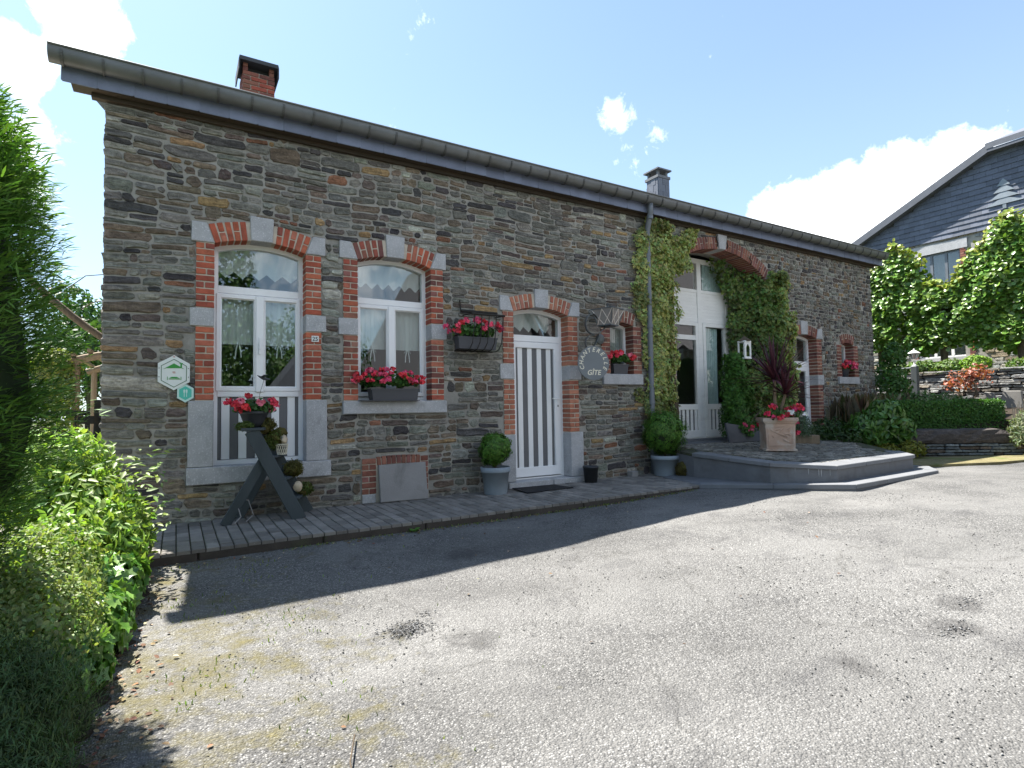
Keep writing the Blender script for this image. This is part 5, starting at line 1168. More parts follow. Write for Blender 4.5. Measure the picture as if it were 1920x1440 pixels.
m = MB(); m.lathe([(.088, 0), (.105, .20), (.112, .20), (.112, .225), (.100, .225), (.095, .19), (.08, .02), (.001, .02)], 24, (5.52, -.20, .012)); tag(build('bucket', m, 'plastic_dark', smooth=True), 'empty black plastic pot right of the front door', 'bucket')
m = MB(); m.box(6.33, 6.45, -.16, -.06, .015, .095); tag(build('loose_brick', m, 'concrete', bevel=.005), 'small grey block standing by the potted boxwood under the downpipe', 'block')
for i, (c_, r_, l_) in enumerate((((6.93, -.62, .12), (.13, .11, .13), 'rounded mossy stone leaning on the pot under the downpipe'), ((7.03, -.42, .19), (.14, .13, .19), 'tall dark mossy stump between boxwood pot and terrace'), ((7.10, -.86, .05), (.12, .10, .045), 'flat mossy clod at the foot of the terrace step'))):
    o = thing('mossy_stone', l_, 'stone', (c_[0], c_[1], .02), 'mossy stones beside the terrace'); m = MB(); m.blob(c_, r_, 14, 9, .15, 80 + i); build('core', m, 'moss', o, True)
    p, nn = shell(1600, c_, r_, 90 + i, .25, .85, freq=4); leaves('fuzz', p, nn, .03, 'frond', 'leaf', o, base=(.095, .075, .02), wild=1.0, seed=i, axis=nn, droop=0)

# ---- on the terrace: terracotta planter with cordyline
pc = Vector((8.235, -1.235)); u_ = Vector((.74, -.67)); v_ = Vector((.67, .74)); zb = zt_(8.2, -1.25) + .008
def pq(h, z_): return [(pc.x + u_.x * a * h + v_.x * b * h, pc.y + u_.y * a * h + v_.y * b * h, z_) for a, b in ((-1, -1), (1, -1), (1, 1), (-1, 1))]
tp = thing('terracotta_planter', 'square terracotta planter with leaf relief on the terrace', 'planter', (pc.x, pc.y, zb))
m = MB(); m.loft(pq(.215, zb), pq(.215, zb + .03)); m.loft(pq(.195, zb + .03), pq(.205, zb + .40)); m.loft(pq(.218, zb + .40), pq(.222, zb + .425)); m.loft(pq(.235, zb + .425), pq(.245, zb + .46)); m.loft(pq(.24, zb + .46), pq(.24, zb + .485), capb=False)
build('body', m, 'terracotta', tp, bevel=.004)
m = MB(); m.loft(pq(.22, zb + .43), pq(.22, zb + .478)); build('soil', m, 'soil', tp)
def onp(a, z_, d): q = pc + u_ * a - v_ * (.2 + d); return (q.x, q.y, zb + z_)
m = MB(); fr = [(-.165, .08), (.165, .08), (.17, .36), (-.17, .36)]; fi = [(-.15, .095), (.15, .095), (.155, .345), (-.155, .345)]
for i in range(4):
    j = (i + 1) % 4; m.loft([onp(*fr[i], .0), onp(*fr[j], .0), onp(*fr[j], .01), onp(*fr[i], .01)], [onp(*fi[i], -.004), onp(*fi[j], -.004), onp(*fi[j], .006), onp(*fi[i], .006)])
build('relief_frame', m, 'terracotta', tp)
m = MB(); m.tube([onp(a, .31 - .55 * (a + .13) + .25 * (a + .13) ** 2 * 4 * .3, .008) for a in np.linspace(-.13, .10, 9)], .008, 6)
for a, z_, an, L in ((-.09, .30, .3, .10), (-.12, .25, -1.1, .07), (-.02, .27, .9, .09), (.03, .24, .2, .10), (.02, .18, -.5, .09), (.09, .28, 1.0, .08), (.10, .22, .5, .06), (.07, .14, -.2, .07)):
    d = Vector((cos(an), sin(an))); n = Vector((-d.y, d.x)); c0 = Vector((a, z_)); ring_ = [c0, c0 + d * L * .35 + n * L * .2, c0 + d * L * .7 + n * L * .16, c0 + d * L, c0 + d * L * .7 - n * L * .16, c0 + d * L * .35 - n * L * .2]
    k = m.pts([onp(q.x, q.y, .004) for q in ring_] + [onp((c0 + d * L * .5).x, (c0 + d * L * .5).y, .016)])
    for i in range(6): m.face((k + i, k + (i + 1) % 6, k + 6))
build('leaf_relief', m, 'terracotta', tp)
co = thing('cordyline', 'spiky dark purple cordyline in the terracotta planter', 'plant', (pc.x, pc.y, zb + .47))
hd = [((pc.x + .02, pc.y + .02, zb + 1.05), 66, .66), ((pc.x + .15, pc.y - .06, zb + .83), 54, .54), ((pc.x - .04, pc.y + .06, zb + .68), 22, .62)]
m = MB(); b0 = (pc.x + .02, pc.y, zb + .46); m.tube([b0, (pc.x - .01, pc.y + .01, zb + .75), hd[0][0]], [.03, .026, .022], 8); m.tube([b0, (pc.x + .09, pc.y - .04, zb + .66), hd[1][0]], [.028, .024, .02], 8); m.tube([b0, hd[2][0]], [.02, .014], 8); build('trunk', m, 'old_wood', co)
def blade(name, par, base, d, L, wdt, droop, col, mat='blade'):
    base, d = Vector(base), Vector(d).normalized(); sd = d.cross(Vector((0, 0, 1))); sd = sd.normalized() if sd.length > .05 else Vector((1, 0, 0)); m = MB(); pr = None; n = 5; pos = base.copy(); dd = d.copy()
    for i in range(n + 1):
        t_ = i / n; w_ = wdt * (.55 + 1.0 * t_) if t_ < .35 else wdt * max(.03, 1.0 - ((t_ - .35) / .65) ** 1.6) ; up = sd.cross(dd).normalized()
        k = m.pts([pos - sd * w_, pos + up * w_ * -.3, pos + sd * w_])
        if pr is not None: m.face((pr, pr + 1, k + 1, k), col); m.face((pr + 1, pr + 2, k + 2, k + 1), col)
        pr = k; pos = pos + dd * (L / n); dd = (dd + Vector((0, 0, -droop))).normalized()
    return build(name, m, mat, par)
for hi, (hp, nb_, L) in enumerate(hd):
    for i in range(nb_):
        el = random.uniform(-.15, 1.5) if hi < 2 else random.uniform(-.5, .5); az = random.uniform(0, 2 * pi); q = random.uniform(.6, 1.4)
        blade('leaf', co, hp, (cos(el) * cos(az), cos(el) * sin(az), sin(el)), L * random.uniform(.75, 1.2), .021 if hi < 2 else .009, .05 if hi < 2 else .12, (.085 * q, .026 * q, .04 * q) if hi < 2 else (.10 * q, .06 * q, .05 * q))
for i, (dx, dy, l_) in enumerate(((-.13, -.10, 'red geranium at the left front of the terracotta planter'), (.15, -.14, 'red and white geranium at the right of the terracotta planter'))):
    o = thing('geranium', l_, 'flowers', (pc.x + dx, pc.y + dy, zb + .47), 'geraniums round the cordyline'); c_ = (pc.x + dx, pc.y + dy, zb + .53)
    geranium(o, c_, (.15, .14, .10), 130, 9 if i else 8, 41 + i, fs=.05, trail=1.0, cols=((.78, .04, .10), (.80, .05, .16), (.75, .05, .08)) + (((.8, .7, .72),) if i else ()))
o = thing('geranium', 'red geraniums trailing beside the terracotta planter towards the glazed door', 'flowers', (8.62, -1.25, zb), 'geraniums round the cordyline'); geranium(o, (8.60, -1.18, zb + .30), (.10, .10, .20), 60, 6, 44, fs=.05, trail=1.5)
o = thing('geranium', 'few red geranium heads between the dark slab and the planter', 'flowers', (8.62, -.50, zt_(8.6, -.5)), 'geraniums round the cordyline'); geranium(o, (8.62, -.50, zt_(8.6, -.5) + .26), (.16, .12, .10), 60, 4, 45, fs=.045)
# slate slab, column conifer, candle lantern on the ivy
m = MB(); m.T = Matrix.Translation((8.78, -.24, zt_(8.8, -.24) + .006)) @ Matrix.Rotation(R_(-12), 4, 'X'); m.prism([(-.36, 0), (.50, 0), (.50, .20), (.33, .27), (.05, .28), (-.36, .34)], -.02, .02, (.075, .078, .088)); m.T = None
tag(build('slate_slab', m, 'slate', bevel=.006), 'dark slate slab standing before the column conifer', 'slab')
o = thing('column_conifer', 'narrow bright green column conifer beside the arch doors', 'conifer', (8.93, -.03, zt_(8.8, 0)))
m = MB(); m.tube([(8.93, -.03, zt_(8.8, 0)), (8.91, -.03, 1.7)], [.05, .02], 8); build('trunk', m, 'bark', o)
g = np.random.default_rng(77); n = 9500; h_ = g.uniform(0, 1, n); rr = (.25 - .09 * h_ ** 3) * (.55 + .45 * g.uniform(0, 1, n) ** .5); a = g.uniform(0, 2 * pi, n); rr = rr * (1 + .18 * np.sin(a * 3 + h_ * 9) + .1 * np.sin(a * 7 - h_ * 21))
p = np.stack([8.93 + rr * np.cos(a) - .03 * h_, -.03 + rr * np.sin(a), .50 + 1.42 * h_], -1); nn = np.stack([np.cos(a), np.sin(a), np.full(n, .6)], -1)
leaves('foliage', p, nn, .075, 'frond', 'needle', o, base=(.035, .10, .014), edge=(.09, .20, .03), vary=.4, seed=78, axis=np.stack([np.cos(a) * .7, np.sin(a) * .7, np.full(n, 1.0)], -1), droop=-.2, wild=.7)
o = thing('candle_lantern', 'white house-shaped candle lantern on the ivy above the column conifer', 'lantern', (9.01, -.12, 1.86))
L0 = (9.01, -.16); m = MB(); m.lathe([(.125, .30), (.13, .31), (.04, .37), (.012, .39), (.001, .40)], 4, (L0[0], L0[1], 1.86)); build('roof', m, 'bark', o)
m = MB(); 
for sx in (-1, 1):
    for sy in (-1, 1): m.box(L0[0] + sx * .075 - .012, L0[0] + sx * .075 + .012, L0[1] + sy * .06 - .012, L0[1] + sy * .06 + .012, 1.86, 2.16)
m.box(L0[0] - .09, L0[0] + .09, L0[1] - .075, L0[1] + .075, 1.85, 1.875); m.box(L0[0] - .09, L0[0] + .09, L0[1] - .075, L0[1] + .075, 2.135, 2.165); build('body', m, 'wood_white', o, bevel=.003)
m = MB(); out = [(L0[0] - .065, 1.874), (L0[0] + .065, 1.874), (L0[0] + .065, 2.137), (L0[0], 2.1375), (L0[0] - .065, 2.137)]
ap = [(L0[0] - .05, 1.89), (L0[0] + .05, 1.89), (L0[0] + .05, 2.05), (L0[0], 2.115), (L0[0] - .05, 2.05)]; m.ring(out, ap, L0[1] - .072, L0[1] - .062); build('arched_front', m, 'wood_white', o)
m = MB(); m.lathe([(.03, 0), (.03, .10), (.001, .10)], 12, (L0[0], L0[1], 1.876)); build('candle', m, 'cream', o)
# ================================================================== ivy on the cottage
def ivy(name, label, strokes, seed, dens, base, edge, size, extra=None, hue=.2, vari=None):
    """strokes: (x0,z0,x1,z1,half width,y0,y1 depth of the leaf mat)"""
    o = thing(name, label, 'ivy', (strokes[0][0], 0, 0)); g = np.random.default_rng(seed); P = []; N = []
    for x0, z0, x1, z1, hw, y0, y1 in strokes:
        L = math.hypot(x1 - x0, z1 - z0); n = int(dens * (L + hw) * hw * 2); t = g.uniform(-hw / L * .6, 1 + hw / L * .6, n); u = g.uniform(-1, 1, n)
        dx, dz = (x1 - x0) / L, (z1 - z0) / L; wob = 1 + .28 * np.sin(t * L * 5 + seed) + .18 * np.sin(t * L * 13 + 2 * seed) + g.normal(0, .06, n)
        x = x0 + dx * t * L - dz * u * hw * wob; z = z0 + dz * t * L + dx * u * hw * wob
        bul = .5 + .5 * np.sin(x * 9 + z * 6 + seed) * np.sin(z * 8 - x * 5); y = y0 + (y1 - y0) * np.clip(bul * .7 + g.uniform(-.2, .35, n), 0, 1) * np.sqrt(np.maximum(1 - u ** 2 * .8, .05))
        P.append(np.stack([x, y, z], -1)); N.append(np.stack([u * .5 * dz * -1 + .0 * u, np.full(n, -1.0), np.full(n, .45)], -1))
    if extra is not None: P.append(extra[0]); N.append(extra[1])
    P, N = np.concatenate(P), np.concatenate(N); ok = (P[:, 2] < 4.03) & (P[:, 2] > .05); P, N = P[ok], N[ok]; n = len(P)
    tone = .75 + .5 * (lump(P, seed + 5, 1.0, 1.6) > -.15)
    if vari is not None:      # outer growth is variegated; its lit look is put into the leaf colour too
        w3 = np.clip((P[:, 0] - 9.98) / .3 + lump(P, 9, .7, 3.0), 0, 1)[:, None]; base = np.array(base) * (1 - w3) + np.array(vari[0]) * w3; edge = np.array(edge) * (1 - w3) + np.array(vari[1]) * w3
    leaves('foliage', P, N, size, 'ivy', 'leaf', o, base=base, edge=edge, vary=.35, hue=hue, seed=seed, droop=1.2, wild=.9, bright=tone); return o
iv = ivy('ivy', 'yellow-green variegated ivy climbing round the downpipe left of the arch',
    [(7.07, 3.2, 7.07, 3.98, .38, -.03, -.17), (7.06, 2.5, 7.06, 3.3, .38, -.03, -.19), (7.10, 1.75, 7.10, 2.55, .30, -.03, -.18), (7.10, .95, 7.10, 1.8, .27, -.03, -.16), (6.98, .5, 7.1, .95, .24, -.03, -.14),
     (7.48, 3.35, 7.62, 3.72, .13, -.03, -.12), (7.5, 3.45, 7.98, 4.02, .13, -.03, -.12), (7.3, 3.3, 7.75, 3.42, .14, -.03, -.15), (6.66, 2.95, 6.9, 2.6, .11, -.02, -.08), (6.60, 1.28, 6.9, 1.15, .07, -.02, -.07), (7.05, 3.98, 7.4, 3.98, .10, -.02, -.12)],
    101, 2700, (.095, .165, .05), (.40, .41, .15), .047)
m = MB()
for i in range(4): x = 7.28 + i * .03; m.tube([(x, -.06, .42), (x - .03 + .02 * i, -.09, .9), (x + .02, -.07, 1.4), (x - .04, -.06, 1.9)], [.03, .024, .018, .01], 7)
build('stem', m, 'bark', iv, True)
g = np.random.default_rng(9); n = 5200      # the mat that hangs inside the right half of the arch and clothes its reveal
u = g.uniform(0, 1, n); z = .55 + 3.2 * u; xr = 9.93 - g.uniform(0, 1, n) ** 1.4 * np.interp(z, [.5, 1.5, 2.6, 3.0, 3.4, 3.6, 3.75], [.58, .58, .60, .68, .85, 1.0, 1.15]) * (1 + .10 * np.sin(z * 6))
y = .40 - .38 * np.clip((xr - 9.40) / .5, 0, 1) + g.uniform(-.14, .05, n); mx = np.array([arc_z(min(max(a, ax0), ax1), ax0, ax1, asp, acr) for a in xr]); ok = z < mx - .02
E1 = np.stack([xr, y, z], -1)[ok]; EN = np.tile([-.75, -.6, .35], (ok.sum(), 1))
ivy('ivy', 'dense dark green ivy filling the right side of the arch',
    [(10.20, 2.5, 10.20, 3.36, .28, -.03, -.26), (10.22, 1.5, 10.22, 2.6, .33, -.03, -.30), (10.20, .6, 10.20, 1.6, .40, -.03, -.28), (9.95, .6, 9.95, 3.1, .20, .05, -.22), (9.62, .55, 9.62, 1.5, .30, .1, -.25), (10.0, 3.3, 10.35, 3.5, .12, -.02, -.16)],
    103, 1900, (.05, .105, .022), (.15, .20, .055), .052, (E1, EN), .25, vari=((.09, .16, .045), (.34, .37, .12)))

# ================================================================== planting at the left
o = thing('conifer_tree', 'tall feathery green conifer at the left edge of the picture', 'conifer', (-.75, -3.1, -.2))
m = MB(); m.tube([(-.75, -3.1, -.25), (-.73, -3.1, 1.6), (-.75, -3.08, 3.4)], [.10, .07, .015], 8); build('trunk', m, 'bark', o)
g = np.random.default_rng(201); nb = 2500; h = g.uniform(0, 1, nb) ** .9; zb_ = .0 + 3.5 * h
Rm = np.interp(zb_, [0, .3, .53, .76, 1.0, 1.4, 1.95, 2.25, 2.45, 2.62, 3.0, 3.5], [.30, .46, .60, .71, .78, .81, .82, .73, .65, .55, .34, .05]); az = g.uniform(0, 2 * pi, nb)
Rm = Rm * (1 + .10 * np.sin(az * 3 + zb_ * 2.2) + .07 * np.sin(az * 6 - zb_ * 4))
st = np.stack([-.75 + np.cos(az) * Rm * .45, -3.1 + np.sin(az) * Rm * .45, zb_ - .10], -1); d = unit(np.stack([np.cos(az), np.sin(az), g.uniform(.10, .6, nb)], -1)); Lb = Rm * .55 * g.uniform(.85, 1.25, nb)
k = 120; t = g.uniform(.15, 1, (nb, k)); sd = unit(np.cross(d, [0, 0, 1.0])); up = np.cross(sd, d); lat = g.normal(0, 1, (nb, k)) * .085 * (1.2 - t); lv = g.normal(0, 1, (nb, k)) * .03
P = st[:, None] + d[:, None] * (t * Lb[:, None])[..., None] + sd[:, None] * lat[..., None] + up[:, None] * (lv - .05 * t ** 2)[..., None]
A = d[:, None] + sd[:, None] * (np.sign(lat) * .55)[..., None] + np.array([0, 0, .1]); N = up[:, None] + g.normal(0, .3, (nb, k, 3))
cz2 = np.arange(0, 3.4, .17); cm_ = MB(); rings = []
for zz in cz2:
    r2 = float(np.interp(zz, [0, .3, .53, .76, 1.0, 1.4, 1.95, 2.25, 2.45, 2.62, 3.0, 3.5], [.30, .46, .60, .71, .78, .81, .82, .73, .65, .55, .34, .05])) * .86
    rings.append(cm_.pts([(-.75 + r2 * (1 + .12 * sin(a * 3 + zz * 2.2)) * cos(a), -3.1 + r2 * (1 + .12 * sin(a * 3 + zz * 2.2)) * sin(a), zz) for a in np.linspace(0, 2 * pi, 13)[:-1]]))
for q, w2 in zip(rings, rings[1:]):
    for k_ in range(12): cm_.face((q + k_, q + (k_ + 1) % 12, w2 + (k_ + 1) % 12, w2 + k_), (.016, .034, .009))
build('dark_core', cm_, 'needle', o, True)  # closed dark core, added to block light through the sprays
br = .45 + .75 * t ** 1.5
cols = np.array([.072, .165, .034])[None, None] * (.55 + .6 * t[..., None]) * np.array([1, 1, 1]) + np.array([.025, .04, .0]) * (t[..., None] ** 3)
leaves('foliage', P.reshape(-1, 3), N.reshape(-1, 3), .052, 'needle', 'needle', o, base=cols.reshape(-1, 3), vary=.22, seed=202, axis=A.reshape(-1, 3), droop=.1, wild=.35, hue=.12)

def bush(name, label, cat, parts, n, size, shape, base, edge, seed, stems=6, mat='leaf', wild=.9, droop=.3, group=None, low=-.55, inner=.55, axis_up=False, amp=.22):
    """parts: list of (centre, radii) lobes; the stems start at ground level"""
    c0 = parts[0][0]; z0 = min(c[2] - r[2] for c, r in parts); o = thing(name, label, cat, (c0[0], c0[1], z0), group); P = []; N = []
    for i, (c, r) in enumerate(parts):
        p, q = shell(max(20, int(n / len(parts))), c, r, seed + i, amp, inner, low); P.append(p); N.append(q)
    P, N = np.concatenate(P), np.concatenate(N)
    leaves('foliage', P, N, size, shape, mat, o, base=base, edge=edge, vary=.35, seed=seed, wild=wild, droop=droop, axis=N + np.array([0, 0, .6]) if axis_up else None)
    m = MB(); rr = random.Random(seed)
    for i in range(stems):
        c, r = parts[i % len(parts)]; m.tube([(c[0] + rr.uniform(-.05, .05), c[1] + rr.uniform(-.05, .05), z0), (c[0] + rr.uniform(-.5, .5) * r[0], c[1] + rr.uniform(-.5, .5) * r[1], c[2] + r[2] * .5)], [.010, .005], 5)
    build('stem', m, 'bark', o); return o
LS = bush('leafy_shrub', 'bright sunlit leafy shrub spilling over the end of the pavement', 'shrub',
     [((-.25, -1.45, .45), (.34, .42, .50)), ((.02, -1.55, .30), (.30, .40, .42)), ((.14, -1.85, .12), (.24, .30, .34)), ((-.10, -1.2, .55), (.30, .35, .36)), ((-.05, -2.15, .08), (.30, .35, .40)), ((.20, -1.32, .12), (.20, .22, .32))],
     12000, .070, 'lance', (.165, .275, .055), (.24, .35, .09), 301, 14, 'leaf_backlit', low=-.8, inner=.4, axis_up=True, droop=.5)
n = 34; g = np.random.default_rng(33); tips = np.stack([g.uniform(.05, .48, n), g.uniform(-1.75, -1.0, n), g.uniform(.25, .75, n)], -1)
P = np.repeat(tips, 7, axis=0) + g.normal(0, .045, (n * 7, 3)); a = g.uniform(0, 6.3, n * 7)
o = leaves('shoot', P, np.tile([0, -.2, 1.0], (len(P), 1)), .07, 'lance', 'leaf_backlit', base=(.20, .28, .08), seed=34, axis=np.stack([np.cos(a), np.sin(a), .2 + 0 * a], -1), droop=.5, parent=LS, kind='stuff')
bush('ivy_clump', 'glossy round-leaved ivy clump at the driveway edge under the shrub', 'ivy', [((.20, -2.15, .02), (.19, .28, .22)), ((.17, -2.65, -.06), (.17, .32, .18)), ((.12, -3.1, -.10), (.17, .28, .16))], 1700, .062, 'ivy', (.09, .21, .035), (.15, .29, .06), 311, 4, 'leaf_gloss', .7, .8, inner=.75)
bush('small_leaved_shrub', 'low pale small-leaved shrub in the sun before the conifer', 'shrub', [((-.12, -2.65, .12), (.38, .40, .34)), ((-.02, -3.05, .02), (.30, .36, .30)), ((-.35, -3.0, .14), (.34, .40, .32))], 15000, .024, 'oval', (.17, .24, .085), (.25, .31, .12), 321, 10, 'leaf_backlit', axis_up=True, inner=.6)
bush('spreading_juniper', 'low dark spreading evergreen filling the bottom left corner', 'shrub', [((-.10, -3.75, -.02), (.42, .45, .28)), ((-.02, -4.25, -.10), (.36, .40, .25)), ((-.5, -3.9, .02), (.45, .6, .32)), ((.04, -4.75, -.14), (.28, .40, .22))], 80000, .026, 'needle', (.036, .072, .02), (.066, .11, .03), 331, 8, 'needle', axis_up=True, inner=.55, droop=-.2)

# ---- garden seen past the left corner
gt_ = thing('garden_gate', 'dark grey iron garden gate beside the left corner of the cottage', 'gate', (-.4, .15, .03))
m = MB(); m.box(-.115, -.055, .12, .18, .03, 1.20); build('gate_post', m, 'iron', gt_)
m = MB(); m.box(-1.3, -.18, .135, .165, 1.055, 1.10); m.box(-1.3, -.18, .14, .16, .12, .15); m.box(-.185, -.15, .135, .165, .10, 1.10); m.box(-.24, -.115, .13, .17, .975, 1.05); build('gate_frame', m, 'iron', gt_)
for x in np.arange(-1.2, -.25, .135): m = MB(); m.tube([(x, .15, .13), (x, .15, 1.06)], .009, 6); build('bar', m, 'iron', gt_)
for x in (-.33, -.46, -.60): m = MB(); m.tube([(x + .045 * cos(a), .15, .90 + .045 * sin(a)) for a in np.linspace(0, 2 * pi, 13)], .007, 6); build('scroll', m, 'iron', gt_)
pg = thing('pergola', 'wooden pergola with curved roof in the garden behind the gate', 'pergola', (-1.2, 6.0, .03))
for x, y in ((-.97, 6.0), (-.97, 8.5), (.6, 6.0), (-2.6, 8.5)): m = MB(); m.tube([(x, y, .03), (x, y, 2.0)], .055, 8); build('post', m, 'old_wood', pg)
m = MB(); m.tube([(-1.1 + 1.8 * t_, 6.0, 1.90 + .26 * sin(pi * min(1, t_ + .12))) for t_ in np.linspace(0, 1, 9)], .07, 8); build('beam', m, 'old_wood', pg)
m = MB(); m.tube([(-1.1 + 1.8 * t_, 8.5, 1.90 + .26 * sin(pi * min(1, t_ + .12))) for t_ in np.linspace(0, 1, 9)], .07, 8); build('beam', m, 'old_wood', pg)
for t_ in np.linspace(.05, .95, 8): x = -1.1 + 1.8 * t_; z_ = 1.98 + .26 * sin(pi * min(1, t_ + .12)); m = MB(); m.box(x - .03, x + .03, 5.85, 8.7, z_, z_ + .05); build('rafter', m, 'old_wood', pg)
bush('climber', 'yellow-green climber wrapped round the pergola post', 'climber', [((-1.15, 6.05, 1.0), (.28, .3, 1.15)), ((-1.25, 6.1, 1.9), (.35, .3, .35))], 3000, .07, 'oval', (.10, .16, .03), (.2, .22, .05), 341, 3)
m = MB(); m.box(-.92, -.35, 7.2, 7.75, .45, .52); m.box(-.90, -.84, 7.25, 7.7, .03, .45); m.box(-.42, -.36, 7.25, 7.7, .03, .45); m.loft([(-.92, 7.72, .5), (-.35, 7.72, .5), (-.35, 7.78, .5), (-.92, 7.78, .5)], [(-.88, 7.9, 1.12), (-.38, 7.9, 1.12), (-.38, 7.95, 1.12), (-.88, 7.95, 1.12)]); tag(build('garden_chair', m, 'plastic_grey'), 'dark garden chair under the pergola', 'chair')
m = MB(); m.tube([(-.2 - 1.6 * t_, 5.0, 2.18 + .25 * t_ + 1.2 * t_ ** 1.4) for t_ in np.linspace(0, 1, 10)], .055, 8)
m.tube([(-.99, 5.0, 3.12), (-.75, 5.0, 3.36), (-.45, 5.0, 3.42), (-.2, 5, 3.4)], .008, 5); m.tube([(-.80, 5.0, 2.80), (-.65, 5.0, 2.93), (-.45, 5.0, 2.98), (-.2, 5, 2.98)], .008, 5); m.tube([(-.2, 5, 2.2), (.3, 5, 1.4), (.6, 5, .03)], .055, 8)
tag(build('hammock_beam', m, 'bark', smooth=True), 'curved wooden boom with thin stays rising behind the cottage corner', 'beam')
def tree(name, label, x, y, h, r, seed, n, base, edge, size=.16, group=None, trunk_h=None, z0=0.0, shape='oval', lobes=9, squash=1.0):
    o = thing(name, label, 'tree', (x, y, z0), group); rr = random.Random(seed); th = trunk_h or h * .35
    m = MB(); m.tube([(x, y, z0 - .1), (x + .05, y, z0 + th), (x, y, z0 + h * .8)], [.05 * h / 3 + .03, .035 * h / 3 + .02, .02], 8)
    P = []; N = []
    for i in range(lobes):
        a = rr.uniform(0, 6.3); q = rr.uniform(.1, .62) * r; zz = z0 + th + (h - th) * rr.uniform(.12, .86); c = (x + q * cos(a), y + q * sin(a), zz); f = rr.uniform(.42, .66) * r * (1.1 - .45 * (zz - z0) / h)
        m.tube([(x, y, z0 + th * .8 + (zz - z0 - th) * .3), c], [.03, .01], 5); p, nn = shell(n // lobes, c, (f, f, f * .85 * squash), seed * 7 + i, .28, .55); P.append(p); N.append(nn)
    build('trunk', m, 'bark', o); leaves('crown', np.concatenate(P), np.concatenate(N), size, shape, 'leaf', o, base=base, edge=edge, vary=.35, seed=seed, wild=1.0, droop=.3); return o
tree('garden_tree', 'dark green tree right behind the pergola', -.9, 12.5, 4.2, 1.7, 351, 4200, (.03, .07, .02), (.05, .10, .03), .13, 'trees beyond the garden', 1.0)
tree('garden_tree', 'dark green tree left of the pergola', -3.2, 13.5, 4.3, 1.9, 352, 4200, (.035, .08, .022), (.055, .11, .03), .13, 'trees beyond the garden', 1.0)
tree('garden_tree', 'tallest tree behind the curved boom', -2.0, 17.0, 5.4, 2.2, 353, 4200, (.03, .075, .02), (.05, .11, .03), .15, 'trees beyond the garden', 1.2)
tree('garden_tree', 'tree just showing at the cottage corner beyond the lawn', .9, 16.0, 4.4, 2.0, 354, 3600, (.035, .08, .022), (.06, .11, .03), .14, 'trees beyond the garden', 1.0)

# ================================================================== garden and house at the right
DR = Vector((.8, -.6)); NR = Vector((.6, .8))
def wall_T(p0): return Matrix(((DR.x, NR.x, 0, p0[0]), (DR.y, NR.y, 0, p0[1]), (0, 0, 1, 0), (0, 0, 0, 1)))
dw = thing('dry_stone_wall', 'low dry stone wall under the dark slab bench', 'wall', (11.55, -1.26, .02))
m = MB(); m.T = wall_T((11.3, -1.08)); m.box(0, 2.35, .03, .45, -.05, .30); build('core', m, 'soil', dw)
T = wall_T((11.3, -1.08)); z = .02
while z < .29:
    h = random.uniform(.045, .085); x = -.1
    while x < 2.35:
        w_ = random.uniform(.14, .38); m = MB(); q = random.uniform(.7, 1.3); stone_mesh(m, x, x + w_, z, min(z + h, .305), T=T, yf=.03, proud=(.02, .06), col=(.15 * q, .165 * q, .165 * q) if random.random() < .75 else (.14 * q, .11 * q, .085 * q), warp=False); build('stone', m, 'walling', dw); x += w_
    z += h
m = MB(); m.T = wall_T((11.76, -1.42)); secs = []; rr = random.Random(3)
for u in np.linspace(0, 1.66, 15):      # rough-hewn slab: a string of uneven cross sections
    j_ = lambda s_=.012: rr.uniform(-s_, s_); e_ = .03 if u in (0, 1.66) else 0
    secs.append(m.pts([(u + j_(), e_ + j_(), .312 + j_(.006)), (u + j_(), -.01 + j_(.01), .36 + j_()), (u + j_(), -.005 + j_(.015), .47 + j_()), (u + j_(), .02 + j_(), .545 - e_ + j_(.008)), (u + j_(), .2, .562 - e_ + j_(.008)), (u + j_(), .40, .555 + j_(.008)), (u + j_(), .41, .312)]))
for a, b in zip(secs, secs[1:]):
    for k_ in range(7): m.face((a + k_, b + k_, b + (k_ + 1) % 7, a + (k_ + 1) % 7), (.075, .064, .06))
m.face([secs[0] + k_ for k_ in range(7)][::-1], (.075, .064, .06)); m.face([secs[-1] + k_ for k_ in range(7)], (.075, .064, .06)); m.T = None
tag(build('slab_bench', m, 'walling'), 'long dark stone slab bench before the clipped hedge', 'bench')
hg = thing('clipped_hedge', 'clipped box hedge behind the slab bench', 'hedge', (12.9, -1.45, .5))
g = np.random.default_rng(401); n = 16000; f = g.choice(4, n, p=[.46, .24, .18, .12]); u = g.uniform(0, 2.0, n); v = g.uniform(0, .46, n); z = g.uniform(.48, 1.04, n); jit = lambda: g.normal(0, .018, n)
lx = np.where(f == 2, np.where(g.uniform(0, 1, n) < .5, .0, 2.0), u) + jit(); ly = np.where(f == 0, 0, np.where(f == 3, .46, v)) + jit(); lz = np.where(f == 1, 1.04 + .015 * np.sin(u * 5), z) + jit()
nl = np.where((f == 0)[:, None], [0, -1, .3], np.where((f == 1)[:, None], [0, 0, 1.0], np.where((f == 3)[:, None], [0, 1, .2], np.stack([np.sign(u - 1), 0 * u, .2 + 0 * u], -1))))
H0 = np.array([12.14, -.95]); d2 = np.array([.8, -.6]); n2 = np.array([.6, .8])
PW = np.column_stack([H0[0] + lx * d2[0] + ly * n2[0], H0[1] + lx * d2[1] + ly * n2[1], lz]); NW = np.column_stack([nl[:, 0] * d2[0] + nl[:, 1] * n2[0], nl[:, 0] * d2[1] + nl[:, 1] * n2[1], nl[:, 2]])
leaves('foliage', PW, NW, .034, 'oval', 'leaf', hg, base=(.05, .13, .022), edge=(.075, .17, .03), vary=.35, seed=402, wild=1.0, axis=NW + np.array([0, 0, .5]))
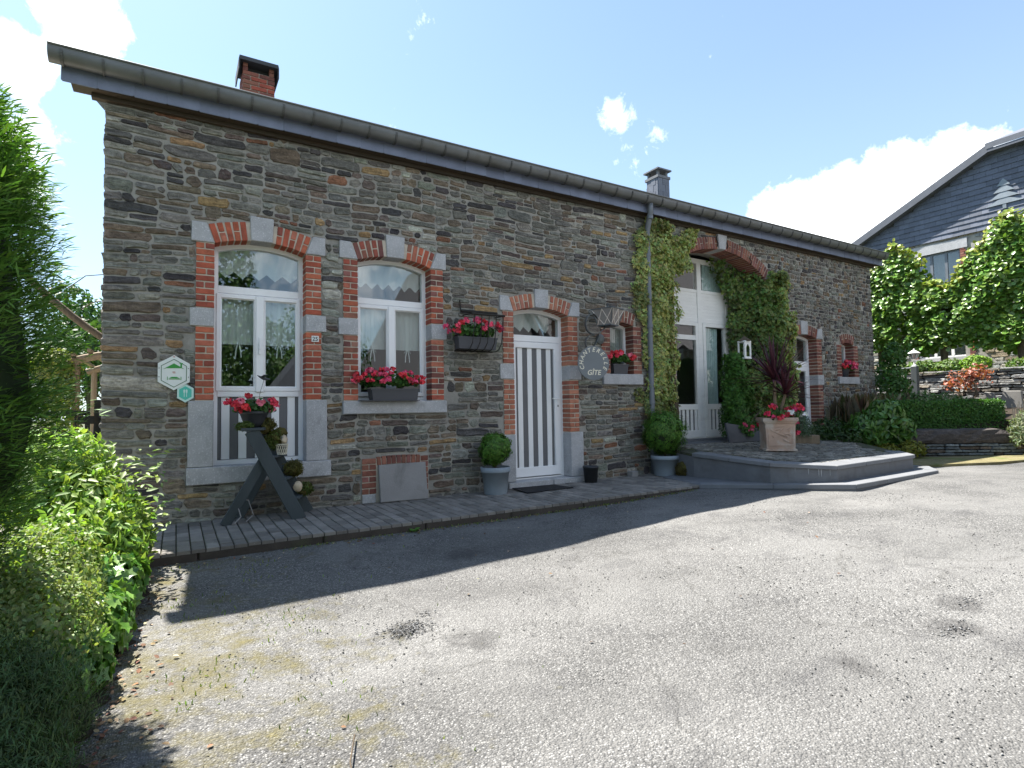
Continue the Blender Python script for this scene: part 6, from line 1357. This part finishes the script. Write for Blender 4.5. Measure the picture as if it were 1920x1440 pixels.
m = MB(); m.T = Matrix(((d2[0], n2[0], 0, H0[0]), (d2[1], n2[1], 0, H0[1]), (0, 0, 1, 0), (0, 0, 0, 1))); m.box(.05, 1.95, .05, .41, .4, .98, (.015, .03, .008)); m.T = None; build('dark_core', m, 'needle', hg)  # closed dark box filling the middle of the hedge
m = MB()
bush('rhododendron', 'rhododendron with whorled leaves left of the slab bench', 'shrub', [((11.55, -1.12, .62), (.36, .34, .46)), ((11.85, -1.2, .45), (.28, .28, .32)), ((11.30, -.95, .5), (.30, .30, .36))], 2600, .13, 'lance', (.065, .15, .03), (.10, .20, .04), 411, 8, 'leaf_gloss', .6, .2, axis_up=True, inner=.6)
bush('low_yellow_shrub', 'low yellowish shrub between terrace and slab bench', 'shrub', [((11.55, -1.55, .22), (.26, .22, .16)), ((11.2, -1.3, .20), (.22, .2, .14))], 1200, .05, 'oval', (.15, .16, .02), (.2, .2, .03), 412, 4)
bush('dark_ground_cover', 'dark green ground cover at the foot of the bed beside the terrace', 'shrub', [((10.9, -.75, .42), (.45, .35, .22)), ((10.5, -.45, .45), (.35, .3, .22)), ((11.1, -.4, .55), (.45, .3, .25))], 2600, .05, 'oval', (.03, .065, .018), (.045, .09, .025), 413, 6)
bush('catmint', 'grey-green bush behind the terracotta planter', 'shrub', [((9.62, -.72, .62), (.24, .24, .30)), ((9.85, -.55, .55), (.22, .22, .24))], 3200, .035, 'tip', (.09, .14, .085), (.12, .17, .11), 414, 5, axis_up=True)
m = MB(); m.T = Matrix.Translation((9.62, -.75, 0)) @ Matrix.Rotation(-.7, 4, 'Z'); m.box(-.25, .25, -.12, .12, .38, .53); m.T = None; tag(build('old_trough', m, 'old_wood', bevel=.01), 'small weathered trough under the grey-green bush', 'trough')
dg = thing('dry_grass', 'dry brown stalks and faded grass along the end of the cottage', 'grass', (12.5, -.45, .5)); g = np.random.default_rng(421); n = 900
bx = g.uniform(11.7, 13.6, n); by = g.uniform(-.75, -.08, n); P = np.stack([bx, by, np.full(n, .48)], -1)
leaves('blade', P, np.stack([g.normal(0, 1, n), g.normal(0, 1, n), 0 * bx], -1), .62, 'tip', 'leaf', dg, base=np.array([(.16, .115, .07), (.10, .07, .045), (.22, .17, .11), (.08, .085, .03)])[g.integers(0, 4, n)], axis=np.stack([g.normal(0, .18, n), g.normal(0, .18, n), np.ones(n)], -1), droop=0, wild=.15, seed=422)
m = MB()
for i in range(26): x, y, hh = random.uniform(11.6, 13.0), random.uniform(-.8, -.1), random.uniform(.5, .85); m.tube([(x, y, .45), (x + random.uniform(-.05, .05), y, .45 + hh)], .006, 4)
build('stalk', m, 'old_wood', dg)
bush('wall_shrub', 'green shrub growing up the right-hand corner of the cottage', 'shrub', [((13.75, -.35, 1.25), (.36, .30, .42)), ((14.0, -.1, 1.6), (.35, .3, .40)), ((13.95, -.25, 2.05), (.25, .22, .3)), ((13.4, -.45, .95), (.3, .25, .35))], 2600, .075, 'oval', (.055, .13, .025), (.08, .17, .04), 423, 6)
bush('garden_perennial', 'feathery green perennials behind the clipped hedge', 'shrub', [((13.4, -.95, 1.02), (.40, .30, .26)), ((13.9, -1.2, 1.0), (.35, .30, .22)), ((12.9, -.6, .95), (.35, .3, .3))], 2400, .07, 'tip', (.07, .14, .035), (.10, .18, .05), 424, 5, axis_up=True)
bush('lavender', 'grey-green lavender clump at the right edge of the picture', 'shrub', [((13.30, -2.66, .48), (.36, .30, .42)), ((13.75, -2.75, .55), (.40, .35, .45))], 6500, .06, 'tip', (.13, .17, .085), (.18, .21, .12), 425, 8, axis_up=True, inner=.35)
sp_ = MB(); rr = random.Random(4)
for i in range(60): x, y = 13.3 + rr.uniform(-.35, .7), -2.7 + rr.uniform(-.25, .25); sp_.tube([(x, y, .7), (x + rr.uniform(-.06, .06), y, .95 + rr.uniform(-.05, .12))], [.003, .006], 4, (.16, .15, .13))
tag(build('lavender_spikes', sp_, 'leaf'), 'thin grey flower spikes above the lavender clump', 'flowers')

def far_wall(parent, xw, y0, y1, z0, z1, cols, hr, wr, proud, name='stone', skip=(), limit=300, mat='walling'):
    """courses of stones on a wall that faces the drive (normal -x), local x = -y"""
    T = Matrix(((0, 1, 0, xw), (-1, 0, 0, 0), (0, 0, 1, 0), (0, 0, 0, 1))); z = z0; L = []
    while z < z1 - .02:
        h = random.uniform(*hr); x = -y1
        while x < -y0:
            w_ = random.uniform(*wr)
            if not any(-s1 < x + w_ and -s0 > x and t0 < z + h and t1 > z for s0, s1, t0, t1 in skip): L.append((x, min(x + w_, -y0), z, min(z + h, z1)))
            x += w_
        z += h
    rest = MB(); L.sort(key=lambda r: -(r[0] > -3.2) * (r[1] - r[0]) * (r[3] - r[2]))
    for i, r in enumerate(L):
        m = MB() if i < limit else rest; q = random.uniform(.75, 1.3); c = random.choice(cols); stone_mesh(m, *r, T=T, yf=0, proud=proud, col=tuple(v * q for v in c), warp=False)
        if i < limit: build(name, m, mat, parent)
    if rest.v: build(name, rest, mat, parent, kind='stuff')
far_wall(house, X0, .03, 6.9, -.05, 4.02, [stone_col() for _ in range(40)], (.07, .16), (.15, .5), (.006, .02), 'rubble_stone', (), 0, 'rubble')     # the garden end of the cottage
rw = thing('retaining_wall', 'sunlit dry slate retaining wall below the neighbouring house', 'wall', (16, -1, .4))
m = MB(); m.box(16.03, 16.4, -7, 4, .2, 1.70); build('core', m, 'soil', rw)
far_wall(rw, 16.02, -4.5, 1.6, .55, 1.78, [(.26, .26, .25), (.30, .29, .27), (.20, .205, .205), (.24, .21, .17)], (.05, .11), (.16, .5), (.02, .09))
for i, (y, w_, z1, tilt) in enumerate(((-.10, .42, 1.28, .05), (-.62, .44, 1.22, -.03), (-1.35, .30, 1.25, .0), (-1.72, .44, 1.26, .02), (-2.2, .40, 1.28, .04), (-2.75, .5, 1.2, 0))):
    m = MB(); m.T = Matrix.Translation((15.45, y, .75)) @ Matrix.Rotation(tilt, 4, 'X'); d_ = random.uniform(-.05, .05)
    m.loft([(-.05, -w_ / 2, 0), (.05, -w_ / 2, 0), (.05, w_ / 2, 0), (-.05, w_ / 2, 0)], [(-.04, -w_ / 2 + .04, z1 - .75 + d_), (.04, -w_ / 2 + .04, z1 - .75 + d_), (.04, w_ / 2 - .10, z1 - .75), (-.04, w_ / 2 - .10, z1 - .75)], (.10, .10, .105) if i < 2 else (.20, .19, .175)); m.T = None
    tag(build('standing_stone', m, 'slate', bevel=.01), ['pointed dark standing slate before the retaining wall', 'second dark standing slate before the retaining wall', 'narrow tan standing stone beside the red-leaved shrub', 'wide grey standing stone right of the red-leaved shrub', 'grey standing stone near the right edge', 'rightmost standing stone along the bed'][i], 'stone', 'standing stones along the bed')
rl = bush('red_leaved_shrub', 'sparse red-leaved shrub against the sunlit retaining wall', 'shrub', [((15.2, -.95, 1.45), (.30, .38, .32)), ((15.2, -1.25, 1.6), (.25, .3, .26))], 260, .085, 'oval', (.26, .07, .045), (.34, .13, .08), 431, 9, inner=.2)
bush('rose_bed', 'bushy roses growing along the top of the retaining wall', 'shrub', [((16.6, .35, 1.88), (.3, .4, .22)), ((16.6, -.25, 1.86), (.3, .4, .22)), ((16.55, .85, 1.85), (.3, .4, .2)), ((16.6, -1.8, 1.84), (.3, .5, .2))], 2600, .075, 'oval', (.075, .15, .035), (.13, .19, .05), 432, 8)
bush('round_box_bush', 'small bright round bush on top of the retaining wall', 'shrub', [((16.55, -.78, 1.88), (.26, .30, .24))], 1500, .05, 'oval', (.15, .26, .03), (.2, .32, .05), 433, 3, inner=.8)
lp = thing('garden_lamp', 'grey garden lamp post with white lantern head', 'lamp post', (15.0, -.18, .8))
m = MB(); m.box(14.94, 15.06, -.24, -.12, .8, 1.88); build('post', m, 'metal_lamp', lp, bevel=.008)
m = MB(); m.lathe([(.05, 0), (.05, .02), (.022, .03), (.022, .10), (.04, .12)], 12, (15, -.18, 1.88)); m.lathe([(.12, .245), (.125, .255), (.05, .31), (.012, .325), (.02, .345), (.0, .36)], 6, (15, -.18, 1.92)); build('lantern_cap', m, 'wood_white', lp)
m = MB(); m.lathe([(.05, .12), (.095, .245)], 6, (15, -.18, 1.92), cap0=True, cap1=True); build('lantern_glass', m, 'lamp_glass', lp)
for i in range(6): a = 2 * pi * i / 6; m = MB(); m.tube([(15 + .05 * cos(a), -.18 + .05 * sin(a), 2.04), (15 + .097 * cos(a), -.18 + .097 * sin(a), 2.167)], .007, 5); build('lantern_bar', m, 'wood_white', lp)
rl_ = thing('garden_railing', 'thin grey railing running from the lamp post towards the cottage', 'railing', (15, .4, .8))
m = MB(); m.tube([(15, -.12, 1.84), (15, 1.4, 1.80)], .022, 8); build('rail', m, 'metal_lamp', rl_)
for y in np.arange(.0, 1.4, .11): m = MB(); m.tube([(15, y, .9), (15, y, 1.80)], .007, 5); build('baluster', m, 'metal_lamp', rl_)

# ---- pleached trees before the neighbour's wall
def pleached(label, x, ys, zs, n, seed, ty, topf):
    o = thing('pleached_tree', label, 'tree', (x, ty, 1.6), 'pleached trees before the neighbouring house'); g = np.random.default_rng(seed)
    m = MB(); m.tube([(x, ty, 1.5), (x, ty + .02, 2.6), (x, ty, zs[1] - .5)], [.09, .075, .03], 8)
    for zz in (2.8, 3.4, 4.0): m.tube([(x, ys[0] + .1, zz), (x, ty, zz - .05), (x, ys[1] - .1, zz)], [.015, .03, .015], 6)
    build('trunk', m, 'bark', o); y = g.uniform(ys[0], ys[1], n); top = np.array([topf(v) for v in y]); bot = zs[0] + .12 * np.sin(y * 4 + seed) + .05 * np.sin(y * 11)
    z = bot + (top - bot) * g.uniform(0, 1, n); s = g.choice([-1, 1], n, p=[.68, .32]); th = .36 * np.sqrt(np.clip(1 - ((z - (top + bot) / 2) / ((top - bot) / 2)) ** 2 * .55, .1, 1)) * (1 + lump(np.stack([y, z, y * 0], -1), seed, .35, 3.0)) * g.uniform(.55, 1, n)
    P = np.stack([x + s * th, y + g.normal(0, .05, n), z + g.normal(0, .06, n)], -1); N = np.stack([s * 1.0, g.normal(0, .3, n), np.full(n, .7)], -1); fr = np.clip((z - bot) / (top - bot), 0, 1)
    keep = lump(P, seed + 3, 1.0, 4.5) > -.40; P, N, fr = P[keep], N[keep], fr[keep]
    cols = np.array([.088, .19, .032])[None] * (1 + 0 * fr[:, None]) + np.array([.07, .035, .005]) * (fr[:, None] > .93)
    leaves('crown', P, N, .092, 'round', 'leaf_gloss', o, base=cols, edge=cols * np.array([1.7, 1.35, 1.4]), vary=.3, seed=seed, wild=1.0, droop=.7); return o  # brighter margins put the sunlit glint into the leaf colour
pleached('pleached tree with pointed crown at the cottage corner', 17.0, (.42, 2.6), (2.45, 5.3), 9500, 441, 1.45, lambda y: 5.3 - abs(y - .97) * 1.15 if y < 1.7 else 4.4)
pleached('low flat-topped pleached tree between the two pointed ones', 17.0, (-.50, .50), (2.42, 4.0), 4300, 442, .0, lambda y: 3.98 + .1 * sin(y * 9))
pleached('large pleached tree at the right edge before the stone house', 17.0, (-2.9, -.42), (2.40, 5.4), 11500, 443, -1.50, lambda y: min(5.3, 4.1 + (-.42 - y) * 1.55) + .08 * sin(y * 8))

# ---- the neighbouring house
nh = thing('neighbour_house', 'neighbouring stone house with dark slate-hung gable', 'house', (20, -.5, 1.6))
WU = [(.66, 1.78, 4.49, 5.50), (.55, 1.85, 2.36, 3.45)]
m = MB()
def gq(y0, y1, z0, z1): m.box(20.02, 20.4, y0, y1, z0, z1)
gq(-6.3, .66, .5, 5.9); gq(1.85, 3.3, .5, 5.9); gq(.66, 1.85, 5.50, 5.9); gq(.66, 1.85, 3.45, 4.49); gq(.66, 1.85, .5, 2.36); gq(1.78, 1.85, 4.49, 5.5); m.box(20.4, 20.5, -6.2, 3.2, .5, 5.9); m.box(20.4, 30, 3.15, 3.3, .5, 5.9); build('wall', m, 'mortar', nh)
skip = [(y0 - .16, y1 + .16, z0 - .12, z1 + .3) for y0, y1, z0, z1 in WU] + [(-9, -2.6, 0, 9)]
far_wall(nh, 20.02, -2.6, 3.2, 1.65, 5.86, [(.30, .30, .28), (.34, .32, .28), (.24, .25, .245), (.28, .23, .16)], (.07, .15), (.2, .55), (.01, .035), 'stone', skip, 260)
for wi, (y0, y1, z0, z1) in enumerate(WU):
    T = Matrix(((0, 1, 0, 20.06), (-1, 0, 0, 0), (0, 0, 1, 0), (0, 0, 0, 1))); f = MB(); f.T = T
    f.ring(rect(-y1, -y0, z0, z1), rect(-y1 + .05, -y0 - .05, z0 + .05, z1 - .05), 0, .06); L = y1 - y0
    for k_ in (1, 2): x = -y1 + L * k_ / 3; f.box(x - .035, x + .035, -.004, .05, z0 + .05, z1 - .05)
    f.T = None; fo = build('window', f, 'pipe' if wi == 0 else 'wood_white', nh)
    for k_ in range(3): p = MB(); p.T = T; a = -y1 + L * k_ / 3 + .04; p.prism(rect(a, a + L / 3 - .08, z0 + .05, z1 - .05), .02, .025); p.T = None; build('pane', p, 'glass', fo)
    s_ = MB(); s_.box(19.93, 20.1, y0 - .15, y1 + .15, z0 - .10, z0); build('sill', s_, 'bluestone', fo)
    s_ = MB(); s_.box(19.985, 20.2, y0 - .18, y1 + .3, z1, z1 + .28); build('lintel', s_, 'bluestone', fo)
    for sgn, ye in ((-1, y0), (1, y1)):
        z = z0; i = 0
        while z < z1 - .03:
            q = random.choice(OLDCOL + BRICKCOL[:2]); b_ = MB(); w_ = .14 if i % 2 else .10; ya, yb = (ye - w_, ye) if sgn < 0 else (ye, ye + w_); b_.box(19.99, 20.06, ya, yb, z + .005, z + .062, q); build('brick', b_, 'brick', nh); z += .068; i += 1
cb = MB(); cb.box(20.7, 20.75, .6, 1.8, 2.36, 3.45); cb.box(20.7, 20.75, .7, 1.7, 4.49, 5.5); build('curtain', cb, 'sheer', nh)
m = MB(); m.loft([(19.99, 3.30, 5.88), (19.99, 3.48, 6.20), (19.99, -.21, 7.98), (19.99, -2.6, 7.98), (19.99, -6.2, 6.20), (19.99, -6.1, 5.88)], [(20.3, 3.30, 5.88), (20.3, 3.48, 6.20), (20.3, -.21, 7.98), (20.3, -2.6, 7.98), (20.3, -6.2, 6.20), (20.3, -6.1, 5.88)]); gb = build('gable', m, 'roofing', nh)
def gtop(y): return min(7.98, 6.20 + (3.48 - y) * .4824, 6.20 + (y + 6.2) * .4944)
z = 5.86; r = 0; sl_ = []
TREE = lambda y, z: 6.32 < z < 7.12 and ((abs(y + .42) < .05 and z < 6.5) or (abs(y + .42) < .36 - (z - 6.45) * .42 and z > 6.42 and ((z - 6.45) % .22) < .15))
while z < 7.95:
    y = -3.4 + (.14 if r % 2 else 0)
    while y < 3.45:
        if gtop(y + .01) > z + .02 and gtop(y + .27) > z + .02: sl_.append((y, y + .276, z, z + .158))
        y += .28
    z += .15; r += 1
sl_.sort(key=lambda q: -(q[0] > -1.3)); rest = MB()
for i, (a, b, c, d) in enumerate(sl_):
    m = MB() if i < 290 else rest; q = random.uniform(.85, 1.18); tl = random.uniform(.0, .006)
    m.loft([(19.965 - tl, a, c), (19.965 - tl, b, c), (19.972 - tl, b, c), (19.972 - tl, a, c)], [(19.984, a, d), (19.984, b, d), (19.99, b, d), (19.99, a, d)], (.10 * q, .115 * q, .155 * q))
    if i < 290: build('slate', m, 'slate', gb)
if rest.v: build('slate', rest, 'slate', gb, kind='stuff')
for k_ in range(4):    # fir-tree motif of pale slates
    zc_ = 6.46 + k_ * .17; hw = .40 - k_ * .085; m = MB()
    m.loft([(19.955, -.42 - hw, zc_), (19.955, -.42 + hw, zc_), (19.955, -.42 + hw * .5, zc_ + .10), (19.955, -.42, zc_ + .19), (19.955, -.42 - hw * .5, zc_ + .10)][::-1], [(19.94, -.42 - hw, zc_ - .01), (19.94, -.42 + hw, zc_ - .01), (19.945, -.42 + hw * .5, zc_ + .10), (19.95, -.42, zc_ + .19), (19.945, -.42 - hw * .5, zc_ + .10)][::-1], (.20, .235, .27)); build('slate_motif', m, 'slate', gb)
m = MB(); m.box(19.945, 19.962, -.46, -.38, 6.32, 6.46, (.20, .235, .27)); build('slate_motif', m, 'slate', gb)
m = MB(); RX0 = 19.75
def rslab(p, q, th=.22): m.loft([(RX0, *p), (RX0, *q), (RX0, q[0], q[1] - th), (RX0, p[0], p[1] - th)], [(30, *p), (30, *q), (30, q[0], q[1] - th), (30, p[0], p[1] - th)], (.095, .105, .13))
rslab((3.95, 6.17), (-.20, 8.17)); rslab((-2.6, 8.17), (-6.7, 6.15))
m.loft([(RX0 - .05, -.15, 8.02), (RX0 - .05, -2.65, 8.02), (RX0 - .05, -2.65, 8.18), (RX0 - .05, -.15, 8.18)], [(21.5, -1.2, 8.95), (21.5, -1.6, 8.95), (21.5, -1.6, 9.0), (21.5, -1.2, 9.0)], (.11, .12, .145)); m.box(RX0 - .04, 21.4, -2.62, -.18, 7.93, 8.015, (.095, .105, .13)); build('roof', m, 'slate', nh)

# ================================================================== across the yard (mirrored in the panes)
oh = thing('opposite_house', 'stone house with slate roof mirrored in the arch doors and panes', 'house', (13, -15, -.3))
m = MB(); m.prism([(8.8, -.5), (8.8, 2.2), (12.0, 8.6), (15.2, 2.2), (15.2, -.5)][::-1], -24, -14); m.box(14.8, 44, -26, -14, -.5, 4.2); build('wall', m, 'mortar', oh)
m = MB(); m.loft([(8.4, -13.6, 1.6), (12, -13.6, 8.7), (12, -13.6, 8.9), (8.2, -13.6, 1.6)], [(8.4, -24, 1.6), (12, -24, 8.7), (12, -24, 8.9), (8.2, -24, 1.6)], (.12, .11, .11)); m.loft([(15.6, -13.6, 1.6), (12, -13.6, 8.7), (12, -13.6, 8.9), (15.8, -13.6, 1.6)], [(15.6, -24, 1.6), (12, -24, 8.7), (12, -24, 8.9), (15.8, -24, 1.6)], (.12, .11, .11))
m.prism([(8.9, 2.3), (15.1, 2.3), (12, 8.5)], -13.99, -13.9, (.13, .125, .13)); m.loft([(14.8, -13.6, 4.0), (14.8, -20, 11), (14.8, -20, 11.2), (14.8, -13.5, 4.15)], [(44, -13.6, 4.0), (44, -20, 11), (44, -20, 11.2), (44, -13.5, 4.15)], (.12, .11, .11)); build('roof', m, 'slate', oh)
for x in (10.6, 17, 20, 23, 26, 29): m = MB(); m.box(x, x + 1, -14.02, -13.96, 1.0, 2.4); build('window', m, 'plank_dark', oh)
m = MB(); m.box(3.2, 4.6, -12.5, -11.0, -.4, 1.9); m.loft([(3.0, -12.7, 1.8), (4.8, -12.7, 1.8), (3.9, -12.7, 3.0)], [(3.0, -10.8, 1.8), (4.8, -10.8, 1.8), (3.9, -10.8, 3.0)], (.09, .095, .11)); tag(build('garden_shed', m, 'slate'), 'small slate-roofed shed mirrored in the french window', 'shed')
P = []; N = []
for i, (x, y, h, r) in enumerate(((1.9, -12.3, 8.5, .75), (-3.5, -15, 5, 2.2), (-.5, -17, 5.2, 2.3), (3.0, -18, 5.4, 2.4), (6.0, -19, 6, 2.4), (-7.5, -15, 6, 2.5), (-11, -13, 6, 2.5), (4.5, -15.5, 3.6, 1.4))):
    p, nn = shell(4200, (x, y, h * .5 - .2), (r, r, h * .52), 500 + i, .22, .7); P.append(p); N.append(nn)
P, N = np.concatenate(P), np.concatenate(N); o = leaves('tree_belt', P, N, .17, 'lite', 'leaf', base=(.045, .10, .022), edge=(.07, .14, .03), vary=.4, seed=510, wild=1.0); o['kind'] = 'stuff'; o['label'] = 'belt of trees across the yard mirrored in the windows'; o['category'] = 'trees'
